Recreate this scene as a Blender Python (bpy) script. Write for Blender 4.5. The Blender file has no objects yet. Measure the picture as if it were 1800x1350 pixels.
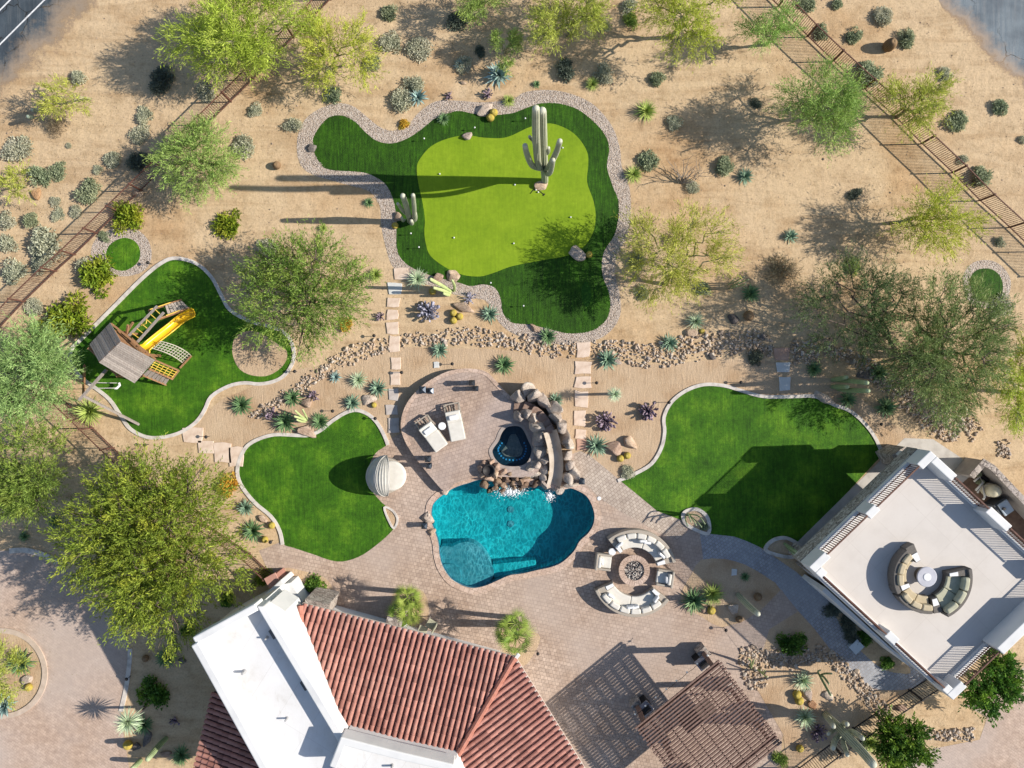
import bpy, bmesh, math, random
import numpy as np
from mathutils import Vector, Matrix, noise
random.seed(7); RNG = np.random.default_rng(11)
SC = bpy.context.scene; COL = SC.collection
# ---------------------------------------------------------------- camera, sky, sun, exposure
H = 43.333                                    # camera height, metres
cam = bpy.data.cameras.new('camera'); cam.sensor_width = 36; cam.lens = 26; cam.clip_end = 2000; cam.clip_start = .5
camo = bpy.data.objects.new('camera', cam); camo.location = (0, 0, H); COL.objects.link(camo); SC.camera = camo
SUN_EL, SUN_AZ = math.radians(33), math.radians(1.4)
W = bpy.data.worlds.new('World'); SC.world = W; W.use_nodes = True
nt = W.node_tree; bg = nt.nodes['Background']; sky = nt.nodes.new('ShaderNodeTexSky'); sky.sky_type = 'NISHITA'
sky.sun_disc = False; sky.sun_elevation = SUN_EL; sky.sun_rotation = math.radians(90) - SUN_AZ
sky.air_density = 1.0; sky.dust_density = .6
nt.links.new(sky.outputs[0], bg.inputs[0]); bg.inputs[1].default_value = .105
sl = bpy.data.lights.new('sun', 'SUN'); sl.energy = 5.0; sl.angle = math.radians(.5); sl.color = (1, .93, .83)
so = bpy.data.objects.new('sun', sl); COL.objects.link(so)
SV = Vector((math.cos(SUN_EL)*math.cos(SUN_AZ), math.cos(SUN_EL)*math.sin(SUN_AZ), math.sin(SUN_EL)))
so.rotation_euler = SV.to_track_quat('Z', 'Y').to_euler(); so.location = SV*80
SC.view_settings.view_transform = 'Standard'; SC.view_settings.look = 'None'
SC.view_settings.gamma = 1; SC.view_settings.exposure = .5
# ---------------------------------------------------------------- helpers
def P(px, py, z=0.0):                         # point of the place seen at photo pixel (px,py) at height z
    k = (H-z)/H
    return Vector(((px-900)/30*k, (675-py)/30*k, z))
def srgb(r, g, b):
    f = lambda c: (c/255/12.92 if c/255 <= .04045 else ((c/255+.055)/1.055)**2.4)
    return (f(r), f(g), f(b))
def spl(pts, n=5, closed=True):               # Catmull-Rom through the points
    out = []; m = len(pts); V = [Vector(p) for p in pts]
    rng = range(m) if closed else range(m-1)
    for i in rng:
        if closed: a, b, c, d = V[i-1], V[i], V[(i+1) % m], V[(i+2) % m]
        else: a, b, c, d = V[max(i-1, 0)], V[i], V[i+1], V[min(i+2, m-1)]
        for k in range(n):
            t = k/n
            out.append(.5*((2*b)+(c-a)*t+(2*a-5*b+4*c-d)*t*t+(3*b-a-3*c+d)*t*t*t))
    if not closed: out.append(V[-1])
    return out
def px3(pts, z=0): return [P(p[0], p[1], z) for p in pts]
def shape(pts, n=5, z=0, closed=True): return px3(spl(pts, n, closed), z)
ORG = {}
class MB:
    def __init__(s): s.v = []; s.f = []
    def add(s, vs, fs):
        o = len(s.v); s.v += [Vector(x) for x in vs]; s.f += [[o+i for i in f] for f in fs]; return s
    def box(s, c, d, rz=0, M=None):
        x, y, z = d[0]/2, d[1]/2, d[2]/2; c = Vector(c)
        vs = [Vector((a*x, b*y, e*z)) for e in (-1, 1) for b in (-1, 1) for a in (-1, 1)]
        R = M or Matrix.Rotation(rz, 3, 'Z')
        return s.add([R @ v + c for v in vs], [(0, 2, 3, 1), (4, 5, 7, 6), (0, 1, 5, 4), (2, 6, 7, 3), (0, 4, 6, 2), (1, 3, 7, 5)])
    def bar(s, a, b, w, h, up=(0, 0, 1)):     # rectangular beam from a to b
        a, b = Vector(a), Vector(b); d = (b-a); L = d.length; d.normalize(); u = Vector(up)
        x = d.cross(u)
        if x.length < 1e-4: x = d.cross(Vector((0, 1, 0)))
        x.normalize(); y = x.cross(d)
        M = Matrix((x, d, y)).transposed()
        return s.box((a+b)/2, (w, L, h), M=M)
    def tube(s, pts, rad, n=8, ribs=0, depth=.12, cap=True):
        pts = [Vector(p) for p in pts]; m = len(pts)
        if not hasattr(rad, '__len__'): rad = [rad]*m
        o = len(s.v); ref = Vector((1, 0, 0))
        for i, p in enumerate(pts):
            d = (pts[min(i+1, m-1)]-pts[max(i-1, 0)]).normalized()
            x = ref-d*ref.dot(d)
            if x.length < .05: x = Vector((0, 1, 0))-d*d.y
            x.normalize(); ref = x; y = d.cross(x)
            for k in range(n):
                a = 2*math.pi*k/n; r = rad[i]
                if ribs: r *= 1-depth*(.5-.5*math.cos(ribs*a))
                s.v.append(p+x*math.cos(a)*r+y*math.sin(a)*r)
        for i in range(m-1):
            for k in range(n):
                k2 = (k+1) % n
                s.f.append([o+i*n+k, o+i*n+k2, o+(i+1)*n+k2, o+(i+1)*n+k])
        if cap:
            s.f.append([o+k for k in range(n)][::-1]); s.f.append([o+(m-1)*n+k for k in range(n)])
        return s
    def lathe(s, prof, n=24, c=(0, 0, 0), ribs=0, depth=.1):
        o = len(s.v); c = Vector(c)
        for r, z in prof:
            for k in range(n):
                a = 2*math.pi*k/n; q = r*(1-depth*(.5-.5*math.cos(ribs*a))) if ribs else r
                s.v.append(c+Vector((q*math.cos(a), q*math.sin(a), z)))
        for i in range(len(prof)-1):
            for k in range(n):
                k2 = (k+1) % n
                s.f.append([o+i*n+k, o+i*n+k2, o+(i+1)*n+k2, o+(i+1)*n+k])
        s.f.append([o+k for k in range(n)][::-1]); s.f.append([o+(len(prof)-1)*n+k for k in range(n)])
        return s
    def prism(s, poly, z0, z1):
        poly = [Vector(p) for p in poly]
        A = sum(poly[i-1].x*poly[i].y-poly[i].x*poly[i-1].y for i in range(len(poly)))
        if A < 0: poly = poly[::-1]
        n = len(poly)
        vs = [(p.x, p.y, z0) for p in poly]+[(p.x, p.y, z1) for p in poly]
        return s.add(vs, [list(range(n))[::-1], list(range(n, 2*n))]+[[i, (i+1) % n, n+(i+1) % n, n+i] for i in range(n)])
    def ribbon(s, path, w, z0, z1, closed=False, off=0):   # wall of width w along a path
        path = [Vector((p[0], p[1], 0)) for p in path]; m = len(path); L = []; R = []
        for i, p in enumerate(path):
            a = path[i-1] if (i or closed) else p; b = path[(i+1) % m] if (i < m-1 or closed) else p
            if closed or 0 < i < m-1:
                d1 = (p-a).normalized(); d2 = (b-p).normalized(); d = (d1+d2)
                d = d.normalized() if d.length > 1e-6 else d1
                k = 1/max(.4, d.dot(d1))
            else: d = (b-a).normalized(); k = 1
            nrm = Vector((-d.y, d.x, 0))*k
            L.append(p+nrm*(off+w/2)); R.append(p+nrm*(off-w/2))
        q = [(a.x, a.y, z) for a, b in zip(L, R) for a, z in ((a, z0), (a, z1), (b, z1), (b, z0))]
        fs = []
        for i in range(m if closed else m-1):
            j = (i+1) % m
            for k in range(4): fs.append([4*i+k, 4*i+(k+1) % 4, 4*j+(k+1) % 4, 4*j+k])
        if not closed: fs += [[3, 2, 1, 0], [4*m-4, 4*m-3, 4*m-2, 4*m-1]]
        return s.add(q, fs)
    def arc(s, c, r0, r1, a0, a1, z0, z1, n=16):           # block of a ring
        c = Vector(c); q = []; fs = []
        for i in range(n+1):
            a = math.radians(a0+(a1-a0)*i/n); u = Vector((math.cos(a), math.sin(a), 0))
            for r, z in ((r0, z0), (r1, z0), (r1, z1), (r0, z1)): q.append(c+u*r+Vector((0, 0, z)))
        for i in range(n):
            for k in range(4): fs.append([4*i+k, 4*i+4+k, 4*i+4+(k+1) % 4, 4*i+(k+1) % 4][::-1])
        fs += [[0, 1, 2, 3], [4*n+3, 4*n+2, 4*n+1, 4*n]]
        return s.add(q, [f[::-1] for f in fs])
    def pydata(s, org): return [tuple(v-org) for v in s.v], s.f
def fix_normals(me):
    bm = bmesh.new(); bm.from_mesh(me); bmesh.ops.recalc_face_normals(bm, faces=bm.faces); bm.to_mesh(me); bm.free()
def link(name, me, parent, org):
    o = bpy.data.objects.new(name, me); COL.objects.link(o)
    if parent is not None: o.parent = parent; o.location = org-ORG[parent.name]
    else: o.location = org
    ORG[o.name] = org.copy(); return o
def mesh(name, mb, m, parent=None, org=None, smooth=False, bevel=0, seg=2, norm=True, sub=0):
    if org is None: org = ORG[parent.name] if parent is not None else Vector((0, 0, 0))
    org = Vector(org); me = bpy.data.meshes.new(name); v, f = mb.pydata(org); me.from_pydata(v, [], f); me.materials.append(m)
    if norm: fix_normals(me)
    if smooth: me.polygons.foreach_set('use_smooth', [True]*len(me.polygons))
    me.update(); o = link(name, me, parent, org)
    if bevel:
        b = o.modifiers.new('bevel', 'BEVEL'); b.width = bevel; b.segments = seg; b.limit_method = 'ANGLE'; b.angle_limit = .6
    if sub:
        b = o.modifiers.new('sub', 'SUBSURF'); b.levels = b.render_levels = sub
    return o
def thing(name, label, cat, loc, rotz=0, group=None, org0=False):
    o = bpy.data.objects.new(name, None); o.empty_display_size = .2; COL.objects.link(o); o.location = loc; o.rotation_euler = (0, 0, rotz)
    ORG[o.name] = Vector((0, 0, 0)) if org0 else Vector(loc)   # org0: parts are given in the thing's own coordinates
    o['label'] = label; o['category'] = cat
    if group: o['group'] = group
    return o
def tag(o, label, cat, group=None):
    o['label'] = label; o['category'] = cat
    if group: o['group'] = group
    return o
def setting(name, mb, m, kind='structure', smooth=False, norm=True):
    o = mesh(name, mb, m, smooth=smooth, norm=norm); o['kind'] = kind; return o
def dup(o, loc, rz=0, sc=None, label=None, group=None):
    r = o.copy(); COL.objects.link(r); r.location = loc; r.rotation_euler = (0, 0, rz)
    if sc: r.scale = sc if hasattr(sc, '__len__') else (sc, sc, sc)
    if label: r['label'] = label
    if group: r['group'] = group
    for ch in list(o.children):
        c = ch.copy(); COL.objects.link(c); c.parent = r
        for g in ch.children:
            d = g.copy(); COL.objects.link(d); d.parent = c
    return r
def sheet(name, outer, m, z, holes=(), kind='structure'):     # flat ground sheet, may have holes
    bm = bmesh.new(); es = []
    for loop in [outer]+list(holes):
        vs = [bm.verts.new((p[0], p[1], z)) for p in loop]
        es += [bm.edges.new((vs[i-1], vs[i])) for i in range(len(vs))]
    bmesh.ops.triangle_fill(bm, use_beauty=True, use_dissolve=False, edges=es)
    for f in bm.faces:
        f.normal_update()
        if f.normal.z < 0: f.normal_flip()
    me = bpy.data.meshes.new(name); bm.to_mesh(me); bm.free(); me.materials.append(m)
    o = link(name, me, None, Vector((0, 0, 0))); o['kind'] = kind; return o
# ---------------------------------------------------------------- materials
class N:
    def __init__(s, name):
        s.m = bpy.data.materials.new(name); s.m.use_nodes = True; s.t = s.m.node_tree; s.b = s.t.nodes['Principled BSDF']
        s.co = s.n('TexCoord').outputs['Object']
    def n(s, ty, **kw):
        x = s.t.nodes.new('ShaderNode'+ty)
        for k, v in kw.items(): setattr(x, k, v)
        return x
    def l(s, a, b): s.t.links.new(a, b)
    def noise(s, scale, detail=5, rough=.55, vec=None, dist=0):
        x = s.n('TexNoise'); x.inputs['Scale'].default_value = scale; x.inputs['Detail'].default_value = detail
        x.inputs['Roughness'].default_value = rough; x.inputs['Distortion'].default_value = dist
        s.l(vec or s.co, x.inputs['Vector']); return x.outputs['Fac']
    def ramp(s, fac, cols, lo=.32, hi=.68):
        x = s.n('ValToRGB'); r = x.color_ramp; n = len(cols)
        while len(r.elements) < n: r.elements.new(.5)
        for i, c in enumerate(cols):
            r.elements[i].position = lo+(hi-lo)*i/max(1, n-1); r.elements[i].color = (*c, 1)
        s.l(fac, x.inputs[0]); return x.outputs[0]
    def mix(s, fac, a, b, mode='MIX'):
        x = s.n('Mix', data_type='RGBA', blend_type=mode)
        for i, v in ((0, fac), (6, a), (7, b)):
            if hasattr(v, 'is_output'): s.l(v, x.inputs[i])
            else: x.inputs[i].default_value = v if i == 0 else (*v, 1)
        return x.outputs[2]
    def math(s, op, a, b=0.0, c=0.0):
        x = s.n('Math', operation=op)
        for i, v in enumerate((a, b, c)):
            if hasattr(v, 'is_output'): s.l(v, x.inputs[i])
            else: x.inputs[i].default_value = v
        return x.outputs[0]
    def map(s, rot=0, scale=(1, 1, 1), loc=(0, 0, 0)):
        x = s.n('Mapping'); x.inputs['Rotation'].default_value = (0, 0, rot); x.inputs['Scale'].default_value = scale; x.inputs['Location'].default_value = loc
        s.l(s.co, x.inputs[0]); return x.outputs[0]
    def bump(s, h, st=.3, d=.02):
        x = s.n('Bump'); x.inputs['Strength'].default_value = st; x.inputs['Distance'].default_value = d
        s.l(h, x.inputs['Height']); s.l(x.outputs[0], s.b.inputs['Normal']); return x
    def col(s, c): s.l(c, s.b.inputs['Base Color'])
    def fin(s, rough=.85, metal=0, spec=.3):
        s.b.inputs['Roughness'].default_value = rough; s.b.inputs['Metallic'].default_value = metal; s.b.inputs['Specular IOR Level'].default_value = spec
        return s.m
def mat(name, cols, scale=4, rough=.85, bump=0, bscale=30, metal=0, spec=.3, lo=.32, hi=.68, var=0, detail=5, bd=.02):
    k = N(name); c = k.ramp(k.noise(scale, detail), cols, lo, hi)
    if var:
        g = k.n('NewGeometry'); oi = k.n('ObjectInfo')
        hs = k.n('HueSaturation'); k.l(c, hs.inputs['Color'])
        k.l(k.math('MULTIPLY_ADD', k.math('ADD', g.outputs['Random Per Island'], oi.outputs['Random']), var, 1-var), hs.inputs['Value']); c = hs.outputs[0]
    k.col(c)
    if bump: k.bump(k.noise(bscale, 6), bump, bd)
    return k.fin(rough, metal, spec)
def leafmat(name, cols, scale=1.2, var=.55, tr=.3):
    k = N(name); c = k.ramp(k.noise(scale, 3), cols); g = k.n('NewGeometry'); oi = k.n('ObjectInfo')
    hs = k.n('HueSaturation'); k.l(c, hs.inputs['Color'])
    k.l(k.math('MULTIPLY_ADD', g.outputs['Random Per Island'], var*1.3, 1-var*.65), hs.inputs['Value'])
    k.l(k.math('MULTIPLY_ADD', oi.outputs['Random'], .03, .485), hs.inputs['Hue'])
    k.col(hs.outputs[0]); k.fin(.6, 0, .25)
    t = k.n('BsdfTranslucent'); k.l(hs.outputs[0], t.inputs[0]); mx = k.n('MixShader'); mx.inputs[0].default_value = tr
    out = k.t.nodes['Material Output']; k.l(k.b.outputs[0], mx.inputs[1]); k.l(t.outputs[0], mx.inputs[2]); k.l(mx.outputs[0], out.inputs[0])
    return k.m
def sand_mat():
    k = N('desert_sand')
    a = k.ramp(k.noise(.12, 6, .6), [(.39, .24, .122), (.45, .312, .18), (.495, .368, .23), (.48, .353, .22)], .28, .62)
    f = k.mix(1, k.ramp(k.noise(9, 8, .7), [(.7, .69, .67), (1, 1, 1), (1.08, 1.08, 1.08)], .3, .7), k.ramp(k.noise(1.1, 7, .7), [(.8, .77, .73), (1.02, 1.02, 1.02), (1.06, 1.06, 1.06)], .33, .62), 'MULTIPLY')
    f = k.mix(1, f, k.ramp(k.noise(.5, 6, .65, k.map(.75, (.35, 2.2, 1)), 1.2), [(.86, .82, .78), (1.02, 1.02, 1.02), (1.1, 1.1, 1.1)], .34, .66), 'MULTIPLY')
    c = k.mix(1, a, f, 'MULTIPLY')
    v = k.n('TexVoronoi'); v.inputs['Scale'].default_value = 14; k.l(k.co, v.inputs['Vector'])
    peb = k.math('LESS_THAN', v.outputs['Distance'], .1); keep = k.math('GREATER_THAN', k.noise(.9, 4), .5)
    c = k.mix(k.math('MULTIPLY', k.math('MULTIPLY', peb, keep), .45), c, (.16, .11, .08)); k.col(c)
    k.bump(k.math('ADD', k.noise(22, 8, .7), k.math('MULTIPLY', k.noise(2.5, 3), 2.5)), .45, .05); return k.fin(.95, 0, .1)
def rake_mat():                                # bare bed of soft sand with drag marks
    k = N('soft_sand'); a = k.ramp(k.noise(.5, 6, .6), [(.43, .29, .175), (.52, .38, .25), (.56, .42, .285)])
    c = k.mix(1, a, k.ramp(k.noise(14, 8, .7), [(.75, .74, .72), (1.05, 1.05, 1.05)], .3, .7), 'MULTIPLY'); k.col(c)
    k.bump(k.math('ADD', k.noise(24, 7, .7), k.math('MULTIPLY', k.noise(1, 5, .7, k.map(.15, (6, 1.3, 1)), 1), 1.6)), .6, .045); return k.fin(.95, 0, .1)
def lawn_mat(name, cols, stripe=0, ang=0, big=.35, bst=.8, fine=.55):
    k = N(name); c = k.ramp(k.noise(big, 5, .65), cols, .3, .7)
    f = k.ramp(k.noise(26, 5, .8), [(1-fine, 1-fine*.9, 1-fine), (1, 1, 1), (1+fine, 1+fine*.9, 1+fine*.4)], .3, .72); c = k.mix(1, c, f, 'MULTIPLY')
    f2 = k.ramp(k.noise(4, 6, .75), [(.6, .64, .6), (1.3, 1.26, 1.15)], .3, .7); c = k.mix(min(1, fine*2), c, f2, 'MULTIPLY')
    if stripe:
        s = k.noise(1, 4, .7, k.map(ang, (9, .7, 1))); c = k.mix(stripe, c, k.ramp(s, [(.35, .4, .35), (1.6, 1.55, 1.3)], .3, .7), 'MULTIPLY')
    k.col(c); k.bump(k.noise(45, 4, .8), bst, .04); return k.fin(.75, 0, .2)
def paver_mat(name, ang, cols, w=.21, h=.21, tint=None, mort=(.24, .18, .145), mw=.012):
    k = N(name); v = k.map(ang)
    def br(c1, c2, off):
        b = k.n('TexBrick'); b.offset = .5; b.inputs['Scale'].default_value = 1; b.inputs['Brick Width'].default_value = w; b.inputs['Row Height'].default_value = h
        b.inputs['Mortar Size'].default_value = mw; b.inputs['Mortar Smooth'].default_value = .4; b.inputs['Bias'].default_value = off
        b.inputs['Color1'].default_value = (*c1, 1); b.inputs['Color2'].default_value = (*c2, 1); b.inputs['Mortar'].default_value = (*mort, 1); k.l(v, b.inputs['Vector']); return b
    b = br(cols[0], cols[1], 0); b2 = br(cols[2], cols[3], .1)
    c = k.mix(k.ramp(k.noise(.45, 4, .6), [(0, 0, 0), (1, 1, 1)], .42, .62), b.outputs[0], b2.outputs[0])
    c = k.mix(1, c, k.ramp(k.noise(3, 7, .7), [(.72, .7, .7), (1.1, 1.1, 1.1)], .3, .68), 'MULTIPLY')
    if tint: c = k.mix(k.math('MULTIPLY', k.ramp(k.noise(.16, 3), [(0, 0, 0), (1, 1, 1)], .42, .6), .6), c, tint)
    k.col(c); k.bump(k.math('SUBTRACT', k.math('MULTIPLY', k.noise(30, 5), .5), b.outputs['Fac']), .5, .012); return k.fin(.85, 0, .2)
def road_mat(name, p0, nrm, cols, fade, dust):
    k = N(name); c = k.ramp(k.noise(1.2, 8, .7, k.map(math.atan2(-nrm[1], nrm[0]), (4, .25, 1))), cols, .25, .75)
    c = k.mix(1, c, k.ramp(k.noise(35, 4, .8), [(.6, .6, .6), (1.25, 1.25, 1.25)], .3, .7), 'MULTIPLY')
    cr = k.n('TexVoronoi', feature='DISTANCE_TO_EDGE'); cr.inputs['Scale'].default_value = .35; wv = k.n('VectorMath', operation='ADD'); wn = k.n('TexNoise'); wn.inputs['Scale'].default_value = 1.2; wn.inputs['Detail'].default_value = 6; k.l(k.co, wn.inputs[0]); k.l(k.co, wv.inputs[0]); k.l(wn.outputs['Color'], wv.inputs[1]); k.l(wv.outputs[0], cr.inputs['Vector'])
    c = k.mix(k.math('MULTIPLY', k.ramp(cr.outputs['Distance'], [(1, 1, 1), (0, 0, 0)], .003, .012), k.ramp(k.noise(.3, 2), [(0, 0, 0), (1, 1, 1)], .45, .55)), c, (.02, .02, .02))
    c = k.mix(1, c, k.ramp(k.noise(.6, 4), [(.75, .75, .76), (1.1, 1.1, 1.08)], .4, .6), 'MULTIPLY')
    d = k.n('VectorMath', operation='DOT_PRODUCT'); sub = k.n('VectorMath', operation='SUBTRACT'); k.l(k.co, sub.inputs[0]); sub.inputs[1].default_value = p0
    k.l(sub.outputs[0], d.inputs[0]); d.inputs[1].default_value = (*nrm, 0)      # metres in from the road's edge
    e = k.math('ADD', d.outputs['Value'], k.math('MULTIPLY', k.math('SUBTRACT', k.noise(.55, 7, .75), .86), fade*2.2))
    f = k.math('DIVIDE', e, fade); f.node.use_clamp = True
    c = k.mix(f, dust, c); k.col(c); al = k.math('MULTIPLY', e, 2.5/fade); al.node.use_clamp = True; k.l(al, k.b.inputs['Alpha']); k.bump(k.noise(40, 4, .8), .5, .02); return k.fin(.9, 0, .2)
def gravel_mat(name, cols, scale=18):
    k = N(name); v = k.n('TexVoronoi'); v.inputs['Scale'].default_value = scale; k.l(k.co, v.inputs['Vector'])
    sp = k.n('SeparateColor'); k.l(v.outputs['Color'], sp.inputs[0]); c = k.ramp(sp.outputs[0], cols, .05, .95)
    c = k.mix(k.ramp(v.outputs['Distance'], [(0, 0, 0), (1, 1, 1)], .45, .85), c, tuple(x*.45 for x in cols[0])); k.col(c)
    k.bump(k.math('SUBTRACT', 1, v.outputs['Distance']), 1, .04); return k.fin(.9, 0, .2)
def stone_mat(name, cols, scale=3, mort=(.12, .1, .09)):
    k = N(name); vm = k.n('VectorMath', operation='ADD'); nz = k.n('TexNoise'); nz.inputs['Scale'].default_value = 2; k.l(k.co, nz.inputs[0])
    k.l(k.map(0, (1, 1, 2)), vm.inputs[0]); k.l(nz.outputs['Color'], vm.inputs[1])
    v = k.n('TexVoronoi'); v.inputs['Scale'].default_value = scale; k.l(vm.outputs[0], v.inputs['Vector'])
    e = k.n('TexVoronoi', feature='DISTANCE_TO_EDGE'); e.inputs['Scale'].default_value = scale; k.l(vm.outputs[0], e.inputs['Vector'])
    sp = k.n('SeparateColor'); k.l(v.outputs['Color'], sp.inputs[0]); c = k.ramp(sp.outputs[0], cols, .1, .9)
    c = k.mix(1, c, k.ramp(k.noise(12, 6), [(.7, .7, .7), (1.1, 1.1, 1.1)]), 'MULTIPLY')
    c = k.mix(k.ramp(e.outputs['Distance'], [(1, 1, 1), (0, 0, 0)], .02, .07), c, mort); k.col(c)
    k.bump(e.outputs['Distance'], .7, .05); return k.fin(.9)
def boulder_mat(name, cols):
    k = N(name); a = k.noise(1.6, 7, .65, dist=.4); oi = k.n('ObjectInfo')
    c = k.ramp(a, cols, .28, .7)
    w = k.noise(2.2, 8, .75, dist=1.5); c = k.mix(1, c, k.ramp(w, [(.4, .35, .32), (.9, .87, .85), (1.12, 1.1, 1.06)], .3, .55), 'MULTIPLY')
    hs = k.n('HueSaturation'); k.l(c, hs.inputs['Color']); k.l(k.math('MULTIPLY_ADD', oi.outputs['Random'], .35, .8), hs.inputs['Value']); k.l(k.math('MULTIPLY_ADD', oi.outputs['Random'], .02, .49), hs.inputs['Hue'])
    k.col(hs.outputs[0]); k.bump(k.math('ADD', w, k.noise(9, 7, .7)), .9, .09); return k.fin(.92, 0, .15)
def cactus_mat(name, body, tipc):
    k = N(name); c = k.ramp(k.noise(4, 5), body); at = k.n('Attribute'); at.attribute_name = 'tip'
    rd = k.n('Attribute'); rd.attribute_name = 'ridge'
    c = k.mix(k.math('MULTIPLY', rd.outputs['Fac'], .5), c, tuple(min(1, x*1.5) for x in tipc)); c = k.mix(at.outputs['Fac'], c, tipc)
    k.col(c); k.bump(k.noise(40, 3), .3, .01); return k.fin(.75, 0, .2)
def water_mat(name, tint, line, sc=3.1):
    k = N(name); nz = k.n('TexNoise'); nz.inputs['Scale'].default_value = 1.4; nz.inputs['Detail'].default_value = 3; k.l(k.co, nz.inputs[0])
    vm = k.n('VectorMath', operation='MULTIPLY_ADD'); k.l(nz.outputs['Color'], vm.inputs[0]); vm.inputs[1].default_value = (.9, .9, 0); k.l(k.map(.15, (1.5, .8, 1)), vm.inputs[2])
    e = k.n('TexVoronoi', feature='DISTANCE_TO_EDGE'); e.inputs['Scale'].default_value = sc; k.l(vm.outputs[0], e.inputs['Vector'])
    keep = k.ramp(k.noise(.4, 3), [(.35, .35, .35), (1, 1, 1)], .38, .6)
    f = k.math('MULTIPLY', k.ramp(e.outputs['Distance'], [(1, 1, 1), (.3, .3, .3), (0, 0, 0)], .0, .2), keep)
    c = k.mix(f, k.mix(k.ramp(k.noise(6, 5), [(0, 0, 0), (1, 1, 1)], .35, .65), tuple(x*.8 for x in tint), tint), line)      # caustic web painted into the tint, as if ripples gathered light
    tr = k.n('BsdfTransparent'); k.l(c, tr.inputs[0]); gl = k.n('BsdfGlossy'); gl.inputs['Roughness'].default_value = .06
    fr = k.n('LayerWeight')
    b = k.n('Bump'); b.inputs['Strength'].default_value = .6; b.inputs['Distance'].default_value = .04; k.l(k.noise(5, 6, .6, k.map(.2, (1.4, .8, 1))), b.inputs['Height'])
    k.l(b.outputs[0], gl.inputs['Normal']); k.l(b.outputs[0], fr.inputs['Normal'])
    mx = k.n('MixShader'); k.l(k.math('MULTIPLY_ADD', k.math('POWER', fr.outputs['Facing'], 4.0), .7, .025), mx.inputs[0]); k.l(tr.outputs[0], mx.inputs[1]); k.l(gl.outputs[0], mx.inputs[2])
    k.l(mx.outputs[0], k.t.nodes['Material Output'].inputs[0]); return k.m
def tile_mat(name, dark):
    k = N(name); g = k.n('NewGeometry'); c = k.ramp(k.noise(1.1, 7, .7), [(.27, .115, .09), (.36, .165, .13), (.43, .215, .17)])
    c = k.mix(1, c, k.ramp(g.outputs['Random Per Island'], [(.68, .65, .65), (.9, .89, .89), (1, 1, 1), (1.02, 1.05, 1.06), (1.15, 1.15, 1.14)], 0, 1), 'MULTIPLY')
    c = k.mix(k.ramp(k.noise(.7, 7, .75), [(0, 0, 0), (.22, .22, .22)], .5, .72), c, (.4, .29, .23)); k.col(c)
    k.bump(k.noise(25, 5), .2, .01); return k.fin(.8, 0, .25)
def wood_mat(name, cols, ang=0, rough=.8):
    k = N(name); g = k.n('NewGeometry'); c = k.ramp(k.noise(3, 7, .7, k.map(ang, (6, .6, 6))), cols)
    c = k.mix(1, c, k.ramp(g.outputs['Random Per Island'], [(.7, .7, .7), (1.15, 1.15, 1.15)], 0, 1), 'MULTIPLY'); k.col(c)
    k.bump(k.noise(18, 5, .7), .3, .01); return k.fin(rough, 0, .25)
# ---------------------------------------------------------------- the setting: ground, roads, lawns, paving, water
sand = sand_mat(); soft = rake_mat()
lawn_m = lawn_mat('turf_lawn', [(.026, .09, .004), (.047, .142, .006), (.11, .235, .013)], .5, .8, .55)
fringe_m = lawn_mat('turf_fringe', [(.017, .06, .003), (.026, .084, .004), (.04, .115, .006)], 1, .12)
green_m = lawn_mat('turf_green', [(.15, .245, .008), (.185, .285, .01), (.22, .32, .014)], .15, .1, .5, .3, .12)
concrete = mat('concrete', [(.36, .33, .3), (.46, .43, .39), (.5, .47, .43)], 1.5, .9, .3, 60)
kerb_m = mat('kerb_concrete', [(.4, .36, .32), (.55, .5, .45), (.6, .56, .5)], 3, .9, .3, 50)
PAV = [(.38, .275, .205), (.48, .36, .275), (.41, .315, .25), (.54, .42, .335)]
pav_a = paver_mat('paver_patio', .2, PAV, tint=(.42, .34, .29))
pav_b = paver_mat('paver_terrace', -.3, [(.35, .255, .195), (.45, .335, .26), (.4, .31, .255), (.5, .39, .325)], tint=(.4, .33, .3))
pav_d = paver_mat('paver_drive', .6, [(.43, .315, .24), (.5, .37, .285), (.46, .35, .28), (.52, .4, .32)], .25, .14, tint=(.44, .37, .33), mw=.006, mort=(.3, .22, .17))
pav_p = paver_mat('paver_path', -.7, [(.25, .26, .28), (.35, .36, .38), (.3, .31, .33), (.4, .4, .41)], .18, .18, tint=(.36, .37, .39))
coping_m = paver_mat('pool_coping', .4, [(.46, .33, .25), (.54, .4, .31), (.5, .37, .29), (.58, .45, .37)], .3, .3, mort=(.3, .22, .17), mw=.012)
gravel_m = gravel_mat('grey_gravel', [(.4, .31, .24), (.54, .44, .36), (.64, .56, .49), (.46, .39, .33)], 20)

POOL = shape([(758, 905), (760, 889), (768, 878), (781, 868), (795, 859), (809, 853), (823, 849), (843, 843), (866, 846), (900, 852), (935, 852), (962, 857), (990, 860), (1003, 858), (1017, 863), (1031, 872), (1040, 887), (1045, 906), (1042, 924), (1033, 938), (1019, 951), (1010, 967), (999, 979), (985, 990), (967, 997), (944, 1002), (918, 1008), (896, 1011), (875, 1020), (854, 1029), (836, 1033), (822, 1032), (807, 1026), (793, 1017), (783, 1004), (776, 990), (772, 972), (771, 958), (768, 945), (763, 931), (759, 919)], 4)
SPA = shape([(902, 748), (915, 750), (923, 761), (928, 773), (934, 787), (932, 800), (926, 811), (915, 817), (898, 818), (882, 815), (871, 805), (866, 793), (869, 785), (877, 774), (882, 761), (890, 751)], 4)
big = [Vector((x, y, 0)) for x, y in ((-160, -160), (160, -160), (160, 160), (-160, 160))]
sheet('desert_ground', big, sand, 0, [POOL, SPA])
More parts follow.
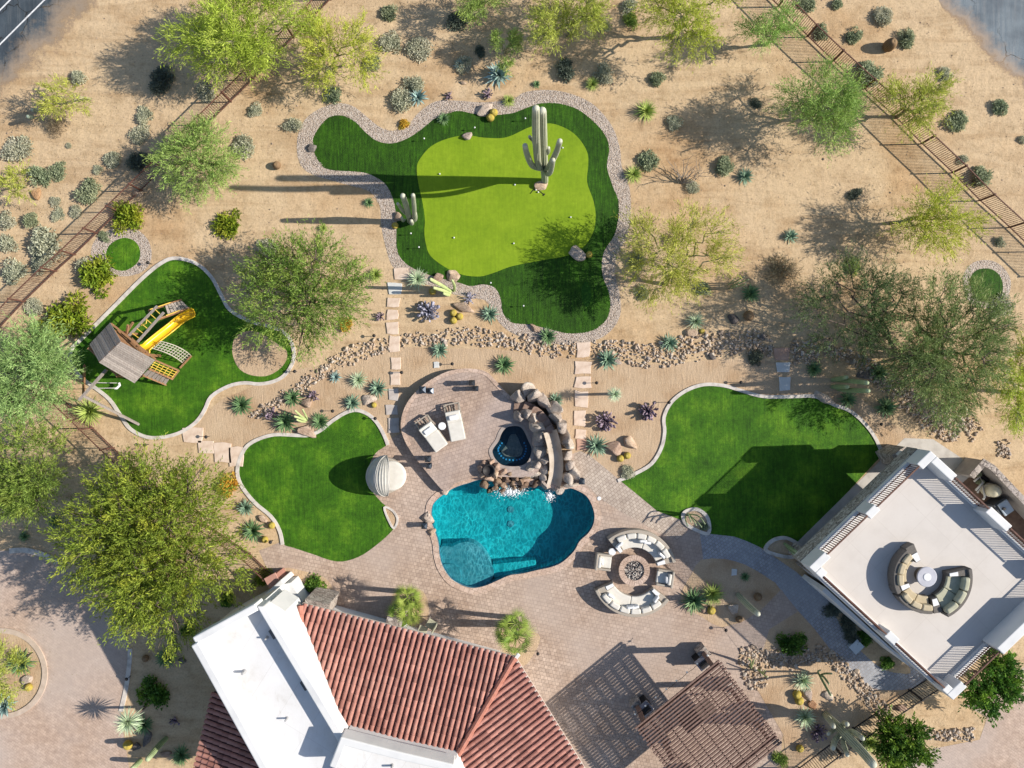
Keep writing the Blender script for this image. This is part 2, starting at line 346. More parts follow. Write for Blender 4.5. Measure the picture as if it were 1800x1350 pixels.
# asphalt: the corner of a road at each end of the garden
n1 = Vector((-.707, .707, 0)); p1 = P(118, 135)
r1 = sheet('road', [p1+n1*0+Vector((.707, .707, 0))*60, p1+Vector((-.707, -.707, 0))*60, p1+n1*60+Vector((-.707, -.707, 0))*60, p1+n1*60+Vector((.707, .707, 0))*60],
      road_mat('asphalt_street', p1, (n1.x, n1.y), [(.035, .05, .064), (.062, .08, .098), (.12, .135, .145)], 2.1, (.44, .32, .21)), .004)
white_line = mat('road_paint', [(.5, .5, .5), (.75, .75, .75)], 6, .8, .2, 40)
for a in (4.08, 5.5):
    mb = MB(); q = p1+n1*a; t = Vector((.707, .707, 0)); mb.add([q-t*40, q+t*40, q+t*40+n1*.085, q-t*40+n1*.085], [(0, 1, 2, 3)])
    for v in mb.v: v.z = .008
    setting('road_line', mb, white_line)
rc = [(1660, -60), (1650, 0), (1672, 50), (1712, 92), (1752, 128), (1790, 168), (1835, 215), (1835, 900), (3600, 900), (3600, -900), (1660, -900)]
p2 = P(1706, 113); n2 = (P(1800, 20)-P(1725, 95)).normalized()
rdm = road_mat('asphalt_court', p2, (n2.x, n2.y), [(.12, .15, .18), (.17, .2, .225), (.24, .25, .26)], 1.3, (.45, .32, .21))
big2 = [p2-n2*1.6+Vector((n2.y, -n2.x, 0))*80, p2-n2*1.6-Vector((n2.y, -n2.x, 0))*80, p2+n2*80-Vector((n2.y, -n2.x, 0))*80, p2+n2*80+Vector((n2.y, -n2.x, 0))*80]
sheet('road', shape(rc, 1), rdm, .004)

def patch(name, pts, m, z, n=5, holes=(), smooth=True): return sheet(name, shape(pts, n if smooth else 1), m, z, holes)
# soft sand beds round the pool garden
patch('sand_bed', [(420, 690), (520, 650), (600, 640), (690, 612), (760, 612), (880, 615), (1000, 630), (1150, 640), (1300, 630), (1420, 650), (1500, 690), (1560, 740), (1640, 790), (1600, 820), (1540, 800), (1500, 830), (1400, 760), (1200, 740), (1150, 830), (1085, 850), (1000, 830), (960, 760), (800, 690), (700, 760), (660, 800), (560, 790), (430, 800), (390, 790), (330, 770), (380, 710)], soft, .004)
# patio paving, one sheet round the pool
PAT = [(455, 968), (500, 950), (560, 950), (640, 900), (646, 860), (644, 828), (655, 800), (672, 780), (692, 768), (716, 756), (800, 820), (900, 840), (960, 850), (1002, 800), (1012, 795), (1034, 798), (1085, 840), (1120, 868), (1155, 898), (1205, 917), (1240, 936), (1290, 942), (1320, 952), (1352, 972), (1400, 1005), (1440, 1040), (1500, 1092), (1560, 1138), (1632, 1192), (1612, 1208), (1570, 1218), (1535, 1212), (1500, 1192), (1465, 1150), (1430, 1105), (1402, 1074), (1370, 1055), (1352, 1105), (1345, 1150), (1318, 1172), (1300, 1150), (1300, 1170), (1330, 1210), (1376, 1290), (1372, 1330), (1340, 1420), (1000, 1420), (760, 1300), (600, 1200), (530, 1100), (490, 1040), (470, 1000)]
sheet('patio', px3(PAT), pav_a, .008, [POOL, SPA])
patch('path', [(1236, 983), (1230, 935), (1245, 938), (1290, 943), (1320, 953), (1352, 973), (1400, 1006), (1440, 1041), (1500, 1093), (1560, 1139), (1630, 1193), (1612, 1207), (1570, 1216), (1535, 1210), (1500, 1190), (1465, 1148), (1430, 1103), (1400, 1070), (1372, 1036), (1345, 1012), (1310, 992), (1275, 982)], pav_p, .012, 1)
patch('path', [(1012, 796), (1034, 799), (1085, 841), (1120, 869), (1155, 899), (1205, 918), (1190, 950), (1120, 915), (1060, 880), (1040, 860), (1010, 830)], paver_mat('paver_walk', -.7, [(.38, .31, .25), (.48, .4, .33), (.42, .35, .29), (.53, .45, .37)], .2, .2), .012, 2)
# planting beds cut into the paving
patch('planting_bed', [(1232, 984), (1275, 983), (1310, 993), (1345, 1013), (1372, 1037), (1340, 1070), (1318, 1088), (1270, 1103), (1235, 1085), (1205, 1066), (1196, 1045), (1215, 1010)], soft, .016, 2)
patch('planting_bed', [(1352, 1105), (1402, 1074), (1430, 1104), (1465, 1150), (1500, 1192), (1535, 1213), (1597, 1213), (1535, 1255), (1440, 1330), (1390, 1380), (1376, 1290), (1330, 1210), (1296, 1165), (1300, 1148), (1340, 1140)], soft, .016, 1)
patch('planting_bed', [(497, 1000), (530, 1003), (570, 1015), (585, 1035), (585, 1052), (560, 1070), (510, 1075), (490, 1040)], soft, .012, 3)
patch('planting_bed', [(690, 1045), (735, 1035), (752, 1055), (752, 1085), (735, 1096), (690, 1110)], soft, .012, 3)
patch('planting_bed', [(900, 1090), (925, 1105), (947, 1115), (948, 1130), (935, 1155), (920, 1170), (890, 1160), (880, 1110)], soft, .012, 3)
patch('planting_bed', [(1478, 1060), (1530, 1095), (1600, 1175), (1580, 1183), (1545, 1172), (1500, 1130), (1470, 1085)], sand, .016, 3)
patch('path', [(1373, 1036), (1402, 1075), (1352, 1106), (1342, 1140), (1304, 1148), (1269, 1103), (1304, 1093), (1335, 1075)], pav_a, .02, 1)
# driveways
patch('driveway', [(-90, 960), (0, 968), (30, 966), (70, 975), (110, 995), (150, 1025), (200, 1075), (222, 1120), (228, 1160), (222, 1210), (212, 1260), (205, 1400), (-90, 1400)], pav_d, .006, 3)
ISL = [(P(5, 1183)+Vector((2.5*math.cos(a), 2.5*math.sin(a), 0))) for a in np.linspace(0, 2*math.pi, 49)[:-1]]
sheet('planting_bed', ISL, soft, .014)
patch('driveway', [(1800, 1172), (1775, 1196), (1745, 1225), (1700, 1240), (1735, 1262), (1722, 1300), (1630, 1318), (1600, 1335), (1560, 1400), (1950, 1400), (1950, 1100)], pav_d, .006, 1)
# concrete apron beside the roof-terrace building
patch('concrete_walk', [(1400, 953), (1483, 872), (1551, 806), (1590, 770), (1640, 772), (1690, 805), (1740, 860), (1800, 930), (1850, 1000), (1700, 1100), (1560, 1050), (1440, 985), (1412, 968)], concrete, .012, 1)
# lawns
L1 = [(310, 454), (345, 463), (372, 487), (390, 520), (405, 545), (440, 565), (475, 574), (503, 587), (516, 612), (515, 637), (500, 660), (480, 671), (455, 675), (430, 673), (402, 679), (372, 697), (360, 721), (345, 742), (320, 759), (290, 768), (258, 768), (230, 754), (213, 731), (193, 702), (167, 681), (143, 663), (127, 640), (126, 615), (150, 590), (200, 540), (250, 490), (285, 462)]
L2 = [(430, 790), (450, 774), (483, 764), (520, 765), (543, 765), (563, 757), (583, 741), (607, 726), (627, 721), (647, 728), (663, 743), (676, 766), (682, 780), (660, 797), (647, 826), (650, 856), (672, 884), (690, 897), (698, 914), (690, 932), (663, 957), (630, 979), (593, 987), (550, 974), (517, 963), (498, 956), (492, 933), (477, 908), (447, 882), (423, 850), (418, 822)]
L3 = [(1088, 843), (1117, 832), (1145, 815), (1162, 788), (1168, 760), (1167, 733), (1180, 707), (1205, 687), (1237, 676), (1273, 678), (1307, 688), (1343, 697), (1393, 697), (1433, 697), (1467, 712), (1493, 722), (1517, 742), (1537, 768), (1551, 799)]
L3b = [(1483, 872), (1402, 952), (1380, 945), (1350, 968), (1310, 950), (1290, 943), (1245, 938), (1205, 917), (1155, 898), (1120, 869)]
L3p = shape(L3, 4, 0, False)+px3(L3b)
sheet('lawn', shape(L1, 4), lawn_m, .012); sheet('lawn', shape(L2, 4), lawn_m, .014); sheet('lawn', L3p, lawn_m, .016)
GR = [(522, 267), (525, 233), (543, 203), (583, 183), (617, 185), (647, 207), (667, 223), (690, 230), (717, 220), (737, 197), (767, 178), (803, 177), (850, 180), (900, 175), (920, 163), (953, 158), (993, 162), (1033, 177), (1060, 200), (1080, 230), (1090, 263), (1093, 293), (1107, 333), (1108, 383), (1100, 420), (1086, 445), (1081, 480), (1090, 520), (1090, 555), (1075, 580), (1050, 597), (1010, 606), (960, 603), (910, 590), (880, 570), (862, 540), (850, 527), (800, 518), (755, 502), (720, 490), (690, 468), (677, 430), (670, 395), (667, 360), (648, 336), (600, 322), (550, 307), (530, 292)]
FR = [(550, 247), (557, 230), (577, 207), (600, 203), (623, 213), (643, 233), (663, 248), (690, 252), (717, 243), (740, 228), (767, 207), (803, 195), (833, 200), (870, 202), (900, 199), (920, 192), (950, 182), (983, 182), (1017, 193), (1047, 217), (1065, 240), (1071, 262), (1067, 293), (1077, 327), (1087, 353), (1087, 383), (1080, 413), (1063, 440), (1058, 462), (1060, 487), (1070, 513), (1073, 537), (1067, 560), (1050, 577), (1027, 585), (997, 586), (967, 579), (933, 571), (900, 567), (884, 550), (880, 525), (870, 506), (850, 500), (827, 503), (807, 497), (767, 487), (740, 478), (717, 466), (702, 450), (697, 433), (697, 405), (697, 385), (692, 353), (680, 327), (663, 313), (637, 303), (577, 298), (560, 283), (552, 267)]
IN = [(733, 293), (740, 277), (757, 258), (783, 245), (817, 238), (850, 242), (880, 243), (900, 238), (933, 223), (967, 217), (997, 227), (1017, 243), (1032, 267), (1034, 290), (1032, 320), (1043, 353), (1047, 380), (1043, 407), (1028, 432), (1000, 449), (950, 458), (900, 468), (867, 480), (843, 486), (813, 483), (783, 470), (757, 450), (749, 430), (746, 408), (747, 387), (743, 357), (735, 320)]
patch('gravel_border', GR, gravel_m, .006, 4); patch('putting_fringe', FR, fringe_m, .012, 4); patch('putting_green', IN, green_m, .016, 4)
patch('putting_fringe', [(1031, 495), (1038, 508), (1038, 528), (1032, 540), (1024, 530), (1022, 512), (1025, 500)], mat('turf_hollow', [(.012, .06, .003), (.02, .085, .004)], 20, .9, .6, 40), .017, 4)
patch('gravel_border', [(160, 447), (170, 418), (200, 402), (240, 404), (262, 425), (266, 455), (250, 478), (215, 486), (175, 478)], gravel_m, .006, 4)
patch('tee_green', [(187, 452), (190, 435), (203, 423), (220, 418), (237, 424), (246, 438), (245, 456), (234, 469), (217, 476), (198, 471)], lawn_m, .012, 4)
patch('gravel_border', [(1692, 500), (1698, 474), (1717, 459), (1746, 459), (1768, 475), (1777, 500), (1767, 528), (1738, 541), (1708, 535)], gravel_m, .006, 4)
patch('tee_green', [(1705, 500), (1709, 482), (1722, 473), (1742, 473), (1757, 484), (1763, 503), (1758, 522), (1738, 530), (1716, 526)], fringe_m, .012, 4)  # darker fringe turf paints in the tree shade over this tee
# round sand pit at the edge of the play lawn
patch('sand_pit', [(412, 596), (428, 584), (448, 582), (470, 592), (490, 606), (504, 617), (503, 634), (490, 650), (468, 661), (440, 659), (420, 647), (409, 622)], soft, .02, 4)
# kerbs
def kerb(pts, w=.2, closed=False, z=.07, n=4): setting('kerb', MB().ribbon(shape(pts, n, 0, closed), w, -.02, z, closed), kerb_m)
kerb(L1, closed=True)
kerb([(682, 782), (676, 766), (663, 743), (647, 728), (627, 721), (607, 726), (583, 741), (563, 757), (543, 765), (520, 765), (483, 764), (450, 774), (430, 790), (418, 822), (423, 850), (447, 882), (477, 908), (492, 933), (497, 957)])
kerb([(1086, 845), (1117, 832), (1145, 815), (1162, 788), (1168, 760), (1167, 733), (1180, 707), (1205, 687), (1237, 676), (1273, 678), (1307, 688), (1343, 697), (1393, 697), (1433, 697), (1467, 712), (1493, 722), (1517, 742), (1537, 768), (1551, 799)])
def bowl(pts, m=soft, z=.03): sheet('planting_bed', shape(pts, 4), m, z); kerb(pts, .2, True, .1)
bowl([(1200, 905), (1208, 897), (1225, 895), (1240, 905), (1246, 920), (1244, 937), (1225, 932), (1205, 920)])
bowl([(1345, 966), (1357, 950), (1378, 945), (1398, 953), (1412, 966), (1395, 978), (1370, 976)])
sheet('planting_bed', shape([(676, 892), (690, 897), (699, 912), (693, 928), (684, 915)], 4), soft, .03); kerb([(676, 892), (690, 897), (699, 912), (693, 928), (684, 915)], .12, True, .08)
setting('kerb', MB().ribbon(ISL, .3, -.02, .08, True), mat('island_kerb', [(.42, .33, .26), (.52, .42, .34)], 3, .9, .3, 40))
# paved edging of the desert path beside the drive
kerb([(18, 968), (48, 967), (80, 976), (102, 988)], .3, False, .1); kerb([(229, 1140), (228, 1165), (222, 1210), (213, 1250)], .25, False, .05)
# pool
COPOFF = .17
cop = MB().ribbon(POOL, .34, -.06, .045, True, COPOFF); setting('pool_coping', cop, coping_m)
basin_m = mat('pool_plaster', [(.005, .5, .56), (.01, .57, .62), (.025, .62, .66)], 1.2, .8, .3, 20)
def basin(name, loop, z0, z1, m, floor=True):
    mb = MB(); n = len(loop); mb.add([(p.x, p.y, z1) for p in loop]+[(p.x, p.y, z0) for p in loop], [[i, (i+1) % n, n+(i+1) % n, n+i] for i in range(n)])
    setting(name, mb, m, norm=False)
    if floor: sheet(name+'_floor', loop, m, z0)
basin('pool_basin', POOL, -1.5, .0, basin_m)
shelf_m = mat('pool_shelf', [(.06, .4, .47), (.09, .46, .53), (.13, .5, .57)], 2, .8, .3, 20)
def clipin(pts): return shape(pts, 4)
setting('pool_step', MB().prism(shape([(772, 966), (783, 963), (793, 964), (806, 958), (822, 955), (838, 961), (852, 975), (863, 995), (868, 1010), (860, 1026), (838, 1033), (822, 1032), (806, 1026), (792, 1017), (782, 1004), (775, 988)], 3), -1.49, -.42), shelf_m)
setting('pool_step', MB().prism(shape([(779, 994), (795, 994), (808, 1005), (808, 1026), (792, 1017), (783, 1005)], 3), -.42, -.25), shelf_m)
setting('pool_step', MB().prism(px3([(866, 996), (942, 988), (944, 1000), (920, 1007), (870, 1020), (862, 1010)]), -1.49, -.55), basin_m)
setting('pool_tile_line', MB().ribbon(POOL, .03, -.3, -.05, True, -.016), mat('waterline_tile', [(.02, .09, .16), (.05, .16, .24), (.09, .2, .26)], 14, .3))
wat = water_mat('pool_water', (.44, .6, .63), (1, 1, 1))
sheet('pool_water', POOL, wat, -.09)
setting('pool_drain', MB().prism([P(898, 903)+Vector((.2*math.cos(a), .2*math.sin(a), 0)) for a in np.linspace(0, 6.28, 14)[:-1]], -1.49, -1.45), shelf_m)
setting('pool_drain', MB().prism([P(898, 929)+Vector((.2*math.cos(a), .2*math.sin(a), 0)) for a in np.linspace(0, 6.28, 14)[:-1]], -1.49, -1.45), shelf_m)
# raised terrace with its retaining wall
ZT = .5
TER = [(843, 650), (820, 648), (800, 650), (782, 655), (764, 664), (748, 674), (733, 687), (720, 702), (711, 718), (706, 735), (705, 752), (709, 768), (717, 785), (730, 805), (745, 824), (760, 842), (776, 860), (786, 864), (800, 850), (820, 844), (845, 838), (880, 838), (930, 838), (950, 820), (945, 770), (935, 725), (920, 708), (900, 700), (884, 684), (870, 668), (858, 656)]
TERw = shape(TER, 3, ZT)
SPAt = [Vector((p.x*1.0, p.y, ZT)) for p in SPA]
sheet('terrace', TERw, pav_b, ZT, [SPA])
wallm = stone_mat('terrace_wall', [(.3, .22, .17), (.42, .33, .26), (.36, .28, .23)], 5)
wl = MB(); n = len(TERw); wl.add([(p.x, p.y, ZT) for p in TERw]+[(p.x, p.y, 0) for p in TERw], [[i, (i+1) % n, n+(i+1) % n, n+i] for i in range(n)]); setting('terrace_wall', wl, wallm)
edge = spl([(905, 703), (890, 690), (870, 668), (858, 656), (843, 650), (820, 648), (800, 650), (782, 655), (764, 664), (748, 674), (733, 687), (720, 702), (711, 718), (706, 735), (705, 752), (709, 768), (717, 785)], 3, False)
setting('terrace_edging', MB().ribbon(px3(edge, ZT), .22, ZT-.05, ZT+.025, False, .1), coping_m)
# one step down from the terrace to the daybed patio
st = px3([(752, 818), (786, 860), (778, 866), (735, 815)], .25)
setting('terrace_step', MB().prism(st, 0, .25), pav_b)
dark_tile = mat('spa_tile', [(.008, .022, .035), (.012, .035, .05), (.02, .05, .07)], 3, .4, .2, 40)
basin('spa_basin', SPA, -.45, ZT, dark_tile)
spa_seat = shape([(902, 768), (915, 772), (920, 784), (917, 797), (905, 803), (890, 801), (880, 792), (884, 780), (892, 770)], 4)
setting('spa_seat', MB().ribbon(SPA, .5, -.44, .02, True, -.25), mat('spa_bench', [(.01, .045, .065), (.018, .06, .085)], 3, .4))
spa_blue = mat('spa_light_lens', [(.1, .5, .9), (.14, .6, .95)], 3, .3)
for q in ((886, 789), (913, 783)): setting('spa_drain', MB().lathe([(.2, -.45), (.2, -.3), (.12, -.27)], 16, P(*q)), spa_blue)
mb = MB()
for k in range(5, len(SPA)-2, 2):
    c = Vector((sum(p.x for p in SPA)/len(SPA), sum(p.y for p in SPA)/len(SPA), 0)); q = SPA[k]+(c-SPA[k])*.28
    if q.y < c.y+.3: mb.box((q.x, q.y, .03), (.09, .09, .02))
setting('spa_tiles', mb, spa_blue)
sheet('spa_water', SPA, water_mat('spa_water_surface', (.45, .62, .7), (.6, .75, .8), 3), ZT-.06)
setting('spa_coping', MB().ribbon(SPA, .2, ZT-.04, ZT+.03, True, .1), mat('spa_coping', [(.28, .23, .2), (.38, .32, .28)], 3, .8, .3))
# ---------------------------------------------------------------- fences, walls, buildings
iron = mat('rust_iron', [(.07, .035, .025), (.12, .055, .04), (.16, .08, .055)], 6, .7, .2, 40)
black_iron = mat('black_iron', [(.012, .011, .012), (.025, .022, .022)], 6, .6)
def fence(label, pts, h, m, gap=.125, post=2.0, pw=.07, skip=(), inner=True, group='metal fences'):
    base = [P(*p) for p in pts]; root = thing('metal_fence', label, 'fence', base[0], group=group)
    pk = MB(); rl = MB(); posts = []
    for a, b in zip(base, base[1:]):
        L = (b-a).length; d = (b-a)/L; n = max(1, round(L/post))
        for z in (h-.05, .15): rl.bar(a+Vector((0, 0, z)), b+Vector((0, 0, z)), .05, .05)
        for k in range(int(L/gap)): q = a+d*gap*(k+.5); pk.add([q+Vector((x, y, z)) for z in (.08, h-.03) for x, y in ((-.011, -.011), (.011, -.011), (.011, .011), (-.011, .011))], [(0, 1, 5, 4), (1, 2, 6, 5), (2, 3, 7, 6), (3, 0, 4, 7)])
        posts += [a+d*L*k/n for k in range(n+(b is base[-1]))]
    mesh('pickets', pk, m, root, norm=False); mesh('rail', rl, m, root)
    for q in posts: mesh('post', MB().box((q.x, q.y, h/2), (pw, pw, h)).box((q.x, q.y, h+.02), (pw+.03, pw+.03, .03)), m, root, org=q)
    return root
fence('rust brown picket fence running beside the grey street past the sage shrubs', [(640, -62), (582, 0), (517, 67), (447, 140), (367, 219), (250, 335), (133, 448), (100, 477), (45, 530), (0, 578), (-60, 636)], 1.5, iron, post=1.75)
fence('rust brown picket fence below the pale trees at the corner of the play lawn', [(62, 655), (100, 690), (165, 752), (237, 822), (320, 890), (400, 945), (440, 972), (478, 1008)], 1.5, iron)
fence('rust brown picket fence on the side of the pale asphalt court', [(1270, -75), (1345, -10), (1367, 12), (1418, 65), (1463, 108), (1517, 157), (1568, 203), (1618, 253), (1672, 304), (1720, 353), (1772, 400), (1860, 485)], 1.5, iron)
fence('black picket fence between the terrace building and the saguaro bed', [(1330, 1400), (1403, 1348), (1460, 1305), (1537, 1252), (1597, 1212), (1628, 1192)], 1.5, black_iron, .14, group='metal fences')

stucco = mat('white_stucco', [(.55, .55, .55), (.62, .62, .61), (.66, .65, .64)], .8, .9, .15, 40)
def roof_coat():
    k = N('white_roof_coat'); c = k.ramp(k.noise(.35, 8, .7), [(.5, .48, .45), (.62, .61, .6), (.66, .66, .66)], .3, .6)
    c = k.mix(1, c, k.ramp(k.noise(1.3, 7, .75, k.map(-.52, (2.2, .35, 1)), .8), [(.8, .77, .72), (1, 1, 1), (1.02, 1.02, 1.02)], .3, .5), 'MULTIPLY')
    c = k.mix(k.ramp(k.noise(3.5, 5, .8), [(.35, .35, .35), (0, 0, 0)], .28, .36), c, (.3, .29, .27))
    b = k.n('TexBrick'); b.offset = 0; b.inputs['Scale'].default_value = 1; b.inputs['Brick Width'].default_value = 1.7; b.inputs['Row Height'].default_value = 30; b.inputs['Mortar Size'].default_value = .02; b.inputs['Mortar Smooth'].default_value = 1
    b.inputs['Color1'].default_value = b.inputs['Color2'].default_value = (1, 1, 1, 1); b.inputs['Mortar'].default_value = (.86, .85, .84, 1); k.l(k.map(.56), b.inputs['Vector']); c = k.mix(1, c, b.outputs[0], 'MULTIPLY'); k.col(c)
    k.bump(k.noise(12, 6), .15, .02); return k.fin(.85, 0, .2)
whiteroof = roof_coat()
def deck_coat():
    k = N('deck_coat'); c = k.ramp(k.noise(.8, 6, .65), [(.52, .48, .44), (.555, .515, .475), (.575, .535, .495)], .3, .7)
    b = k.n('TexBrick'); b.offset = 0; b.inputs['Scale'].default_value = 1; b.inputs['Brick Width'].default_value = 1.9; b.inputs['Row Height'].default_value = 1.9; b.inputs['Mortar Size'].default_value = .015; b.inputs['Mortar Smooth'].default_value = .8
    b.inputs['Color1'].default_value = (1, 1, 1, 1); b.inputs['Color2'].default_value = (.98, .98, .98, 1); b.inputs['Mortar'].default_value = (.88, .87, .86, 1); k.l(k.map(.78), b.inputs['Vector']); c = k.mix(1, c, b.outputs[0], 'MULTIPLY')
    c = k.mix(k.ramp(k.noise(2.2, 7, .8), [(.25, .25, .25), (0, 0, 0)], .3, .4), c, (.4, .37, .34)); k.col(c); k.bump(k.noise(40, 4), .1, .01); return k.fin(.85, 0, .2)
deckm = deck_coat()
stone_w = stone_mat('ledge_stone', [(.28, .23, .2), (.42, .36, .31), (.54, .48, .42), (.36, .31, .27)], 3.2)
glassm = mat('window_glass', [(.02, .03, .04), (.03, .04, .06)], 2, .08, spec=.6)
tile1 = tile_mat('clay_tile', 0)
ridge_m = mat('clay_ridge', [(.33, .13, .09), (.44, .19, .14)], 5, .8, .2, 25)
def ray_plane(px, py, p0, nrm):
    o = Vector((0, 0, H)); d = P(px, py, 0)-o
    return o+d*((p0-o).dot(nrm)/d.dot(nrm))
def tile_roof(root, a_px, b_px, ze, slope, poly_px, up_sign=1, sp=.31, course=.42):
    A, B = P(*a_px, ze), P(*b_px, ze); u = (B-A).normalized(); hv = Vector((-u.y, u.x, 0))*up_sign
    v = (hv+Vector((0, 0, slope))).normalized(); nrm = u.cross(v)
    if nrm.z < 0: nrm = -nrm
    poly = [ray_plane(x, y, A, nrm) for x, y in poly_px]; uv = [((p-A).dot(u), (p-A).dot(v)) for p in poly]
    base = MB(); base.add([p-nrm*.03 for p in poly], [list(range(len(poly)))])
    base.add([p-nrm*.16 for p in poly], [list(range(len(poly)))])
    mb = MB(); u0 = min(q[0] for q in uv); u1 = max(q[0] for q in uv)
    k = 0; c = u0+sp*.5
    while c < u1:
        vs = []
        for i in range(len(uv)):
            (ua, va), (ub, vb) = uv[i-1], uv[i]
            if (ua-c)*(ub-c) < 0: vs.append(va+(vb-va)*(c-ua)/(ub-ua))
        if len(vs) >= 2:
            lo, hi = min(vs), max(vs); w = lo-.04
            while w < hi:
                e = min(w+course+.05, hi); j = random.uniform(-.008, .008)
                q = []
                for s_, r, z in ((w, .118, .028), (e, .1, 0.0)):
                    for t in range(6):
                        al = math.pi*t/5; q.append(A+u*(c+j-math.cos(al)*r)+v*s_+nrm*(math.sin(al)*r*.85+z-.03))
                q2 = [A+u*(c+j-math.cos(math.pi*t/5)*.085)+v*w+nrm*(math.sin(math.pi*t/5)*.07-.01) for t in range(6)]
                mb.add(q+q2, [(t, t+1, 7+t, 6+t) for t in range(5)]+[(t, t+1, 13+t, 12+t) for t in range(5)])
                w += course
        c += sp; k += 1
    o = mesh('tile_roof', mb, tile1, root, norm=False, smooth=False)
    mesh('roof_deck', base, mat('tile_valley', [(.05, .02, .025), (.09, .04, .035)], 5, .9), root, norm=False)
    return A, nrm
def ridge_row(root, pts, name='ridge_cap'):
    mb = MB()
    for a, b in zip(pts, pts[1:]):
        n = max(1, int((b-a).length/.45))
        for k in range(n): mb.tube([a+(b-a)*(k/n), a+(b-a)*((k+1.08)/n)], [.17, .135], 8)
    mesh(name, mb, ridge_m, root)
# --- the main house
house = thing('house', 'white stucco house with red clay barrel tile roofs and a flat white roof', 'house', P(620, 1250))
eA, eB, eC = (532, 1061), (905, 1155), (1034, 1362)
A1, n1_ = tile_roof(house, eA, eB, 3.0, .3, [(532, 1061), (905, 1155), (794, 1348), (780, 1400), (640, 1330), (600, 1290), (560, 1200), (530, 1132)], -1)
A2, n2_ = tile_roof(house, eB, eC, 3.0, .3, [(905, 1155), (1034, 1362), (1060, 1420), (800, 1420), (790, 1352)], -1)
A3, n3_ = tile_roof(house, (532, 1061), (500, 1075), 3.0, .3, [(530, 1063), (500, 1076), (529, 1130)], 1)
A4, n4_ = tile_roof(house, (372, 1222), (336, 1372), 3.2, .22, [(374, 1216), (334, 1380), (490, 1400), (440, 1310), (400, 1225)], 1, .3, .4)
hip = [ray_plane(905, 1155, A1, n1_)+Vector((0, 0, .06)), ray_plane(793, 1346, A1, n1_)+Vector((0, 0, .08))]
ridge_row(house, hip); ridge_row(house, [ray_plane(529, 1064, A1, n1_)+Vector((0, 0, .1)), ray_plane(531, 1128, A1, n1_)+Vector((0, 0, .1))])
mesh('roof_vent', MB().box(ray_plane(905, 1158, A1, n1_)+Vector((.1, .1, 0)), (.42, .2, .1), .9), stucco, house, bevel=.03)
def inset(pts, d):
    c = sum(pts, Vector((0, 0, 0)))/len(pts); return [p+(c-p).normalized()*d for p in pts]
mesh('wall', MB().prism(inset([P(540, 1075, 3), P(895, 1163, 3), P(1030, 1380, 3), P(780, 1400, 3), P(610, 1300, 3)], .75), 0, 2.75), stucco, house)
eav = MB(); eav.bar(P(*eA, 2.93), P(*eB, 2.93), .12, .16); eav.bar(P(*eB, 2.93), P(*eC, 2.93), .12, .16); mesh('fascia', eav, mat('fascia_stucco', [(.5, .43, .37), (.58, .5, .44)], 3), house)
ZR, ZP = 4.9, 5.7
f1 = [(340, 1128), (452, 1066), (600, 1300), (640, 1420), (500, 1420), (462, 1352)]
F1 = px3(f1, ZP)
mesh('wall', MB().prism(F1, 0, ZR), stucco, house)
mesh('flat_roof', MB().add([(p.x, p.y, ZR+.01) for p in inset(F1, .1)], [list(range(6))]), whiteroof, house)
par = MB()
par.ribbon(px3([(343, 1131), (352, 1146), (466, 1352), (505, 1420)], ZP), .42, ZR-.4, ZP+.1); mesh('parapet', par, stucco, house, bevel=.06)
mesh('parapet', MB().ribbon(px3([(341, 1127), (451, 1067)], ZP), .4, ZR-.3, ZP), stucco, house, bevel=.06)
mesh('parapet', MB().prism(px3([(451, 1066), (463, 1066), (470, 1073), (605, 1294), (604, 1304), (595, 1306)], ZP), ZR-.3, ZP), stucco, house, bevel=.05)
# stucco strip that tapers between the parapet and the tiles
mesh('flat_roof', MB().prism([P(463, 1066, 4.8), P(476, 1058, 4.8), P(502, 1074, 4.8), P(531, 1133, 4.8), P(608, 1296, 5.1), P(604, 1300, 5.1)], 2.4, 4.85), stucco, house)
mesh('wall', MB().prism(px3([(452, 1068), (499, 1027), (511, 1024), (533, 1058), (503, 1080), (478, 1092)], 1.5), 0, 1.5), stucco, house, bevel=.03)
mesh('parapet', MB().ribbon(px3([(450, 1065), (497, 1022)], 1.9), .3, 0, 1.9), stucco, house, bevel=.04)
for q in ((486, 1068), (496, 1101), (546, 1186)):
    mesh('roof_vent', MB().lathe([(.05, 0), (.05, .2), (.12, .22), (.12, .28), (.02, .32)], 10, P(*q, 4.85 if q[1] > 1080 else 1.5)), mat('vent_metal', [(.3, .3, .3), (.4, .4, .4)], 4, .5), house)
for q in ((481, 1113), (536, 1203)):
    mesh('roof_drain', MB().box(P(*q, ZR)+Vector((0, 0, .12)), (.5, .16, .22), -1.02), mat('drain_dark', [(.1, .1, .1), (.16, .15, .14)], 4), house)
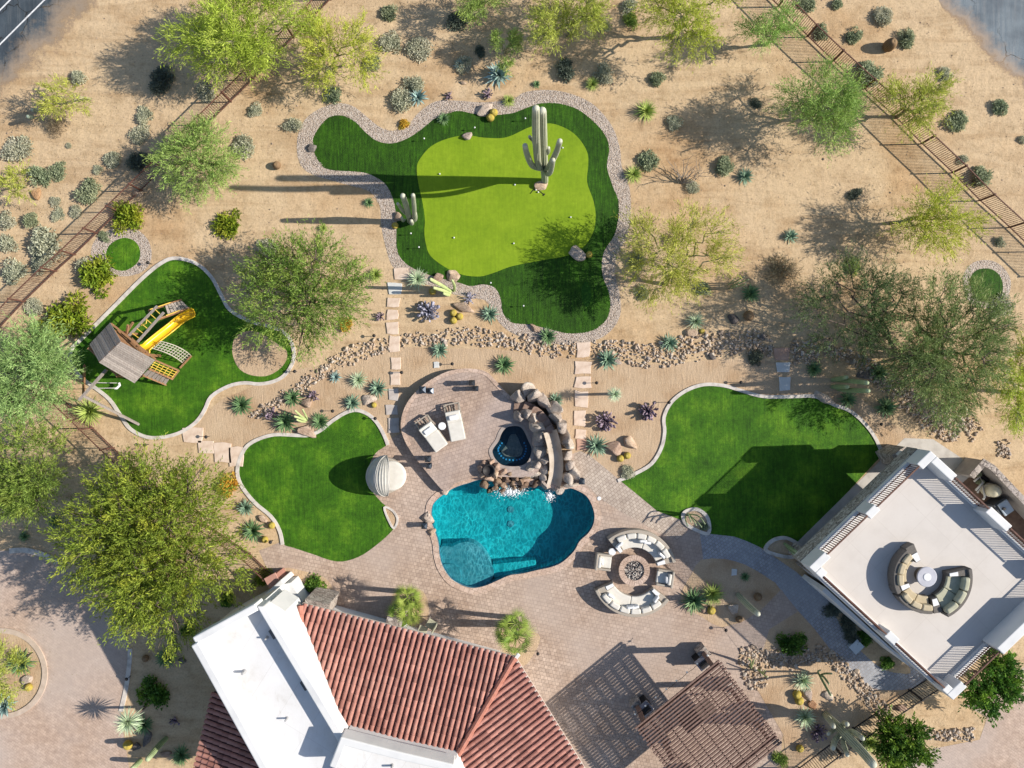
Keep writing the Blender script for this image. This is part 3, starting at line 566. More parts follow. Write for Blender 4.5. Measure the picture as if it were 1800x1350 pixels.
# higher white block to the south of the tiles
f2 = px3([(603, 1302), (697, 1327), (800, 1350), (840, 1440), (560, 1440)], 6.2)
mesh('wall', MB().prism(f2, 0, 5.4), stucco, house); mesh('flat_roof', MB().add([(p.x, p.y, 5.42) for p in inset(f2, .1)], [list(range(5))]), whiteroof, house)
mesh('parapet', MB().ribbon(px3([(585, 1350), (603, 1304), (697, 1328), (797, 1351)], 6.2), .4, 5.2, 6.2), stucco, house, bevel=.06)
for q, r_ in (((430, 1180), .07), ((505, 1262), .05), ((470, 1120), .05), ((690, 1345), .06)): mesh('roof_pipe', MB().lathe([(r_*1.8, 0), (r_*1.6, .04), (r_, .06), (r_, .35), (r_*.7, .36)], 10, P(*q, 5.4 if q[0] > 650 else ZR)), mat('pipe_grey', [(.3, .3, .3), (.4, .4, .4)], 4, .6), house)
for q in ((661, 1311), (765, 1338)): mesh('scupper', MB().box(P(*q, 5.6)+Vector((0, .1, 0)), (.3, .25, .22), -.25), mat('scupper_metal', [(.45, .45, .45), (.55, .55, .55)], 4, .6), house)
# stone piers of the covered patio
for c, w in (((556, 1062), 40), ((692, 1092), 26), ((505, 1078), 20)):
    q = P(c[0], c[1], 2.4); mesh('stone_pier', MB().box((q.x, q.y-.2, 1.3), (w/30, .8, 2.6), -.25), stone_w, house)
mesh('door', MB().box(P(640, 1105, 1.2), (1.8, .06, 2.2), -.25), glassm, house)
# narrow gate pillar beside the hose
gp = thing('gate_pillar', 'red brown capped pillar at the end of the fence by the white roof corner', 'pillar', P(495, 1012))
mesh('shaft', MB().box((*P(496, 1012).xy, .75), (.62, .75, 1.5), .5), mat('pillar_render', [(.28, .13, .1), (.36, .18, .14)], 4, .9, .2), gp)
mesh('cap', MB().box((*P(496, 1012).xy, 1.55), (.72, .95, .1), .5), mat('pillar_cap', [(.38, .2, .16), (.45, .25, .2)], 4, .9, .2), gp, bevel=.02)
# --- the building with the roof terrace
ZD, ZT2 = 3.9, 5.0
cW, cN, cS = P(1422, 997, ZT2), P(1636, 792, ZT2), P(1676, 1231, ZT2); cE = cN+cS-cW
gh = thing('terrace_building', 'white stucco building with a roof terrace, corner parapets and brown railings', 'building', Vector((cW.x+4, cW.y-3, 0)))
dNW = (cN-cW).normalized(); dSW = (cS-cW).normalized(); LNW = (cN-cW).length; LSW = (cS-cW).length
def G(a, b, z=0):                              # metres along the north-west and south-west sides from the west corner
    q = cW+dNW*a+dSW*b; return Vector((q.x, q.y, z))
ov = 1.55                                      # the terrace overhangs the stone wall on the lawn side
mesh('wall', MB().prism([G(.15, LSW-.15), G(LNW-.2, LSW-.15), G(LNW-.2, 4.6), G(LNW-3, 4.6), G(LNW-3, 1.81), G(.15, 1.81)], 0, ZD-.41), stucco, gh)
def stone_strip():
    return MB().prism([G(.1, 1.55), G(LNW-3, 1.55), G(LNW-3, 1.8), G(.1, 1.8)], 0, 3.4)
mesh('stone_wall', stone_strip(), stone_w, gh)
mesh('stone_pier', MB().prism([P(x, y, 1.0) for x, y in ((1553, 797), (1576, 783), (1612, 789), (1604, 806), (1584, 820), (1565, 817))], 0, 1.9), stone_w, gh)
mesh('stone_pier', MB().prism([P(x, y, .8) for x, y in ((1393, 976), (1404, 958), (1417, 967), (1428, 960), (1440, 968), (1430, 990), (1424, 1000))], 0, 1.5), stone_w, gh)
mesh('wall', MB().prism([G(LNW-.5, .2), G(LNW-.2, .2), G(LNW-.2, 2.0), G(LNW-.5, 2.0)], 0, ZD-.41), stucco, gh); mesh('wall', MB().prism([G(LNW-.5, 2.0), G(LNW-.2, 2.0), G(LNW-.2, 4.6), G(LNW-.5, 4.6)], 2.4, ZD-.41), stucco, gh)
mesh('stone_band', MB().prism([G(.02, -.03), G(LNW-.02, -.03), G(LNW-.02, .3), G(.02, .3)], 2.75, ZD-.1), stone_mat('band_stone', [(.3, .27, .24), (.46, .42, .37), (.58, .54, .49), (.38, .34, .3)], 3.4), gh)
mesh('floor_slab', MB().prism([G(0, .31), G(0, LSW), G(LNW, LSW), G(LNW, .31)], ZD-.4, ZD), stucco, gh)
mesh('terrace_floor', MB().add([G(.2, .2, ZD+.005), G(.2, LSW-.2, ZD+.005), G(LNW-.2, LSW-.2, ZD+.005), G(LNW-.2, .2, ZD+.005)], [(0, 1, 2, 3)]), deckm, gh)
T = .34
def seg(side, a, b, z1, th=T, z0=None):         # piece of parapet along one side
    z0 = (ZD-.1 if side == 'NW' else ZD-.02) if z0 is None else z0; t2 = th
    if side == 'NW': q = [G(a, 0), G(b, 0), G(b, t2), G(a, t2)]
    if side == 'SE': q = [G(a, LSW-t2), G(b, LSW-t2), G(b, LSW), G(a, LSW)]
    if side == 'SW': q = [G(0, a), G(0, b), G(t2, b), G(t2, a)]
    if side == 'NE': q = [G(LNW-t2, a), G(LNW-t2, b), G(LNW, b), G(LNW, a)]
    return MB().prism(q, z0, z1)
def railing(side, a, b):
    def pt(s, z):
        o = .17
        return {'NW': G(s, o, z), 'SE': G(s, LSW-o, z), 'SW': G(o, s, z), 'NE': G(LNW-o, s, z)}[side]
    mb = MB(); mb.bar(pt(a, ZT2+.02), pt(b, ZT2+.02), .07, .05); mb.bar(pt(a, ZD+.3), pt(b, ZD+.3), .04, .04)
    n = int((b-a)/.13)
    for k in range(n+1):
        s_ = a+(b-a)*k/n; th = .045 if k % 13 in (0,) else .036; mb.bar(pt(s_, ZD+.15), pt(s_, ZT2), th, th)
    mesh('railing', mb, iron, gh)
LED = .18
for side, L, tall, rails in (('NW', LNW, ((0, 1.15), (LNW*.5-.35, LNW*.5+.35), (LNW-1.0, LNW)), ((1.15, LNW*.5-.35), (LNW*.5+.35, LNW-1.0))),
                             ('SW', LSW, ((.443, .9), (LSW*.52, LSW*.52+.7), (LSW-.8, LSW-.443)), ((.9, LSW*.52), (LSW*.52+.7, LSW-.8))),
                             ('NE', LSW, ((.443, 1.9), (LSW*.42, LSW*.42+1.5), (LSW-1.5, LSW-.443)), ((1.9, LSW*.42), (LSW*.42+1.5, LSW-1.5))),
                             ('SE', LNW, ((0, 1.0), (LNW*.4, LNW*.78)), ((1.0, LNW*.4), (LNW*.78, LNW-.1)))):
    for a, b in tall: mesh('parapet', seg(side, a, b, ZT2+(.15 if side == 'SE' and a > 1 else 0), .5 if side == 'SE' and a > 1 else .44), stucco, gh, bevel=.04)
    for a, b in rails: mesh('parapet_ledge', seg(side, a, b, ZD+LED), stucco, gh, bevel=.02); railing(side, a, b)
mesh('window', MB().prism([G(.1, 2.4), G(.1, 4.2), G(.13, 4.2), G(.13, 2.4)], .9, 2.3), glassm, gh); mesh('window', MB().prism([G(.1, 6), G(.1, 7.4), G(.13, 7.4), G(.13, 6)], .9, 2.3), glassm, gh)
# sloping stucco buttress along the south-west wall
mesh('buttress', MB().prism([G(-.28, 2.4), G(-.02, 2.4), G(-.02, 8.6), G(-.1, 8.6)], 0, 2.9), stucco, gh)
# --- equipment yard behind it
yw = thing('yard_wall', 'low grey block wall with a stone cap round the pool equipment', 'wall', P(1735, 830))
path = px3([(1708, 838), (1730, 813), (1745, 822), (1800, 880), (1900, 985)], 1.7)
mesh('wall', MB().ribbon(path, .2, 0, 1.62), mat('yard_block', [(.26, .23, .21), (.33, .3, .27)], 2, .9, .2), yw)
mesh('cap', MB().ribbon(path, .34, 1.62, 1.72), stone_mat('yard_cap', [(.34, .29, .25), (.44, .38, .33), (.38, .33, .3)], 2.2), yw)
sheet('equipment_yard', shape([(1690, 850), (1706, 836), (1728, 815), (1800, 890), (1900, 990), (1820, 1010)], 1), mat('yard_dirt', [(.12, .075, .055), (.2, .13, .09)], 3, .95, .4), .02)
pipe_m = mat('pvc_pipe', [(.55, .52, .45), (.65, .62, .55)], 3, .5)
q = P(1744, 862, .8); ft = thing('filter_tank', 'cream rounded pool filter tank behind the terrace building', 'filter tank', Vector((q.x, q.y, 0)))
mesh('tank', MB().lathe([(.05, .1), (.3, .12), (.38, .3), (.38, .95), (.33, 1.15), (.2, 1.28), (.04, 1.32)], 24, Vector((q.x, q.y, 0))), mat('tank_plastic', [(.5, .45, .3), (.6, .55, .4)], 3, .45), ft, smooth=True)
mesh('band', MB().lathe([(.4, .6), (.4, .68)], 24, Vector((q.x, q.y, 0))), pipe_m, ft)
q = P(1757, 889, .6); ht = thing('pool_heater', 'grey blue boxy pool heater beside the cream filter tank', 'pool heater', Vector((q.x, q.y, 0)))
mesh('case', MB().box((q.x, q.y, .45), (.85, .75, .9), .6), mat('heater_case', [(.03, .035, .04), (.05, .055, .06)], 3, .5), ht, bevel=.03)
mesh('lid', MB().box((q.x+.12, q.y-.05, .95), (.62, .78, .1), .6), mat('heater_lid', [(.3, .36, .42), (.36, .42, .48)], 3, .5), ht, bevel=.03)
mesh('flue', MB().lathe([(.09, .95), (.09, 1.12), (.02, 1.13)], 12, Vector((q.x-.05, q.y-.1, 0))), black_iron, ht)
for i, (pts, lab) in enumerate((([(1712, 846), (1722, 838), (1728, 848), (1715, 862)], 'cream pool pump pipes next to the wall corner'), ([(1718, 866), (1727, 852), (1731, 874), (1728, 878)], 'cream pool pipes looping beside the filter tank'))):
    r = thing('pool_pump', lab, 'pool pump', P(*pts[0]))
    mesh('pipe', MB().tube([P(x, y, .75) for x, y in pts], .06, 8), pipe_m, r, smooth=True)
    c = P(pts[1][0], pts[1][1]); mesh('motor', MB().tube([c+Vector((-.25, .1, .3)), c+Vector((.3, -.15, .3))], .17, 12), black_iron, r); mesh('strainer', MB().lathe([(.16, .1), (.18, .5), (.15, .56)], 14, c+Vector((-.35, .2, 0))), mat('pump_green', [(.12, .14, .08), (.18, .2, .12)], 3, .5), r)
# --- pergola
pw = wood_mat('pergola_stain', [(.12, .072, .056), (.19, .118, .093), (.26, .165, .132)]); pwd = wood_mat('pergola_shaded_wood', [(.05, .03, .025), (.08, .048, .04), (.11, .07, .056)])  # second wood is toned darker to paint the shade between the slats
ZG = 3.15
gW, gN, gE = P(1115, 1278, ZG), P(1263, 1158, ZG), P(1376, 1306, ZG); du = (gN-gW).normalized(); dv = (gE-gN).normalized(); LU = (gN-gW).length; LV = (gE-gN).length
def Q(a, b, z): q = gW+du*a+dv*b; return Vector((q.x, q.y, z))
pg = thing('pergola', 'brown timber pergola with close slats over the outdoor kitchen', 'pergola', Q(LU/2, LV/2, 0))
ns = 31
for k in range(ns):
    b = LV*(k+.5)/ns; j = random.uniform(-.05, .05)
    mesh('slat', MB().bar(Q(j, b, ZG), Q(LU+j, b, ZG+random.uniform(-.01, .01)), .088, .08), pw, pg)
for k in range(9):
    a = LU*(.03+.94*k/8); mesh('beam', MB().bar(Q(a, .1, ZG-.115), Q(a, LV-.1, ZG-.115), .06, .16), pwd, pg)
for b in (.35, LV-.35): mesh('girder', MB().bar(Q(.1, b, ZG-.36), Q(LU-.1, b, ZG-.36), .16, .24), pwd, pg)
for a in (.5, LU-.5):
    for b in (.35, LV*.5, LV-.35):
        mesh('post', MB().box(Q(a, b, (ZG-.45)/2), (.24, .24, ZG-.45), math.atan2(du.y, du.x)), pw, pg); mesh('post_base', MB().box(Q(a, b, .4), (.6, .6, .8), math.atan2(du.y, du.x)), stone_w, pg)
bulb = mat('bulb_glass', [(.8, .78, .7), (.85, .83, .78)], 2, .3)
sgl = thing('string_lights', 'row of small white bulbs strung along the pergola edge', 'string lights', Q(LU/2, -.18, 2.6))
mesh('cable', MB().tube([Q(LU*t/16, -.2, 2.62-.08*math.sin(math.pi*(t % 2)/2)) for t in range(17)], .012, 5), black_iron, sgl)
for k in range(8): mesh('bulb', MB().lathe([(.01, -.09), (.05, -.05), (.055, 0), (.02, .06)], 8, Q(LU*(k+.5)/8, -.24, 2.56)), bulb, sgl)
# outdoor kitchen pieces at the pergola's edge
steel = mat('brushed_steel', [(.5, .5, .52), (.6, .62, .64)], 6, .28, metal=1)
for c, lab in (((1236, 1164), 'black patio cabinet with a bright steel top at the pergola corner nearest the fire pit'), ((1133, 1246), 'black patio cabinet with a bright steel top half under the pergola edge')):
    q = P(*c, .9); r = thing('grill_cabinet', lab, 'grill', Vector((q.x, q.y, 0)), group='grill cabinets by the pergola'); a = .68
    mesh('body', MB().box((q.x, q.y, .45), (.75, .62, .9), a), black_iron, r, bevel=.02)
    mesh('top', MB().box((q.x, q.y, .93), (.82, .68, .05), a), steel, r, bevel=.01)
    d = Vector((math.cos(a), math.sin(a), 0)); mesh('hood', MB().tube([Vector((q.x, q.y, 1.0))-d*.3-d.cross(Vector((0, 0, 1)))*-.1, Vector((q.x, q.y, 1.0))+d*.3+d.cross(Vector((0, 0, 1)))*.1], .16, 12), black_iron, r)
    mesh('handle', MB().bar(Vector((q.x, q.y, 1.05))+Vector((-.25, .3, 0)), Vector((q.x, q.y, 1.05))+Vector((.2, .38, 0)), .03, .03), steel, r)
bt = Q(LU*.5, LV*.5, 0); tb = thing('dining_table', 'dark dining table in the shade under the pergola slats', 'table', bt)
mesh('tabletop', MB().box(Q(LU*.5, LV*.5, .74), (2.2, 1.0, .06), .68), mat('dark_timber', [(.08, .06, .05), (.12, .09, .07)], 4, .6), tb, bevel=.02)
for sx in (-.95, .95):
    for sy in (-.4, .4): mesh('leg', MB().box(bt+Matrix.Rotation(.68, 3, 'Z') @ Vector((sx, sy, .36)), (.08, .08, .72), .68), black_iron, tb)
# ---------------------------------------------------------------- plants: builders
def npmesh(name, V, F, m, parent=None, org=None, attrs=None):
    V = np.asarray(V, dtype=np.float32); F = np.asarray(F, dtype=np.int32)
    org = Vector(org) if org is not None else (ORG[parent.name] if parent is not None else Vector((0, 0, 0)))
    me = bpy.data.meshes.new(name); k = F.shape[1]
    me.vertices.add(len(V)); me.vertices.foreach_set('co', (V-np.array(org, dtype=np.float32)).ravel())
    me.loops.add(F.size); me.loops.foreach_set('vertex_index', F.ravel())
    me.polygons.add(len(F)); me.polygons.foreach_set('loop_start', np.arange(len(F), dtype=np.int32)*k); me.polygons.foreach_set('loop_total', np.full(len(F), k, dtype=np.int32))
    me.materials.append(m); me.update(calc_edges=True)
    for an, av in (attrs or {}).items():
        a = me.attributes.new(an, 'FLOAT', 'POINT'); a.data.foreach_set('value', np.asarray(av, dtype=np.float32))
    return link(name, me, parent, org)
def nrmz(a): return a/np.maximum(1e-6, np.linalg.norm(a, axis=1, keepdims=True))
def leafquads(C, D, L, Wd):
    n = len(C); D = nrmz(D); S = nrmz(np.cross(D, RNG.normal(size=(n, 3)))); L = L[:, None]; Wd = Wd[:, None]
    V = np.stack([C, C+D*L*.5+S*Wd*.5, C+D*L, C+D*L*.5-S*Wd*.5], 1).reshape(-1, 3)
    return V, np.arange(4*n).reshape(-1, 4)
barks = {'green': mat('palo_verde_bark', [(.17, .17, .08), (.27, .26, .14), (.36, .33, .2)], 3, .85, .2), 'brown': mat('mesquite_bark', [(.07, .05, .04), (.13, .1, .08), (.18, .14, .11)], 4, .9, .4)}
LM = {'lime': leafmat('leaf_lime', [(0.304, 0.377, 0.043), (0.435, 0.522, 0.072), (0.536, 0.58, 0.116)]),
      'yellow': leafmat('leaf_yellow_green', [(0.313, 0.358, 0.058), (0.43, 0.482, 0.087), (0.522, 0.551, 0.131)]),
      'fresh': leafmat('leaf_fresh', [(0.203, 0.319, 0.072), (0.319, 0.45, 0.116), (0.406, 0.522, 0.145)]),
      'grey': leafmat('leaf_grey_green', [(0.209, 0.307, 0.095), (0.329, 0.452, 0.155), (0.434, 0.549, 0.202)]),
      'olive': leafmat('leaf_olive', [(0.126, 0.209, 0.036), (0.215, 0.314, 0.058), (0.315, 0.389, 0.075)]),
      'gold': leafmat('leaf_gold_olive', [(0.155, 0.208, 0.025), (0.253, 0.306, 0.039), (0.374, 0.379, 0.044)]),
      'dark': leafmat('leaf_dark', [(0.069, 0.115, 0.038), (0.115, 0.161, 0.058), (0.161, 0.207, 0.072)]),
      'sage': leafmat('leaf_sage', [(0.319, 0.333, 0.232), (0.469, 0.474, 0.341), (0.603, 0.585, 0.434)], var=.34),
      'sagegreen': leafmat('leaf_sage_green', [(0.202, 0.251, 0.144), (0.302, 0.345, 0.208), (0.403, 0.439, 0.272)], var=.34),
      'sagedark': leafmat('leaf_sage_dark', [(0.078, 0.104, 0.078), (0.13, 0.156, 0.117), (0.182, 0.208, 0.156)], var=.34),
      'mesq': leafmat('leaf_mesquite', [(0.128, 0.184, 0.063), (0.204, 0.276, 0.09), (0.281, 0.34, 0.117)]),
      'bright': leafmat('leaf_bright', [(0.115, 0.196, 0.014), (0.23, 0.299, 0.023), (0.345, 0.368, 0.034)]),
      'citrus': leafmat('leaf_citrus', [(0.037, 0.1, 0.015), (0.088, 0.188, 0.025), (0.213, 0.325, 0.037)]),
      'orange': leafmat('leaf_orange', [(0.48, 0.24, 0.036), (0.66, 0.396, 0.048), (0.48, 0.408, 0.072)]),
      'palm': leafmat('leaf_palm', [(0.144, 0.24, 0.036), (0.264, 0.372, 0.06), (0.384, 0.456, 0.108)]),
      'dry': leafmat('leaf_dry', [(0.24, 0.192, 0.12), (0.36, 0.3, 0.192)])}
def tree(label, cx, cy, rx, ry, base, h, nl, leaf='lime', bark='green', blobs=11, L=.26, Wd=.05, seed=0, zc=.62, spread=.62, group=None, name='palo_verde_tree', br=1.0, droop=.12, zf=.8):
    rng = np.random.default_rng(seed*7+3); rnd = random.Random(seed); nl = int(nl*1.8); L *= .88; Wd *= .62
    b = P(*base); root = thing(name, label, 'tree', b, group=group)
    k = (H-h*zc)/H; c = P(cx, cy, h*zc); R = np.array([rx/30*k, ry/30*k, h*(1-zc)*zf])
    bl = []
    tries = 0
    while len(bl) < blobs and tries < 900:
        tries += 1; a = rnd.uniform(0, 6.283); r = math.sqrt(rnd.random())*.78
        p = np.array([r*math.cos(a), r*math.sin(a), rnd.uniform(-.6, .75)*(1-.55*r)])
        if all(np.linalg.norm((p-q)*[1, 1, .6]) > .33 for q in bl): bl.append(p)
    cen = [np.array(c)+p*R for p in bl]; br_ = [spread*rnd.uniform(.5, .85)*np.array([R[0], R[1], R[2]*1.1])*.72 for _ in bl]
    wood = MB(); tips = []
    trunk_top = np.array(b)*.75+np.array([c.x, c.y, 0])*.25; trunk_top[2] = h*.22
    tr = .035*h*.55*br+.03
    wood.tube([b+Vector((0, 0, -.05)), Vector((np.array(b)*.6+trunk_top*.4)), Vector(trunk_top)], [tr*1.25, tr, tr*.85], 7)
    def limb(p, q, r0, r1, n=5, wob=.09, nn=5):
        p = np.array(p); q = np.array(q); d = np.linalg.norm(q-p); pts = []
        for i in range(n+1):
            t = i/n; x = p+(q-p)*t; x = x+np.array([rnd.gauss(0, 1), rnd.gauss(0, 1), rnd.gauss(0, .6)])*d*wob*(1 if 0 < i < n else 0); x[2] += math.sin(math.pi*t)*d*.06; pts.append(Vector(x))
        wood.tube(pts, [r0+(r1-r0)*i/n for i in range(n+1)], nn, cap=False); return pts
    nm = max(3, blobs//3); order = sorted(range(len(cen)), key=lambda i: math.atan2(cen[i][1]-trunk_top[1], cen[i][0]-trunk_top[0]))
    groups = [order[i::1][:0] for i in range(nm)]
    for j, i in enumerate(order): groups[j*nm//len(order)].append(i)
    for g in groups:
        if not g: continue
        far = np.mean([cen[i] for i in g], axis=0); fork = trunk_top+(far-trunk_top)*.55
        pts = limb(trunk_top, fork, tr*.7, tr*.45, 5, .05, 6)
        for i in g:
            limb(fork, cen[i], tr*.48, tr*.24, 5, .08); C, rr = cen[i], br_[i]
            for _ in range(7):
                d = rng.normal(size=3); d /= np.linalg.norm(d); d[2] = abs(d[2])*.7-.15; out = C-np.array([c.x, c.y, C[2]]); d[:2] += out[:2]/max(R[0], .1)*.5
                limb(C, C+d*rr*.95, tr*.22, .012, 3, .08, 4)
    mesh('trunk', wood, barks[bark], root, norm=False, smooth=True)
    vol = np.array([r_[0]*r_[1] for r_ in br_]); ntw = max(1, nl//24); cnt = (vol/vol.sum()*ntw).astype(int)
    Cs, Ds = [], []
    for C, rr, q in zip(cen, br_, cnt):
        d = rng.normal(size=(q, 3)); d = nrmz(d); rad = rng.random(q)[:, None]**.45; st = C+d*rad*rr
        out = st-np.array([c.x, c.y, c.z-R[2]*1.2]); dirs = nrmz(nrmz(out)*.9+d*.6+rng.normal(size=(q, 3))*.33); dirs[:, 2] -= droop
        tl = rng.uniform(.5, 1.35, q)*min(1, R[0]/2.4)
        t = np.linspace(.02, 1, 24)[None, :, None]; pp = st[:, None, :]+dirs[:, None, :]*t*tl[:, None, None]; pp[:, :, 2] -= (t[:, :, 0]**2)*tl[:, None]*droop*1.5
        pp = pp+rng.normal(size=pp.shape)*.055
        dd = dirs[:, None, :]*.9+rng.normal(size=pp.shape)*.5
        Cs.append(pp.reshape(-1, 3)); Ds.append(dd.reshape(-1, 3))
    Cs = np.concatenate(Cs); Ds = np.concatenate(Ds); n = len(Cs)
    V, F = leafquads(Cs, Ds, rng.uniform(.6, 1.3, n)*L, rng.uniform(.7, 1.3, n)*Wd)
    npmesh('crown', V, F, LM[leaf], root); return root
def shrubmesh(name, leaf, n, L, Wd, flat=.75, seed=1, clump=7, inner=.35):
    rng = np.random.default_rng(seed); n = int(n*2.6); cl = nrmz(rng.normal(size=(clump, 3))); cl[:, 2] = np.abs(cl[:, 2])*.9; cl = cl*rng.uniform(.25, .78, (clump, 1)); cr = rng.uniform(.2, .4, clump)
    p = rng.choice(clump, n, p=cr**2/np.sum(cr**2)); d = nrmz(rng.normal(size=(n, 3))); d[:, 2] = np.abs(d[:, 2])*1.1-.3; d = nrmz(d)
    st = cl[p]+d*(cr[p]*rng.random(n)**.25*rng.choice([1, 1, 1.15, 1.45], n))[:, None]; st[:, 2] = np.maximum(.01, st[:, 2]*flat+.03); dirs = nrmz(d*.55+rng.normal(size=(n, 3))*.5); dirs[:, 2] = dirs[:, 2]*.7+.12
    V, F = leafquads(st, dirs, rng.uniform(.6, 1.3, n)*L, rng.uniform(.7, 1.3, n)*Wd)
    return V, F, LM[leaf]
def rosette(n, L, Wd, elev0, elev1, curve=.15, tipw=0.0, seed=1, tw=.5):
    rng = random.Random(seed); V, F = [], []
    for i in range(n):
        t = i/n; a = i*2.39996+rng.uniform(-.15, .15); el = elev0+(elev1-elev0)*t+rng.uniform(-.08, .08); l = L*rng.uniform(.82, 1.08)*(1-.25*t); w = Wd*rng.uniform(.85, 1.1)
        d = Vector((math.cos(a), math.sin(a), 0)); s = Vector((-d.y, d.x, 0)); o = len(V)
        for q, wq in ((0, .65), (.3, 1), (.65, .75), (1, tipw)):
            e = el-curve*q; c = d*(l*q*math.cos(e)+.02)+Vector((0, 0, l*q*math.sin(e)+.03)); up = Vector((-d.x*math.sin(e), -d.y*math.sin(e), math.cos(e)))
            V += [c+s*w*wq*.5+up*w*wq*.22, c, c-s*w*wq*.5+up*w*wq*.22]
        for r in range(3): F += [[o+3*r, o+3*r+1, o+3*r+4, o+3*r+3], [o+3*r+1, o+3*r+2, o+3*r+5, o+3*r+4]]
    return [tuple(v) for v in V], F
def bladed(name, base, tip, var=.4):
    k = N(name); c = k.ramp(k.noise(3, 3), [base, tip]); g = k.n('NewGeometry'); hs = k.n('HueSaturation'); k.l(c, hs.inputs['Color'])
    k.l(k.math('MULTIPLY_ADD', g.outputs['Random Per Island'], var*1.3, 1-var*.5), hs.inputs['Value']); k.col(hs.outputs[0]); return k.fin(.5, 0, .35)
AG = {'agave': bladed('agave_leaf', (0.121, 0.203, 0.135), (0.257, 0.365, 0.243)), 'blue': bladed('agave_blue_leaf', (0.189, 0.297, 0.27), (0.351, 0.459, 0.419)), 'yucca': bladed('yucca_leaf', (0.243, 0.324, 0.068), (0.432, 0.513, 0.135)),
      'deep': bladed('agave_deep_leaf', (0.081, 0.162, 0.068), (0.189, 0.297, 0.121)), 'pale': bladed('yucca_pale_leaf', (0.351, 0.446, 0.27), (0.54, 0.634, 0.432)), 'purple': bladed('purple_pad', (0.135, 0.095, 0.121), (0.284, 0.216, 0.27)), 'silver': bladed('silver_pad', (0.216, 0.216, 0.27), (0.405, 0.392, 0.472))}
PROTO = {}
def once(key, maker, loc, rz, sc, label, group, cat, name):
    if key not in PROTO:
        o = maker(); PROTO[key] = o; o.location = loc; o.rotation_euler = (0, 0, rz); o.scale = (sc, sc, sc) if not hasattr(sc, '__len__') else sc; tag(o, label, cat, group); return o
    return dup(PROTO[key], loc, rz, sc, label, group)
def shrub(kind, px, py, r, label, group=None, var=None, h=.85):
    var = random.randrange(5) if var is None else var; R = r/30; spec = {'sage': ('sage', 800, .17, .085), 'sagegreen': ('sagegreen', 800, .17, .09), 'sagedark': ('sagedark', 800, .17, .085), 'bright': ('bright', 700, .2, .085), 'citrus': ('citrus', 620, .17, .1), 'olive': ('olive', 700, .17, .075), 'orange': ('orange', 600, .2, .09), 'fresh': ('fresh', 650, .28, .05), 'dry': ('dry', 420, .3, .03)}[kind]
    nm = {'sage': 'sage_shrub', 'sagegreen': 'desert_shrub', 'sagedark': 'dark_shrub', 'bright': 'green_bush', 'citrus': 'leafy_bush', 'olive': 'olive_bush', 'orange': 'flowering_shrub', 'fresh': 'feathery_bush', 'dry': 'dry_shrub'}[kind]
    def mk():
        V, F, m = shrubmesh(nm, *spec, seed=hash_(kind)+var, clump=11 if kind in ('bright', 'citrus') else 15); return npmesh(nm, V, F, m)
    z = R*.4; p = P(px, py, z); s = R*random.uniform(1.04, 1.14)
    return once((kind, var), mk, (p.x, p.y, 0), random.uniform(0, 6.28), (s*random.uniform(.84, 1.12), s*random.uniform(.84, 1.12), s*h*random.uniform(.85, 1.1)), label, group or nm.replace('_', ' ')+'s in the desert beds', 'shrub', nm)
def hash_(s): return sum(ord(c)*(i+3) for i, c in enumerate(s)) % 1000
def spiky(kind, px, py, r, label, group=None, stem=0):
    R = r/30
    spec = {'agave': (60, 1.0, .13, .05, 1.35, .15), 'blue': (44, 1.0, .19, .1, 1.3, .1), 'deep': (84, 1.0, .1, .0, 1.4, .2), 'yucca': (130, 1.0, .06, -.1, 1.45, .15), 'pale': (150, 1.0, .05, -.5, 1.5, .1)}[kind]
    nm = {'agave': 'agave', 'blue': 'blue_agave', 'deep': 'agave', 'yucca': 'yucca', 'pale': 'yucca'}[kind]; var = random.randrange(2)
    def mk():
        v, f = rosette(*spec, seed=hash_(kind)+var*5); return npmesh(nm, v, f, AG[kind])
    p = P(px, py, .25*R+stem); rz = random.uniform(0, 6.28); sc = R*random.uniform(1.25, 1.4)
    if stem:
        b = P(px, py, stem); b.z = 0; root = thing(nm, label, 'plant', b, group=group)
        mesh('stem', MB().tube([b, b+Vector((0, 0, stem))], [.09, .07], 8), barks['brown'], root)
        v, f = rosette(*spec, seed=hash_(kind)); npmesh('leaf_head', np.array(v)*sc+np.array([b.x, b.y, stem]), f, AG[kind], root); return root
    return once((kind, var, 's'), mk, (p.x, p.y, 0.02), rz, sc, label, group or ('agaves in the desert beds' if kind in ('agave', 'blue', 'deep') else 'yuccas in the desert beds'), 'plant', nm)
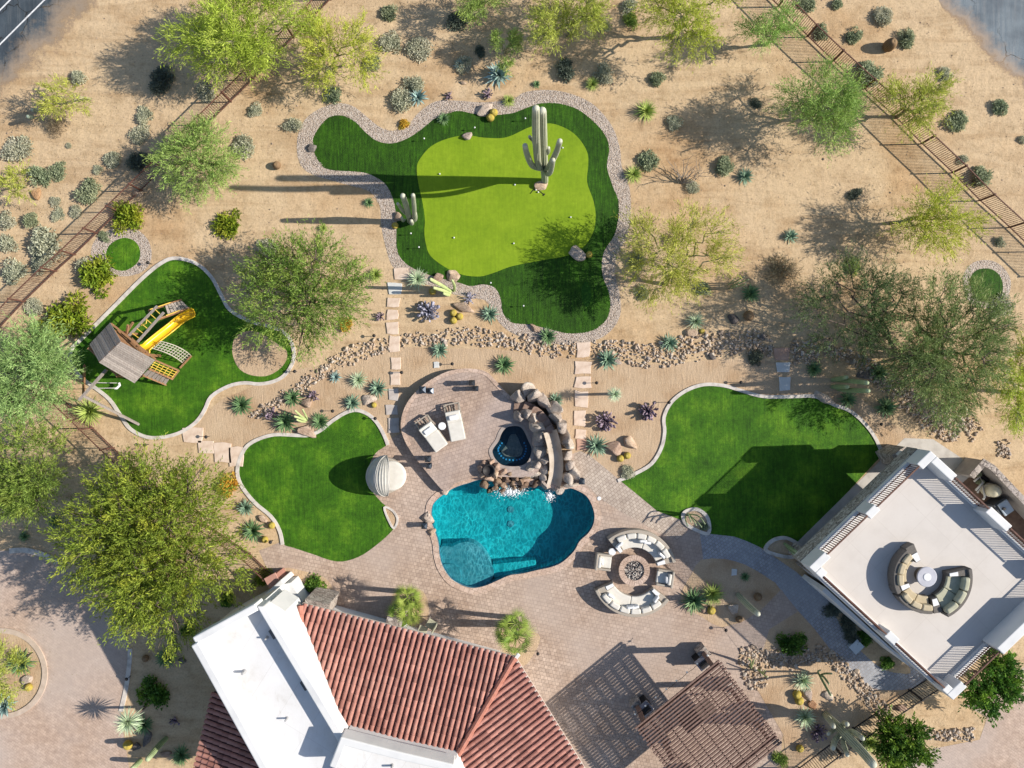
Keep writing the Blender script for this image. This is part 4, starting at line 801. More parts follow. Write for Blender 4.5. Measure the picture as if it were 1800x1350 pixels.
def pads(kind, px, py, r, label, n=46, seed=None):     # prickly plant of upright fleshy pads
    seed = seed if seed is not None else int(px+py); rng = random.Random(seed); mb = MB(); R = r/30; b = P(px, py, R*.4); b.z = 0
    for i in range(n):
        a = rng.uniform(0, 6.28); q = math.sqrt(rng.random())*.75*R; z = rng.uniform(.1, .95)*R*(1.05-.6*q/R); c = b+Vector((q*math.cos(a), q*math.sin(a), z))
        d = (Vector((math.cos(a), math.sin(a), 0))*(.3+q/R)+Vector((rng.gauss(0, .4), rng.gauss(0, .4), .8))).normalized(); s = d.cross(Vector((rng.gauss(0, 1), rng.gauss(0, 1), .2))).normalized(); t = s.cross(d); l = R*rng.uniform(.26, .4); w = l*.42; vs = []
        for zz, rr in ((0, .3), (.3, .9), (.65, 1), (.9, .6), (1, .15)):
            vs += [c+d*l*zz+s*w*rr, c+d*l*zz+t*w*.25*rr, c+d*l*zz-s*w*rr, c+d*l*zz-t*w*.25*rr]
        mb.tube([b+Vector((0, 0, -.02)), c+d*l*.1], [.03, .02], 4)
        mb.add(vs, [[4*i_+k, 4*i_+(k+1) % 4, 4*i_+4+(k+1) % 4, 4*i_+4+k] for i_ in range(4) for k in range(4)])
    return tag(mesh('prickly_plant', mb, AG[kind], org=b, norm=False, smooth=True), label, 'plant', 'purple prickly plants')
gold = cactus_mat('golden_spines', [(.16, .12, .012), (.28, .205, .016), (.36, .27, .03)], (.5, .4, .12)); golddark = cactus_mat('brown_spines', [(.1, .06, .04), (.16, .1, .06)], (.3, .2, .1))
def barrel(px, py, r, label, m=gold, group='golden barrel cacti', tall=.95, lean=None):
    key = ('barrel', m.name)
    def mk():
        mb = MB(); prof = [(.55, 0), (.9, .2), (1, .55), (.95, .95), (.75, 1.3), (.45, 1.5), (.16, 1.5), (.05, 1.46)]; n = 60; mb.lathe(prof, n, ribs=20, depth=.16)
        o = mesh('barrel_cactus', mb, m, smooth=True); rv = [1-(.5-.5*math.cos(20*2*math.pi*k/n)) for _ in prof for k in range(n)]
        for nm, vals in (('ridge', rv), ('tip', [0]*(6*n)+[.6]*(2*n))):
            a = o.data.attributes.new(nm, 'FLOAT', 'POINT'); a.data.foreach_set('value', vals)
        return o
    p = P(px, py, r/30); s = r/30*1.05
    return once(key, mk, (p.x, p.y, 0), random.uniform(0, 6), (s, s, s*tall), label, group, 'cactus', 'barrel_cactus')
sag_m = cactus_mat('saguaro_skin', [(.13, .15, .085), (.19, .21, .12), (.25, .26, .16)], (.5, .5, .4))
col_m = cactus_mat('column_skin', [(.08, .13, .05), (.13, .19, .07), (.18, .25, .1)], (.38, .44, .26)); pale_m = cactus_mat('pale_column_skin', [(.22, .28, .1), (.3, .37, .14), (.38, .44, .19)], (.45, .5, .25))
def ribtube(name, pts, r, m, root, n=48, ribs=12, tipz=.35, foot=.85):
    r *= .62; pts = spl(pts, 6, False); pts = [Vector(p) for p in pts]; L = [0]
    for a, b in zip(pts, pts[1:]): L.append(L[-1]+(b-a).length)
    T = L[-1]; rad = [r*(foot+(1-foot)*min(1, l/(.3*T)))*(1-.12*max(0, (l/T-.6)/.4)) for l in L]
    d = (pts[-1]-pts[-2]).normalized(); e = pts[-1]; re = rad[-1]; extra = []
    for q in (.45, .75, .93): extra.append((e+d*re*q, re*math.sqrt(max(.02, 1-q*q))))
    pts2 = pts+[x for x, _ in extra]; rad2 = rad+[y for _, y in extra]
    mb = MB().tube(pts2, rad2, n, ribs, .2); o = mesh(name, mb, m, root, norm=False, smooth=True)
    for nm in ('tip', 'ridge'):
        vals = []
        for i, p in enumerate(pts2):
            l = L[i] if i < len(L) else T+.1; tv = max(0, min(1, (l-(T-tipz))/tipz))*.9
            vals += [tv if nm == 'tip' else 1-(.5-.5*math.cos(ribs*2*math.pi*k/n)) for k in range(n)]
        a = o.data.attributes.new(nm, 'FLOAT', 'POINT'); a.data.foreach_set('value', vals)
    return o
def cactus(label, base, stems, m, name='columnar_cactus', ribs=12, group=None, cat='cactus'):
    # stems: (part name, radius, [(px,py,z),...])
    root = thing(name, label, cat, P(*base), group=group)
    for nm, r, pts in stems: ribtube(nm, [P(*q) for q in pts], r, m, root, ribs=ribs, n=4*ribs)
    return root
bo_m = {'tan': boulder_mat('boulder_tan', [(.33, .23, .16), (.45, .33, .25), (.55, .43, .34)]), 'pale': boulder_mat('boulder_pale', [(.42, .34, .28), (.54, .45, .38), (.6, .52, .45)]), 'dark': boulder_mat('boulder_dark', [(.1, .09, .09), (.18, .16, .15), (.26, .23, .21)]), 'rust': boulder_mat('boulder_rust', [(.32, .18, .09), (.45, .27, .15), (.5, .33, .2)])}
def rockverts(seed, n=3, rough=.32, flat=.7):
    bm = bmesh.new(); bmesh.ops.create_icosphere(bm, subdivisions=n, radius=1); rng = random.Random(seed); o = Vector((rng.uniform(0, 99), rng.uniform(0, 99), 0))
    planes = [(Vector((rng.gauss(0, 1), rng.gauss(0, 1), rng.gauss(0, .6))).normalized(), rng.uniform(.48, .8)) for _ in range(14)]
    for v in bm.verts:
        p = v.co.copy(); q = 1.12+rough*noise.noise(p*1.1+o)+rough*.2*noise.noise(p*3.1+o)
        crease = abs(noise.noise(p*1.4+o*2)); q -= .16*max(0, 1-crease*9); p *= q
        for nr, d in planes:
            e = p.dot(nr)-d
            if e > 0: p -= nr*e*.97
        p.z *= flat; v.co = p
    return bm
def boulder(kind, px, py, rx, ry, label, rot=0, h=.75, seed=None, group='boulders in the beds'):
    seed = seed if seed is not None else int(px*3+py); bm = rockverts(seed); me = bpy.data.meshes.new('boulder')
    for v in bm.verts: v.co.z = max(v.co.z, -.25)
    bm.to_mesh(me); bm.free(); me.materials.append(bo_m[kind]); me.polygons.foreach_set('use_smooth', [True]*len(me.polygons))
    z = (rx+ry)/60*h*.4; p = P(px, py, z); o = link('boulder', me, None, Vector((p.x, p.y, .05))); o.scale = (rx/30*1.12, ry/30*1.12, (rx+ry)/60*h); o.rotation_euler = (0, 0, math.radians(rot))
    return tag(o, label, 'boulder', group)
flag_m = {'pink': mat('flagstone_pink', [(.5, .37, .28), (.6, .47, .37), (.66, .53, .43)], 2.2, .85, .4, 20), 'grey': mat('flagstone_grey', [(.36, .31, .28), (.45, .4, .36), (.5, .45, .41)], 2.2, .85, .4, 20), 'red': mat('flagstone_red', [(.42, .25, .18), (.5, .32, .24)], 2.2, .85, .4, 20), 'white': mat('flagstone_white', [(.5, .5, .48), (.6, .6, .58)], 2.2, .85, .4, 20)}
def flag(kind, px, py, rx, ry, label, seed=None, z=.06):
    rng = random.Random(seed if seed is not None else int(px*5+py)); j = lambda q: rng.uniform(-q, q); pts = []
    for cx_, cy_, w_ in ((-1, -1, .16), (0, -1, .05), (1, -1, .16), (1, 0, .05), (1, 1, .16), (0, 1, .05), (-1, 1, .16), (-1, 0, .05)):
        pts.append(P(px+rx*(cx_*.94+j(w_)*(1 if cx_ else 3)), py+ry*(cy_*.94+j(w_)*(1 if cy_ else 3)), z))
    c = P(px, py); o = mesh('stepping_stone', MB().prism(pts, -.02, z), flag_m[kind], org=c, bevel=.02); return tag(o, label, 'paving stone', 'stepping stones through the sand')
# ---------------------------------------------------------------- trees
tree('big dense lime green palo verde over the brown fence at the top of the garden', 425, 52, 128, 92, (410, 108), 5.2, 15000, 'lime', blobs=15, seed=1, L=.3, spread=.54)
tree('open lime green palo verde right of the brown fence, with sky blue sage beside it', 590, 92, 62, 72, (572, 142), 3.8, 5600, 'lime', blobs=9, seed=2)
tree('round pale green palo verde leaning over the brown fence near the grey sage', 344, 280, 66, 64, (330, 285), 3.2, 8200, 'fresh', blobs=11, seed=3, spread=.7)
tree('small sparse palo verde by the grey street with two pale cacti beside it', 112, 168, 48, 38, (160, 174), 2.2, 1500, 'yellow', blobs=6, seed=4, spread=.5)
tree('lime green palo verde at the top edge above the dark round sage', 995, 22, 66, 58, (1000, 62), 4, 7000, 'yellow', blobs=10, seed=5)
tree('spreading palo verde at the top edge with a long trunk shadow', 1215, 22, 82, 66, (1180, 66), 5, 6600, 'lime', blobs=10, seed=6)
tree('wispy pale palo verde leaning on the far fence at the top edge', 1362, 62, 56, 46, (1348, 78), 3.6, 2600, 'fresh', blobs=7, seed=7, spread=.5)
tree('fresh green palo verde inside the far fence with a wide ragged shadow', 1442, 188, 74, 72, (1425, 208), 4.6, 8500, 'fresh', blobs=11, seed=8)
tree('thin palo verde growing through the far fence, its branches showing', 1622, 172, 72, 64, (1576, 206), 4.0, 4300, 'yellow', blobs=9, seed=9, spread=.5)
tree('low palo verde fanning out to the right beside the far fence', 1640, 385, 82, 58, (1566, 392), 3.6, 5200, 'lime', blobs=10, seed=10, spread=.55)
tree('airy yellow green palo verde between the putting green and the right desert', 1190, 452, 98, 106, (1168, 500), 4.4, 8500, 'yellow', blobs=13, seed=11, spread=.5)
tree('dense olive mesquite between the play lawn and the stepping stones', 532, 522, 108, 100, (520, 535), 4.6, 15500, 'olive', 'brown', 15, .24, .065, seed=12, spread=.7, name='mesquite_tree')
tree('huge golden olive mesquite shading the drive by the house', 272, 962, 150, 168, (296, 935), 6.4, 33000, 'gold', 'brown', 20, .26, .08, seed=13, spread=.72, name='mesquite_tree', zf=.9)
tree('pale grey green tree at the left edge below the play lawn corner', 40, 655, 82, 80, (62, 660), 4.8, 13500, 'grey', 'brown', 13, .28, .055, seed=14, spread=.66, name='mesquite_tree')
tree('green tree at the left edge between the pale tree and the drive', 42, 838, 72, 88, (66, 820), 4.8, 11000, 'olive', 'brown', 12, .26, .06, seed=15, spread=.6, name='mesquite_tree')
tree('open dark green mesquite with bare limbs over the right end of the dry creek', 1508, 538, 96, 96, (1575, 618), 4.6, 7800, 'dark', 'brown', 14, .26, .05, seed=16, spread=.5, name='mesquite_tree')
tree('full grey green mesquite beside the small tee green above the terrace building', 1662, 612, 104, 128, (1640, 625), 5.2, 20000, 'mesq', 'brown', 17, .26, .055, seed=17, spread=.64, name='mesquite_tree')
tree('yellow green tree cut by the right edge above the cobble patch', 1795, 668, 52, 92, (1775, 690), 4.6, 6500, 'lime', blobs=9, seed=18)
tree('feathery palo verde at the top edge left of the agave bed', 848, 2, 44, 34, (850, 22), 3, 2400, 'fresh', blobs=6, seed=19)
tree('slim palo verde rooted in the round island of the drive', -4, 1190, 46, 66, (6, 1185), 2.8, 2400, 'yellow', blobs=8, seed=20, spread=.5)
tree('thin brown green palo verde at the left edge among the sage', 20, 322, 42, 28, (45, 328), 2.2, 1100, 'yellow', blobs=5, seed=21, spread=.5)
tree('leafy dark green citrus tree below the terrace railing', 1735, 1192, 46, 56, (1715, 1180), 2.8, 5200, 'citrus', 'brown', 11, .24, .13, seed=22, spread=.62, name='citrus_tree', droop=.05)
tree('leafy bright green citrus tree beside the big saguaro and black fence', 1583, 1306, 44, 46, (1570, 1295), 2.8, 5200, 'citrus', 'brown', 10, .24, .13, seed=23, spread=.62, name='citrus_tree', droop=.05)
tree('thin feathery palo verde behind the blue agave at the top of the garden', 892, 84, 24, 36, (890, 92), 2.4, 1500, 'fresh', blobs=5, seed=24)
# ---------------------------------------------------------------- shrubs
for k, x, y, r, l in (
 ('sage', 137, 135, 15, 'silver sage shrub just above the small sparse palo verde'), ('sage', 251, 200, 16, 'upper of two silver sage shrubs left of the brown fence'), ('sage', 243, 233, 17, 'lower of two silver sage shrubs left of the brown fence'),
 ('sage', 28, 264, 22, 'wide pale sage shrub near the left edge below the two pale cacti'), ('sagegreen', 65, 305, 21, 'green grey shrub joined to a smaller one beside the rust rock'), ('sagegreen', 99, 302, 16, 'smaller shrub touching the green grey one by the rust rock'),
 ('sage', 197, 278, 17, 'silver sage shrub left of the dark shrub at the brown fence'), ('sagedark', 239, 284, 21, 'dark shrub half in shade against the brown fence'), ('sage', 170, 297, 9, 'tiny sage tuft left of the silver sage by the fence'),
 ('sagegreen', 151, 331, 23, 'round shrub touching the brown fence shadow, by itself'), ('sage', 96, 354, 10, 'small sage right above a pair of little sages'), ('sage', 100, 375, 12, 'left one of a pair of little sages near the fence shadow'), ('sage', 132, 370, 11, 'right one of a pair of little sages near the fence shadow'),
 ('sage', 6, 388, 18, 'sage shrub cut by the left edge, upper one'), ('sagegreen', 53, 386, 17, 'round sage above the large grey clump'), ('sage', 8, 428, 20, 'sage shrub cut by the left edge, lower one'), ('sage', 77, 428, 30, 'large grey sage clump beside the brown fence shadow'),
 ('sagegreen', 182, 417, 11, 'small shrub between the brown fence and the tiny green'), ('sage', 363, 160, 18, 'grey sage standing in the fence shadow below the dense palo verde'), ('sage', 428, 254, 19, 'round grey sage alone on the open sand right of the pale palo verde'),
 ('sage', 447, 192, 14, 'grey sage in the edge of the palo verde shadow'), ('sagedark', 281, 134, 27, 'black green creosote bush in the tree shade by the street'), ('dry', 98, 220, 19, 'dry brown shrub under the small sparse palo verde'), ('sage', 121, 256, 6, 'tiniest sage tuft on open sand near the street'),
 ('sage', 20, 477, 20, 'silver sage at the left edge outside the fence'), ('sage', 68, 461, 21, 'silver sage leaning on the outside of the brown fence'), ('sage', 152, 467, 17, 'grey sage tucked behind the olive bush by the tiny green'), ('sage', 60, 541, 14, 'grey sage at the foot of the brown fence beside the bright bush'),
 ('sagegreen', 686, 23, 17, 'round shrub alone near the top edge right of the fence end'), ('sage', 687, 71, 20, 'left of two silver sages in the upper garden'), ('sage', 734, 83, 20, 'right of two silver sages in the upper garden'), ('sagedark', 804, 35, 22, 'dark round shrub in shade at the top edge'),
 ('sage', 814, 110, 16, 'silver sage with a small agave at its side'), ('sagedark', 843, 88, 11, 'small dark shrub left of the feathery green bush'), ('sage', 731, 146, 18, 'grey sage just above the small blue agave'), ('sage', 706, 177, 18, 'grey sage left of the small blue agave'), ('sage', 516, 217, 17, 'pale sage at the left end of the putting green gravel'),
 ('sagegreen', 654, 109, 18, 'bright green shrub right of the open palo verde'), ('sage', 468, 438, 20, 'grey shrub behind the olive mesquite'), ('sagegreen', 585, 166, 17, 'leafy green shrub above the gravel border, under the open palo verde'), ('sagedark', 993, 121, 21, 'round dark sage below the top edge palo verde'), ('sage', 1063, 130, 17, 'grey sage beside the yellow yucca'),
 ('sagegreen', 1157, 140, 16, 'flattened grey shrub below the long trunk shadow'), ('sagegreen', 1142, 281, 21, 'big round green grey shrub right of the putting green'), ('sagegreen', 1275, 290, 19, 'round shrub below the ragged tree shadow'), ('sage', 1216, 328, 12, 'small sage under the leafless bush'), ('sage', 1186, 214, 13, 'flat grey sage right of the spiky yucca'),
 ('sage', 1060, 43, 12, 'small sage right of the top edge palo verde'), ('olive', 1111, 35, 15, 'green shrub with a dark side left of the spreading palo verde'), ('sagedark', 1328, 180, 10, 'small dark tuft at the top of the ragged shadow'), ('sage', 1106, 8, 16, 'faint grey sage on the top edge'),
 ('sagegreen', 1421, 6, 16, 'shrub on the top edge behind the far fence'), ('sagegreen', 1473, 7, 11, 'little shrub on the top edge, outside the fence'), ('sage', 1555, 29, 19, 'grey shrub above the leaning barrel cactus'), ('sagegreen', 1505, 63, 15, 'round shrub between the far fence and the leaning barrel'), ('sagegreen', 1597, 66, 16, 'round shrub right of the leaning barrel cactus'),
 ('sagegreen', 1444, 56, 15, 'shrub pressed against the far fence, higher one'), ('sagegreen', 1530, 127, 26, 'wide shrub pushing through the far fence'), ('sage', 1664, 130, 13, 'blue grey sage behind the thin palo verde'), ('sagegreen', 1760, 189, 15, 'round shrub nearest the pale asphalt court'), ('sagegreen', 1684, 208, 20, 'dark round shrub right of the thin palo verde'), ('sage', 1694, 279, 10, 'little shrub just outside the far fence rail'), ('sagegreen', 1727, 308, 20, 'round shrub outside the far fence near the right edge'),
 ('sagedark', 1503, 342, 12, 'dark shrub in the shadow of the low palo verde'), ('sage', 1758, 425, 11, 'blue green tuft inside the far fence'), ('sage', 1797, 245, 8, 'tuft at the right edge'), ('sagegreen', 1120, 458, 18, 'round shrub under the left side of the airy palo verde'), ('sagegreen', 1130, 512, 13, 'grey shrub in the shade of the airy palo verde'), ('sagegreen', 1235, 510, 16, 'shrub under the right side of the airy palo verde'),
 ('sage', 1104, 830, 12, 'round grey sage at the tip of the right lawn kerb'), ('sagegreen', 1238, 925, 9, 'small round shrub in the kerbed bowl beside the path'), ('sagedark', 1328, 630, 14, 'dark shrub at the right end of the dry creek'), ('sage', 1765, 540, 20, 'blue grey shrub beside the small tee green'), ('dry', 1180, 420, 14, 'brown twiggy shrub in the airy palo verde'), ('dry', 1378, 470, 26, 'dry brown brush on the sand above the dry creek'),
 ('bright', 222, 381, 28, 'vivid green bush between the fence and the tiny green'), ('bright', 400, 392, 25, 'vivid yellow green bush alone on the open sand'), ('bright', 167, 486, 29, 'vivid bush in front of the grey sage left of the play lawn'), ('bright', 116, 556, 38, 'largest vivid green bush left of the play lawn'), ('bright', 66, 575, 17, 'small vivid bush next to the largest one'),
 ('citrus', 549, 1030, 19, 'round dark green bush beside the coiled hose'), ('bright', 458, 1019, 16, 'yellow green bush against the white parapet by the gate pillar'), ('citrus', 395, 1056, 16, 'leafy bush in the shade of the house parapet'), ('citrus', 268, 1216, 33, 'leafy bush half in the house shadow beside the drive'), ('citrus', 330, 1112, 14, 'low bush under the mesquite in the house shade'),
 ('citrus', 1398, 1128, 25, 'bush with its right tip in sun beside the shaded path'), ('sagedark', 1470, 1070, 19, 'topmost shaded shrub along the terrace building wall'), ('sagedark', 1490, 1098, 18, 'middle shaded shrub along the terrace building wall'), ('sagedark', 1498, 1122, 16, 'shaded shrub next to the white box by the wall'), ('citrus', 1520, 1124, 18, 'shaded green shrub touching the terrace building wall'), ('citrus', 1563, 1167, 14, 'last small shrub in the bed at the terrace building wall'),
 ('orange', 709, 217, 11, 'little orange flowering shrub above the gravel border'), ('orange', 606, 572, 13, 'yellow flowering shrub at the right side of the olive mesquite'), ('orange', 397, 852, 20, 'orange flowering shrub at the edge of the huge mesquite'), ('olive', 1372, 1338, 15, 'grey green shrub at the bottom corner of the pergola'), ('fresh', 1500, 470, 14, 'grassy tuft on the sand in the dark mesquite')):
    shrub(k, x, y, r, l)
# ---------------------------------------------------------------- agaves and yuccas
for k, x, y, r, l in (
 ('blue', 877, 131, 21, 'large blue agave with pointed leaves above the pale boulder'), ('blue', 735, 171, 15, 'small blue agave wedged between two grey sages'), ('blue', 808, 113, 10, 'little agave in front of the silver sage'), ('deep', 779, 209, 11, 'agave at the upper edge of the putting fringe'), ('yucca', 894, 177, 11, 'small bright yucca on the gravel above the putting green'), ('yucca', 1136, 195, 20, 'spiky yellow green yucca right of the gravel with a long shadow'),
 ('yucca', 1041, 148, 13, 'yellow yucca in front of the grey sage'), ('yucca', 1114, 306, 17, 'spiky yucca at the right gravel edge'), ('deep', 943, 148, 7, 'tiny green agave above the gravel'), ('deep', 648, 356, 9, 'small bright agave left of the gravel border'), ('yucca', 568, 401, 8, 'small yucca in the cactus shadow'), ('yucca', 660, 483, 14, 'yucca left of the top stepping stones'),
 ('pale', 734, 491, 18, 'pale spiky yucca throwing its shadow on a stepping stone'), ('agave', 861, 552, 15, 'agave at the lower gravel edge of the putting green'), ('agave', 773, 615, 14, 'agave below the dry creek near the stepping stones'), ('deep', 886, 641, 18, 'deep green agave above the raised terrace'), ('deep', 424, 712, 19, 'deep green agave at the left end of the cobble bed'), ('blue', 590, 663, 10, 'blue green agave in the shadow of the round yucca'),
 ('pale', 630, 668, 16, 'round blue grey yucca below the dry creek'), ('agave', 664, 683, 15, 'agave right of the round blue grey yucca'), ('agave', 619, 708, 14, 'agave left of the pale boulder at the daybed lawn'), ('deep', 514, 699, 17, 'agave beside the tan boulder on the cobbles'), ('deep', 501, 742, 19, 'deep green agave left of the pale columns on the lawn edge'), ('deep', 563, 741, 17, 'deep green agave on the lawn edge right of the tan boulder'),
 ('yucca', 156, 724, 26, 'broad green yucca clump beneath the swing beam'), ('deep', 963, 591, 16, 'agave at the bottom tip of the putting green'), ('agave', 1177, 603, 15, 'agave above the dry creek below the airy palo verde'), ('agave', 1068, 632, 17, 'grassy agave next to the white rock'), ('deep', 1320, 516, 17, 'deep green agave right of the dark stems'), ('pale', 1223, 565, 17, 'pale spiky yucca on top of the brown boulder'),
 ('agave', 1049, 783, 18, 'striped agave left of two tan boulders'), ('agave', 977, 703, 12, 'small agave behind the slide rocks'), ('deep', 1431, 649, 15, 'dark agave in the tree shade above the right lawn'), ('deep', 1545, 655, 17, 'dark agave right of the shaded boulder'), ('deep', 1490, 702, 16, 'dark agave at the kerb below the column cacti'), ('deep', 1558, 716, 18, 'dark agave at the far right of the right lawn'),
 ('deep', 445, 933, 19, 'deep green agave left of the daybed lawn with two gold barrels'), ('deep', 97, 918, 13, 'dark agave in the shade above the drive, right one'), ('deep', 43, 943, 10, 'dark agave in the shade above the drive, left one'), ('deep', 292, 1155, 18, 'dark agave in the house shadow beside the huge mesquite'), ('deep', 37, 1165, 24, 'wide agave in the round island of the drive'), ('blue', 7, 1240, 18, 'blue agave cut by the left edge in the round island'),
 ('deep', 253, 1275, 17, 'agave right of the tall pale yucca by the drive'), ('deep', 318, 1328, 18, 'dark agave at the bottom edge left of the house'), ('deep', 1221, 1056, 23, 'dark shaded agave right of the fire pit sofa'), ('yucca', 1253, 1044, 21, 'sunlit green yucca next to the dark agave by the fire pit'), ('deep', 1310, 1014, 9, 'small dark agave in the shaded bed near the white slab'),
 ('pale', 1412, 1197, 20, 'upper big agave right of the pergola with two gold barrels'), ('pale', 1416, 1262, 20, 'lower big agave right of the pergola beside the saguaro'), ('agave', 432, 892, 14, 'grey agave under the right rim of the huge mesquite'), ('yucca', 1530, 1306, 19, 'grassy yucca behind the saguaro at the black fence'), ('agave', 1390, 415, 13, 'spiky grey agave alone on the right desert'), ('agave', 1310, 310, 14, 'small agave right of the round shrub on the right desert')):
    spiky(k, x, y, r, l)
spiky('pale', 1080, 693, 12, 'round yucca head on a tall stem right of the stepping stones', stem=1.6)
spiky('pale', 226, 1268, 20, 'pale round yucca on a tall stem beside the drive', stem=1.9)
for k, x, y, r, l, n in (('purple', 789, 168, 9, 'dark purple prickly plant above the gravel, left one', 20), ('purple', 858, 165, 11, 'purple prickly plant just left of the pale boulder', 24), ('silver', 753, 548, 21, 'large silver purple pad plant right of the stepping stones', 70), ('silver', 826, 524, 12, 'silver pad plant above the cracked boulder', 28), ('purple', 668, 556, 10, 'small purple prickly plant left of the stepping stones', 22),
  ('purple', 1140, 722, 19, 'round purple pad plant left of the right lawn kerb', 60), ('purple', 1065, 740, 20, 'tall purple pad plant shading a stepping stone', 60), ('purple', 550, 695, 13, 'purple plant behind the tan boulder on the cobbles', 28), ('purple', 479, 728, 15, 'dark purple plant left of the deep green agave', 34), ('purple', 307, 1268, 11, 'purple plant in the house shadow', 24), ('purple', 1441, 1288, 17, 'dark purple plant at the foot of the saguaro', 44)):
    pads(k, x, y, r, l, n)
# ---------------------------------------------------------------- cacti
for x, y, r, l in ((868, 197, 7, 'gold barrel right of the pale boulder, upper one'), (862, 206, 7, 'gold barrel right of the pale boulder, lower one'), (694, 396, 6, 'gold barrel at the foot of the three armed cactus'), (797, 550, 6.5, 'top gold barrel of the three at the cracked boulder'), (797, 563, 6.5, 'bottom gold barrel of the three at the cracked boulder'), (808, 556, 6.5, 'right gold barrel of the three at the cracked boulder'),
  (657, 712, 5, 'single gold barrel below the pale boulder'), (1091, 806, 6.5, 'left gold barrel of the pair below two tan boulders'), (1103, 801, 6.5, 'right gold barrel of the pair below two tan boulders'), (1234, 582, 5, 'gold barrel beside the brown boulder with a yucca'), (1036, 447, 6, 'gold barrel at the long boulder on the putting fringe'), (1251, 1074, 7.5, 'gold barrel next to the sunlit yucca at the fire pit'),
  (1402, 1222, 7.5, 'upper gold barrel of the pair right of the pergola'), (1406, 1233, 7.5, 'lower gold barrel of the pair right of the pergola'), (1407, 1317, 6.5, 'lone gold barrel below the big agaves'), (477, 924, 6, 'upper gold barrel at the daybed lawn kerb'), (465, 949, 6, 'lower gold barrel at the daybed lawn kerb'), (49, 1209, 6.5, 'gold barrel in the round island'), (223, 1311, 8, 'gold barrel beside the drive near the column cacti'), (760, 512, 6.5, 'gold barrel shaded by the leaning pale columns')):
    barrel(x, y, r, l)
for x, y, r, l in ((1333, 1050, 7, 'dark barrel in the shaded bed right of the lone column'), (1300, 1089, 6, 'dark barrel below the rock in the shaded bed'), (255, 1158, 6, 'dark barrel in the house shadow'), (486, 290, 7, 'brown barrel alone on the sand left of the putting green'), (1317, 555, 9, 'dark green barrel right of the grey boulder')):
    barrel(x, y, r, l, golddark, 'dark barrel cacti', 1.1)
barrel(1563, 80, 10, 'tall leaning brown barrel outside the far fence', golddark, 'dark barrel cacti', 1.7)
S = 'saguaro_cactus'
cactus('giant saguaro with many arms standing on the putting green', (958, 318), [
  ('trunk', .36, [(958, 320, -.05), (957, 303, 1.5), (955, 268, 4.5), (954, 228, 7.5), (953, 195, 9.7)]), ('arm', .31, [(957, 294, 2.4), (949, 295, 3.0), (946, 288, 3.7), (944, 270, 5.5), (942, 230, 9.0), (942, 191, 11.3)]),
  ('arm', .25, [(956, 297, 2.3), (944, 295, 3.0), (934, 289, 4.0), (926, 270, 5.9), (923, 256, 7.1)]), ('arm', .25, [(957, 297, 2.2), (964, 294, 3.4), (972, 280, 5.6), (979, 265, 6.9), (984, 248, 8.3)]), ('arm', .22, [(958, 303, 1.8), (963, 306, 3.2), (967, 303, 4.2), (970, 294, 5.1), (972, 281, 6.4)]),
  ('arm', .2, [(954, 270, 4.4), (946, 263, 4.8), (940, 252, 5.6), (938, 243, 6.4)]), ('arm', .15, [(946, 258, 5.0), (938, 248, 5.6), (932, 242, 6.0), (931, 240, 6.4)]), ('arm', .17, [(955, 276, 3.9), (946, 272, 4.1), (942, 265, 4.6)]), ('arm', .17, [(957, 272, 4.3), (963, 268, 4.5), (964, 260, 5.2)])], sag_m, S, 14)
cactus('saguaro with three tall arms and a boulder on the left gravel edge', (716, 389), [
  ('trunk', .26, [(720, 390, -.05), (718, 378, 1.4), (714, 362, 3), (708, 344, 5.0)]), ('arm', .2, [(720, 384, .9), (727, 380, 1.3), (728, 366, 3), (726, 343, 5.2)]), ('arm', .22, [(722, 388, .5), (729, 386, .8), (729, 374, 2)]), ('arm', .15, [(717, 378, 1.2), (709, 372, 1.7), (702, 362, 2.6), (699, 358, 3.2)]), ('arm', .2, [(722, 391, .1), (724, 393, .5), (723, 388, 1.2)]), ('arm', .13, [(712, 386, .3), (708, 388, .6), (706, 382, 1.2)])], sag_m, S)
cactus('stout saguaro with short arms leaning over the black fence', (1448, 1254), [
  ('trunk', .4, [(1450, 1255, -.05), (1463, 1268, 1.2), (1485, 1290, 2.6), (1512, 1318, 4.2), (1534, 1343, 5.7)]), ('arm', .24, [(1462, 1268, 1.2), (1455, 1262, 1.6), (1461, 1270, 2.4), (1465, 1277, 3.0)]), ('arm', .25, [(1478, 1280, 2.0), (1484, 1272, 2.2), (1489, 1273, 3.0)]), ('arm', .24, [(1485, 1288, 2.4), (1498, 1286, 2.7), (1508, 1292, 3.3), (1516, 1298, 4.0)]), ('arm', .25, [(1478, 1290, 2.2), (1470, 1298, 2.5), (1466, 1306, 3), (1464, 1315, 3.8)]), ('arm', .21, [(1484, 1298, 2.6), (1482, 1305, 2.9), (1486, 1317, 3.5), (1489, 1327, 4.2)]), ('arm', .2, [(1470, 1280, 1.8), (1462, 1286, 2), (1456, 1290, 2.6)])], sag_m, S)
cactus('single stout column cactus leaning in the shaded bed near the fire pit', (1298, 1046), [('stem', .28, [(1297, 1045, -.05), (1305, 1054, .9), (1318, 1067, 2.1), (1332, 1079, 3.3)])], sag_m)
cactus('thick column cactus by the drive at the bottom, in the house shade', (292, 1298), [('stem', .27, [(293, 1297, -.05), (280, 1310, .8), (260, 1334, 2.2)])], col_m)
cactus('short column cactus at the bottom edge next to the thick one', (247, 1338), [('stem', .24, [(248, 1336, -.05), (240, 1344, .6), (233, 1350, 1.1)])], col_m)
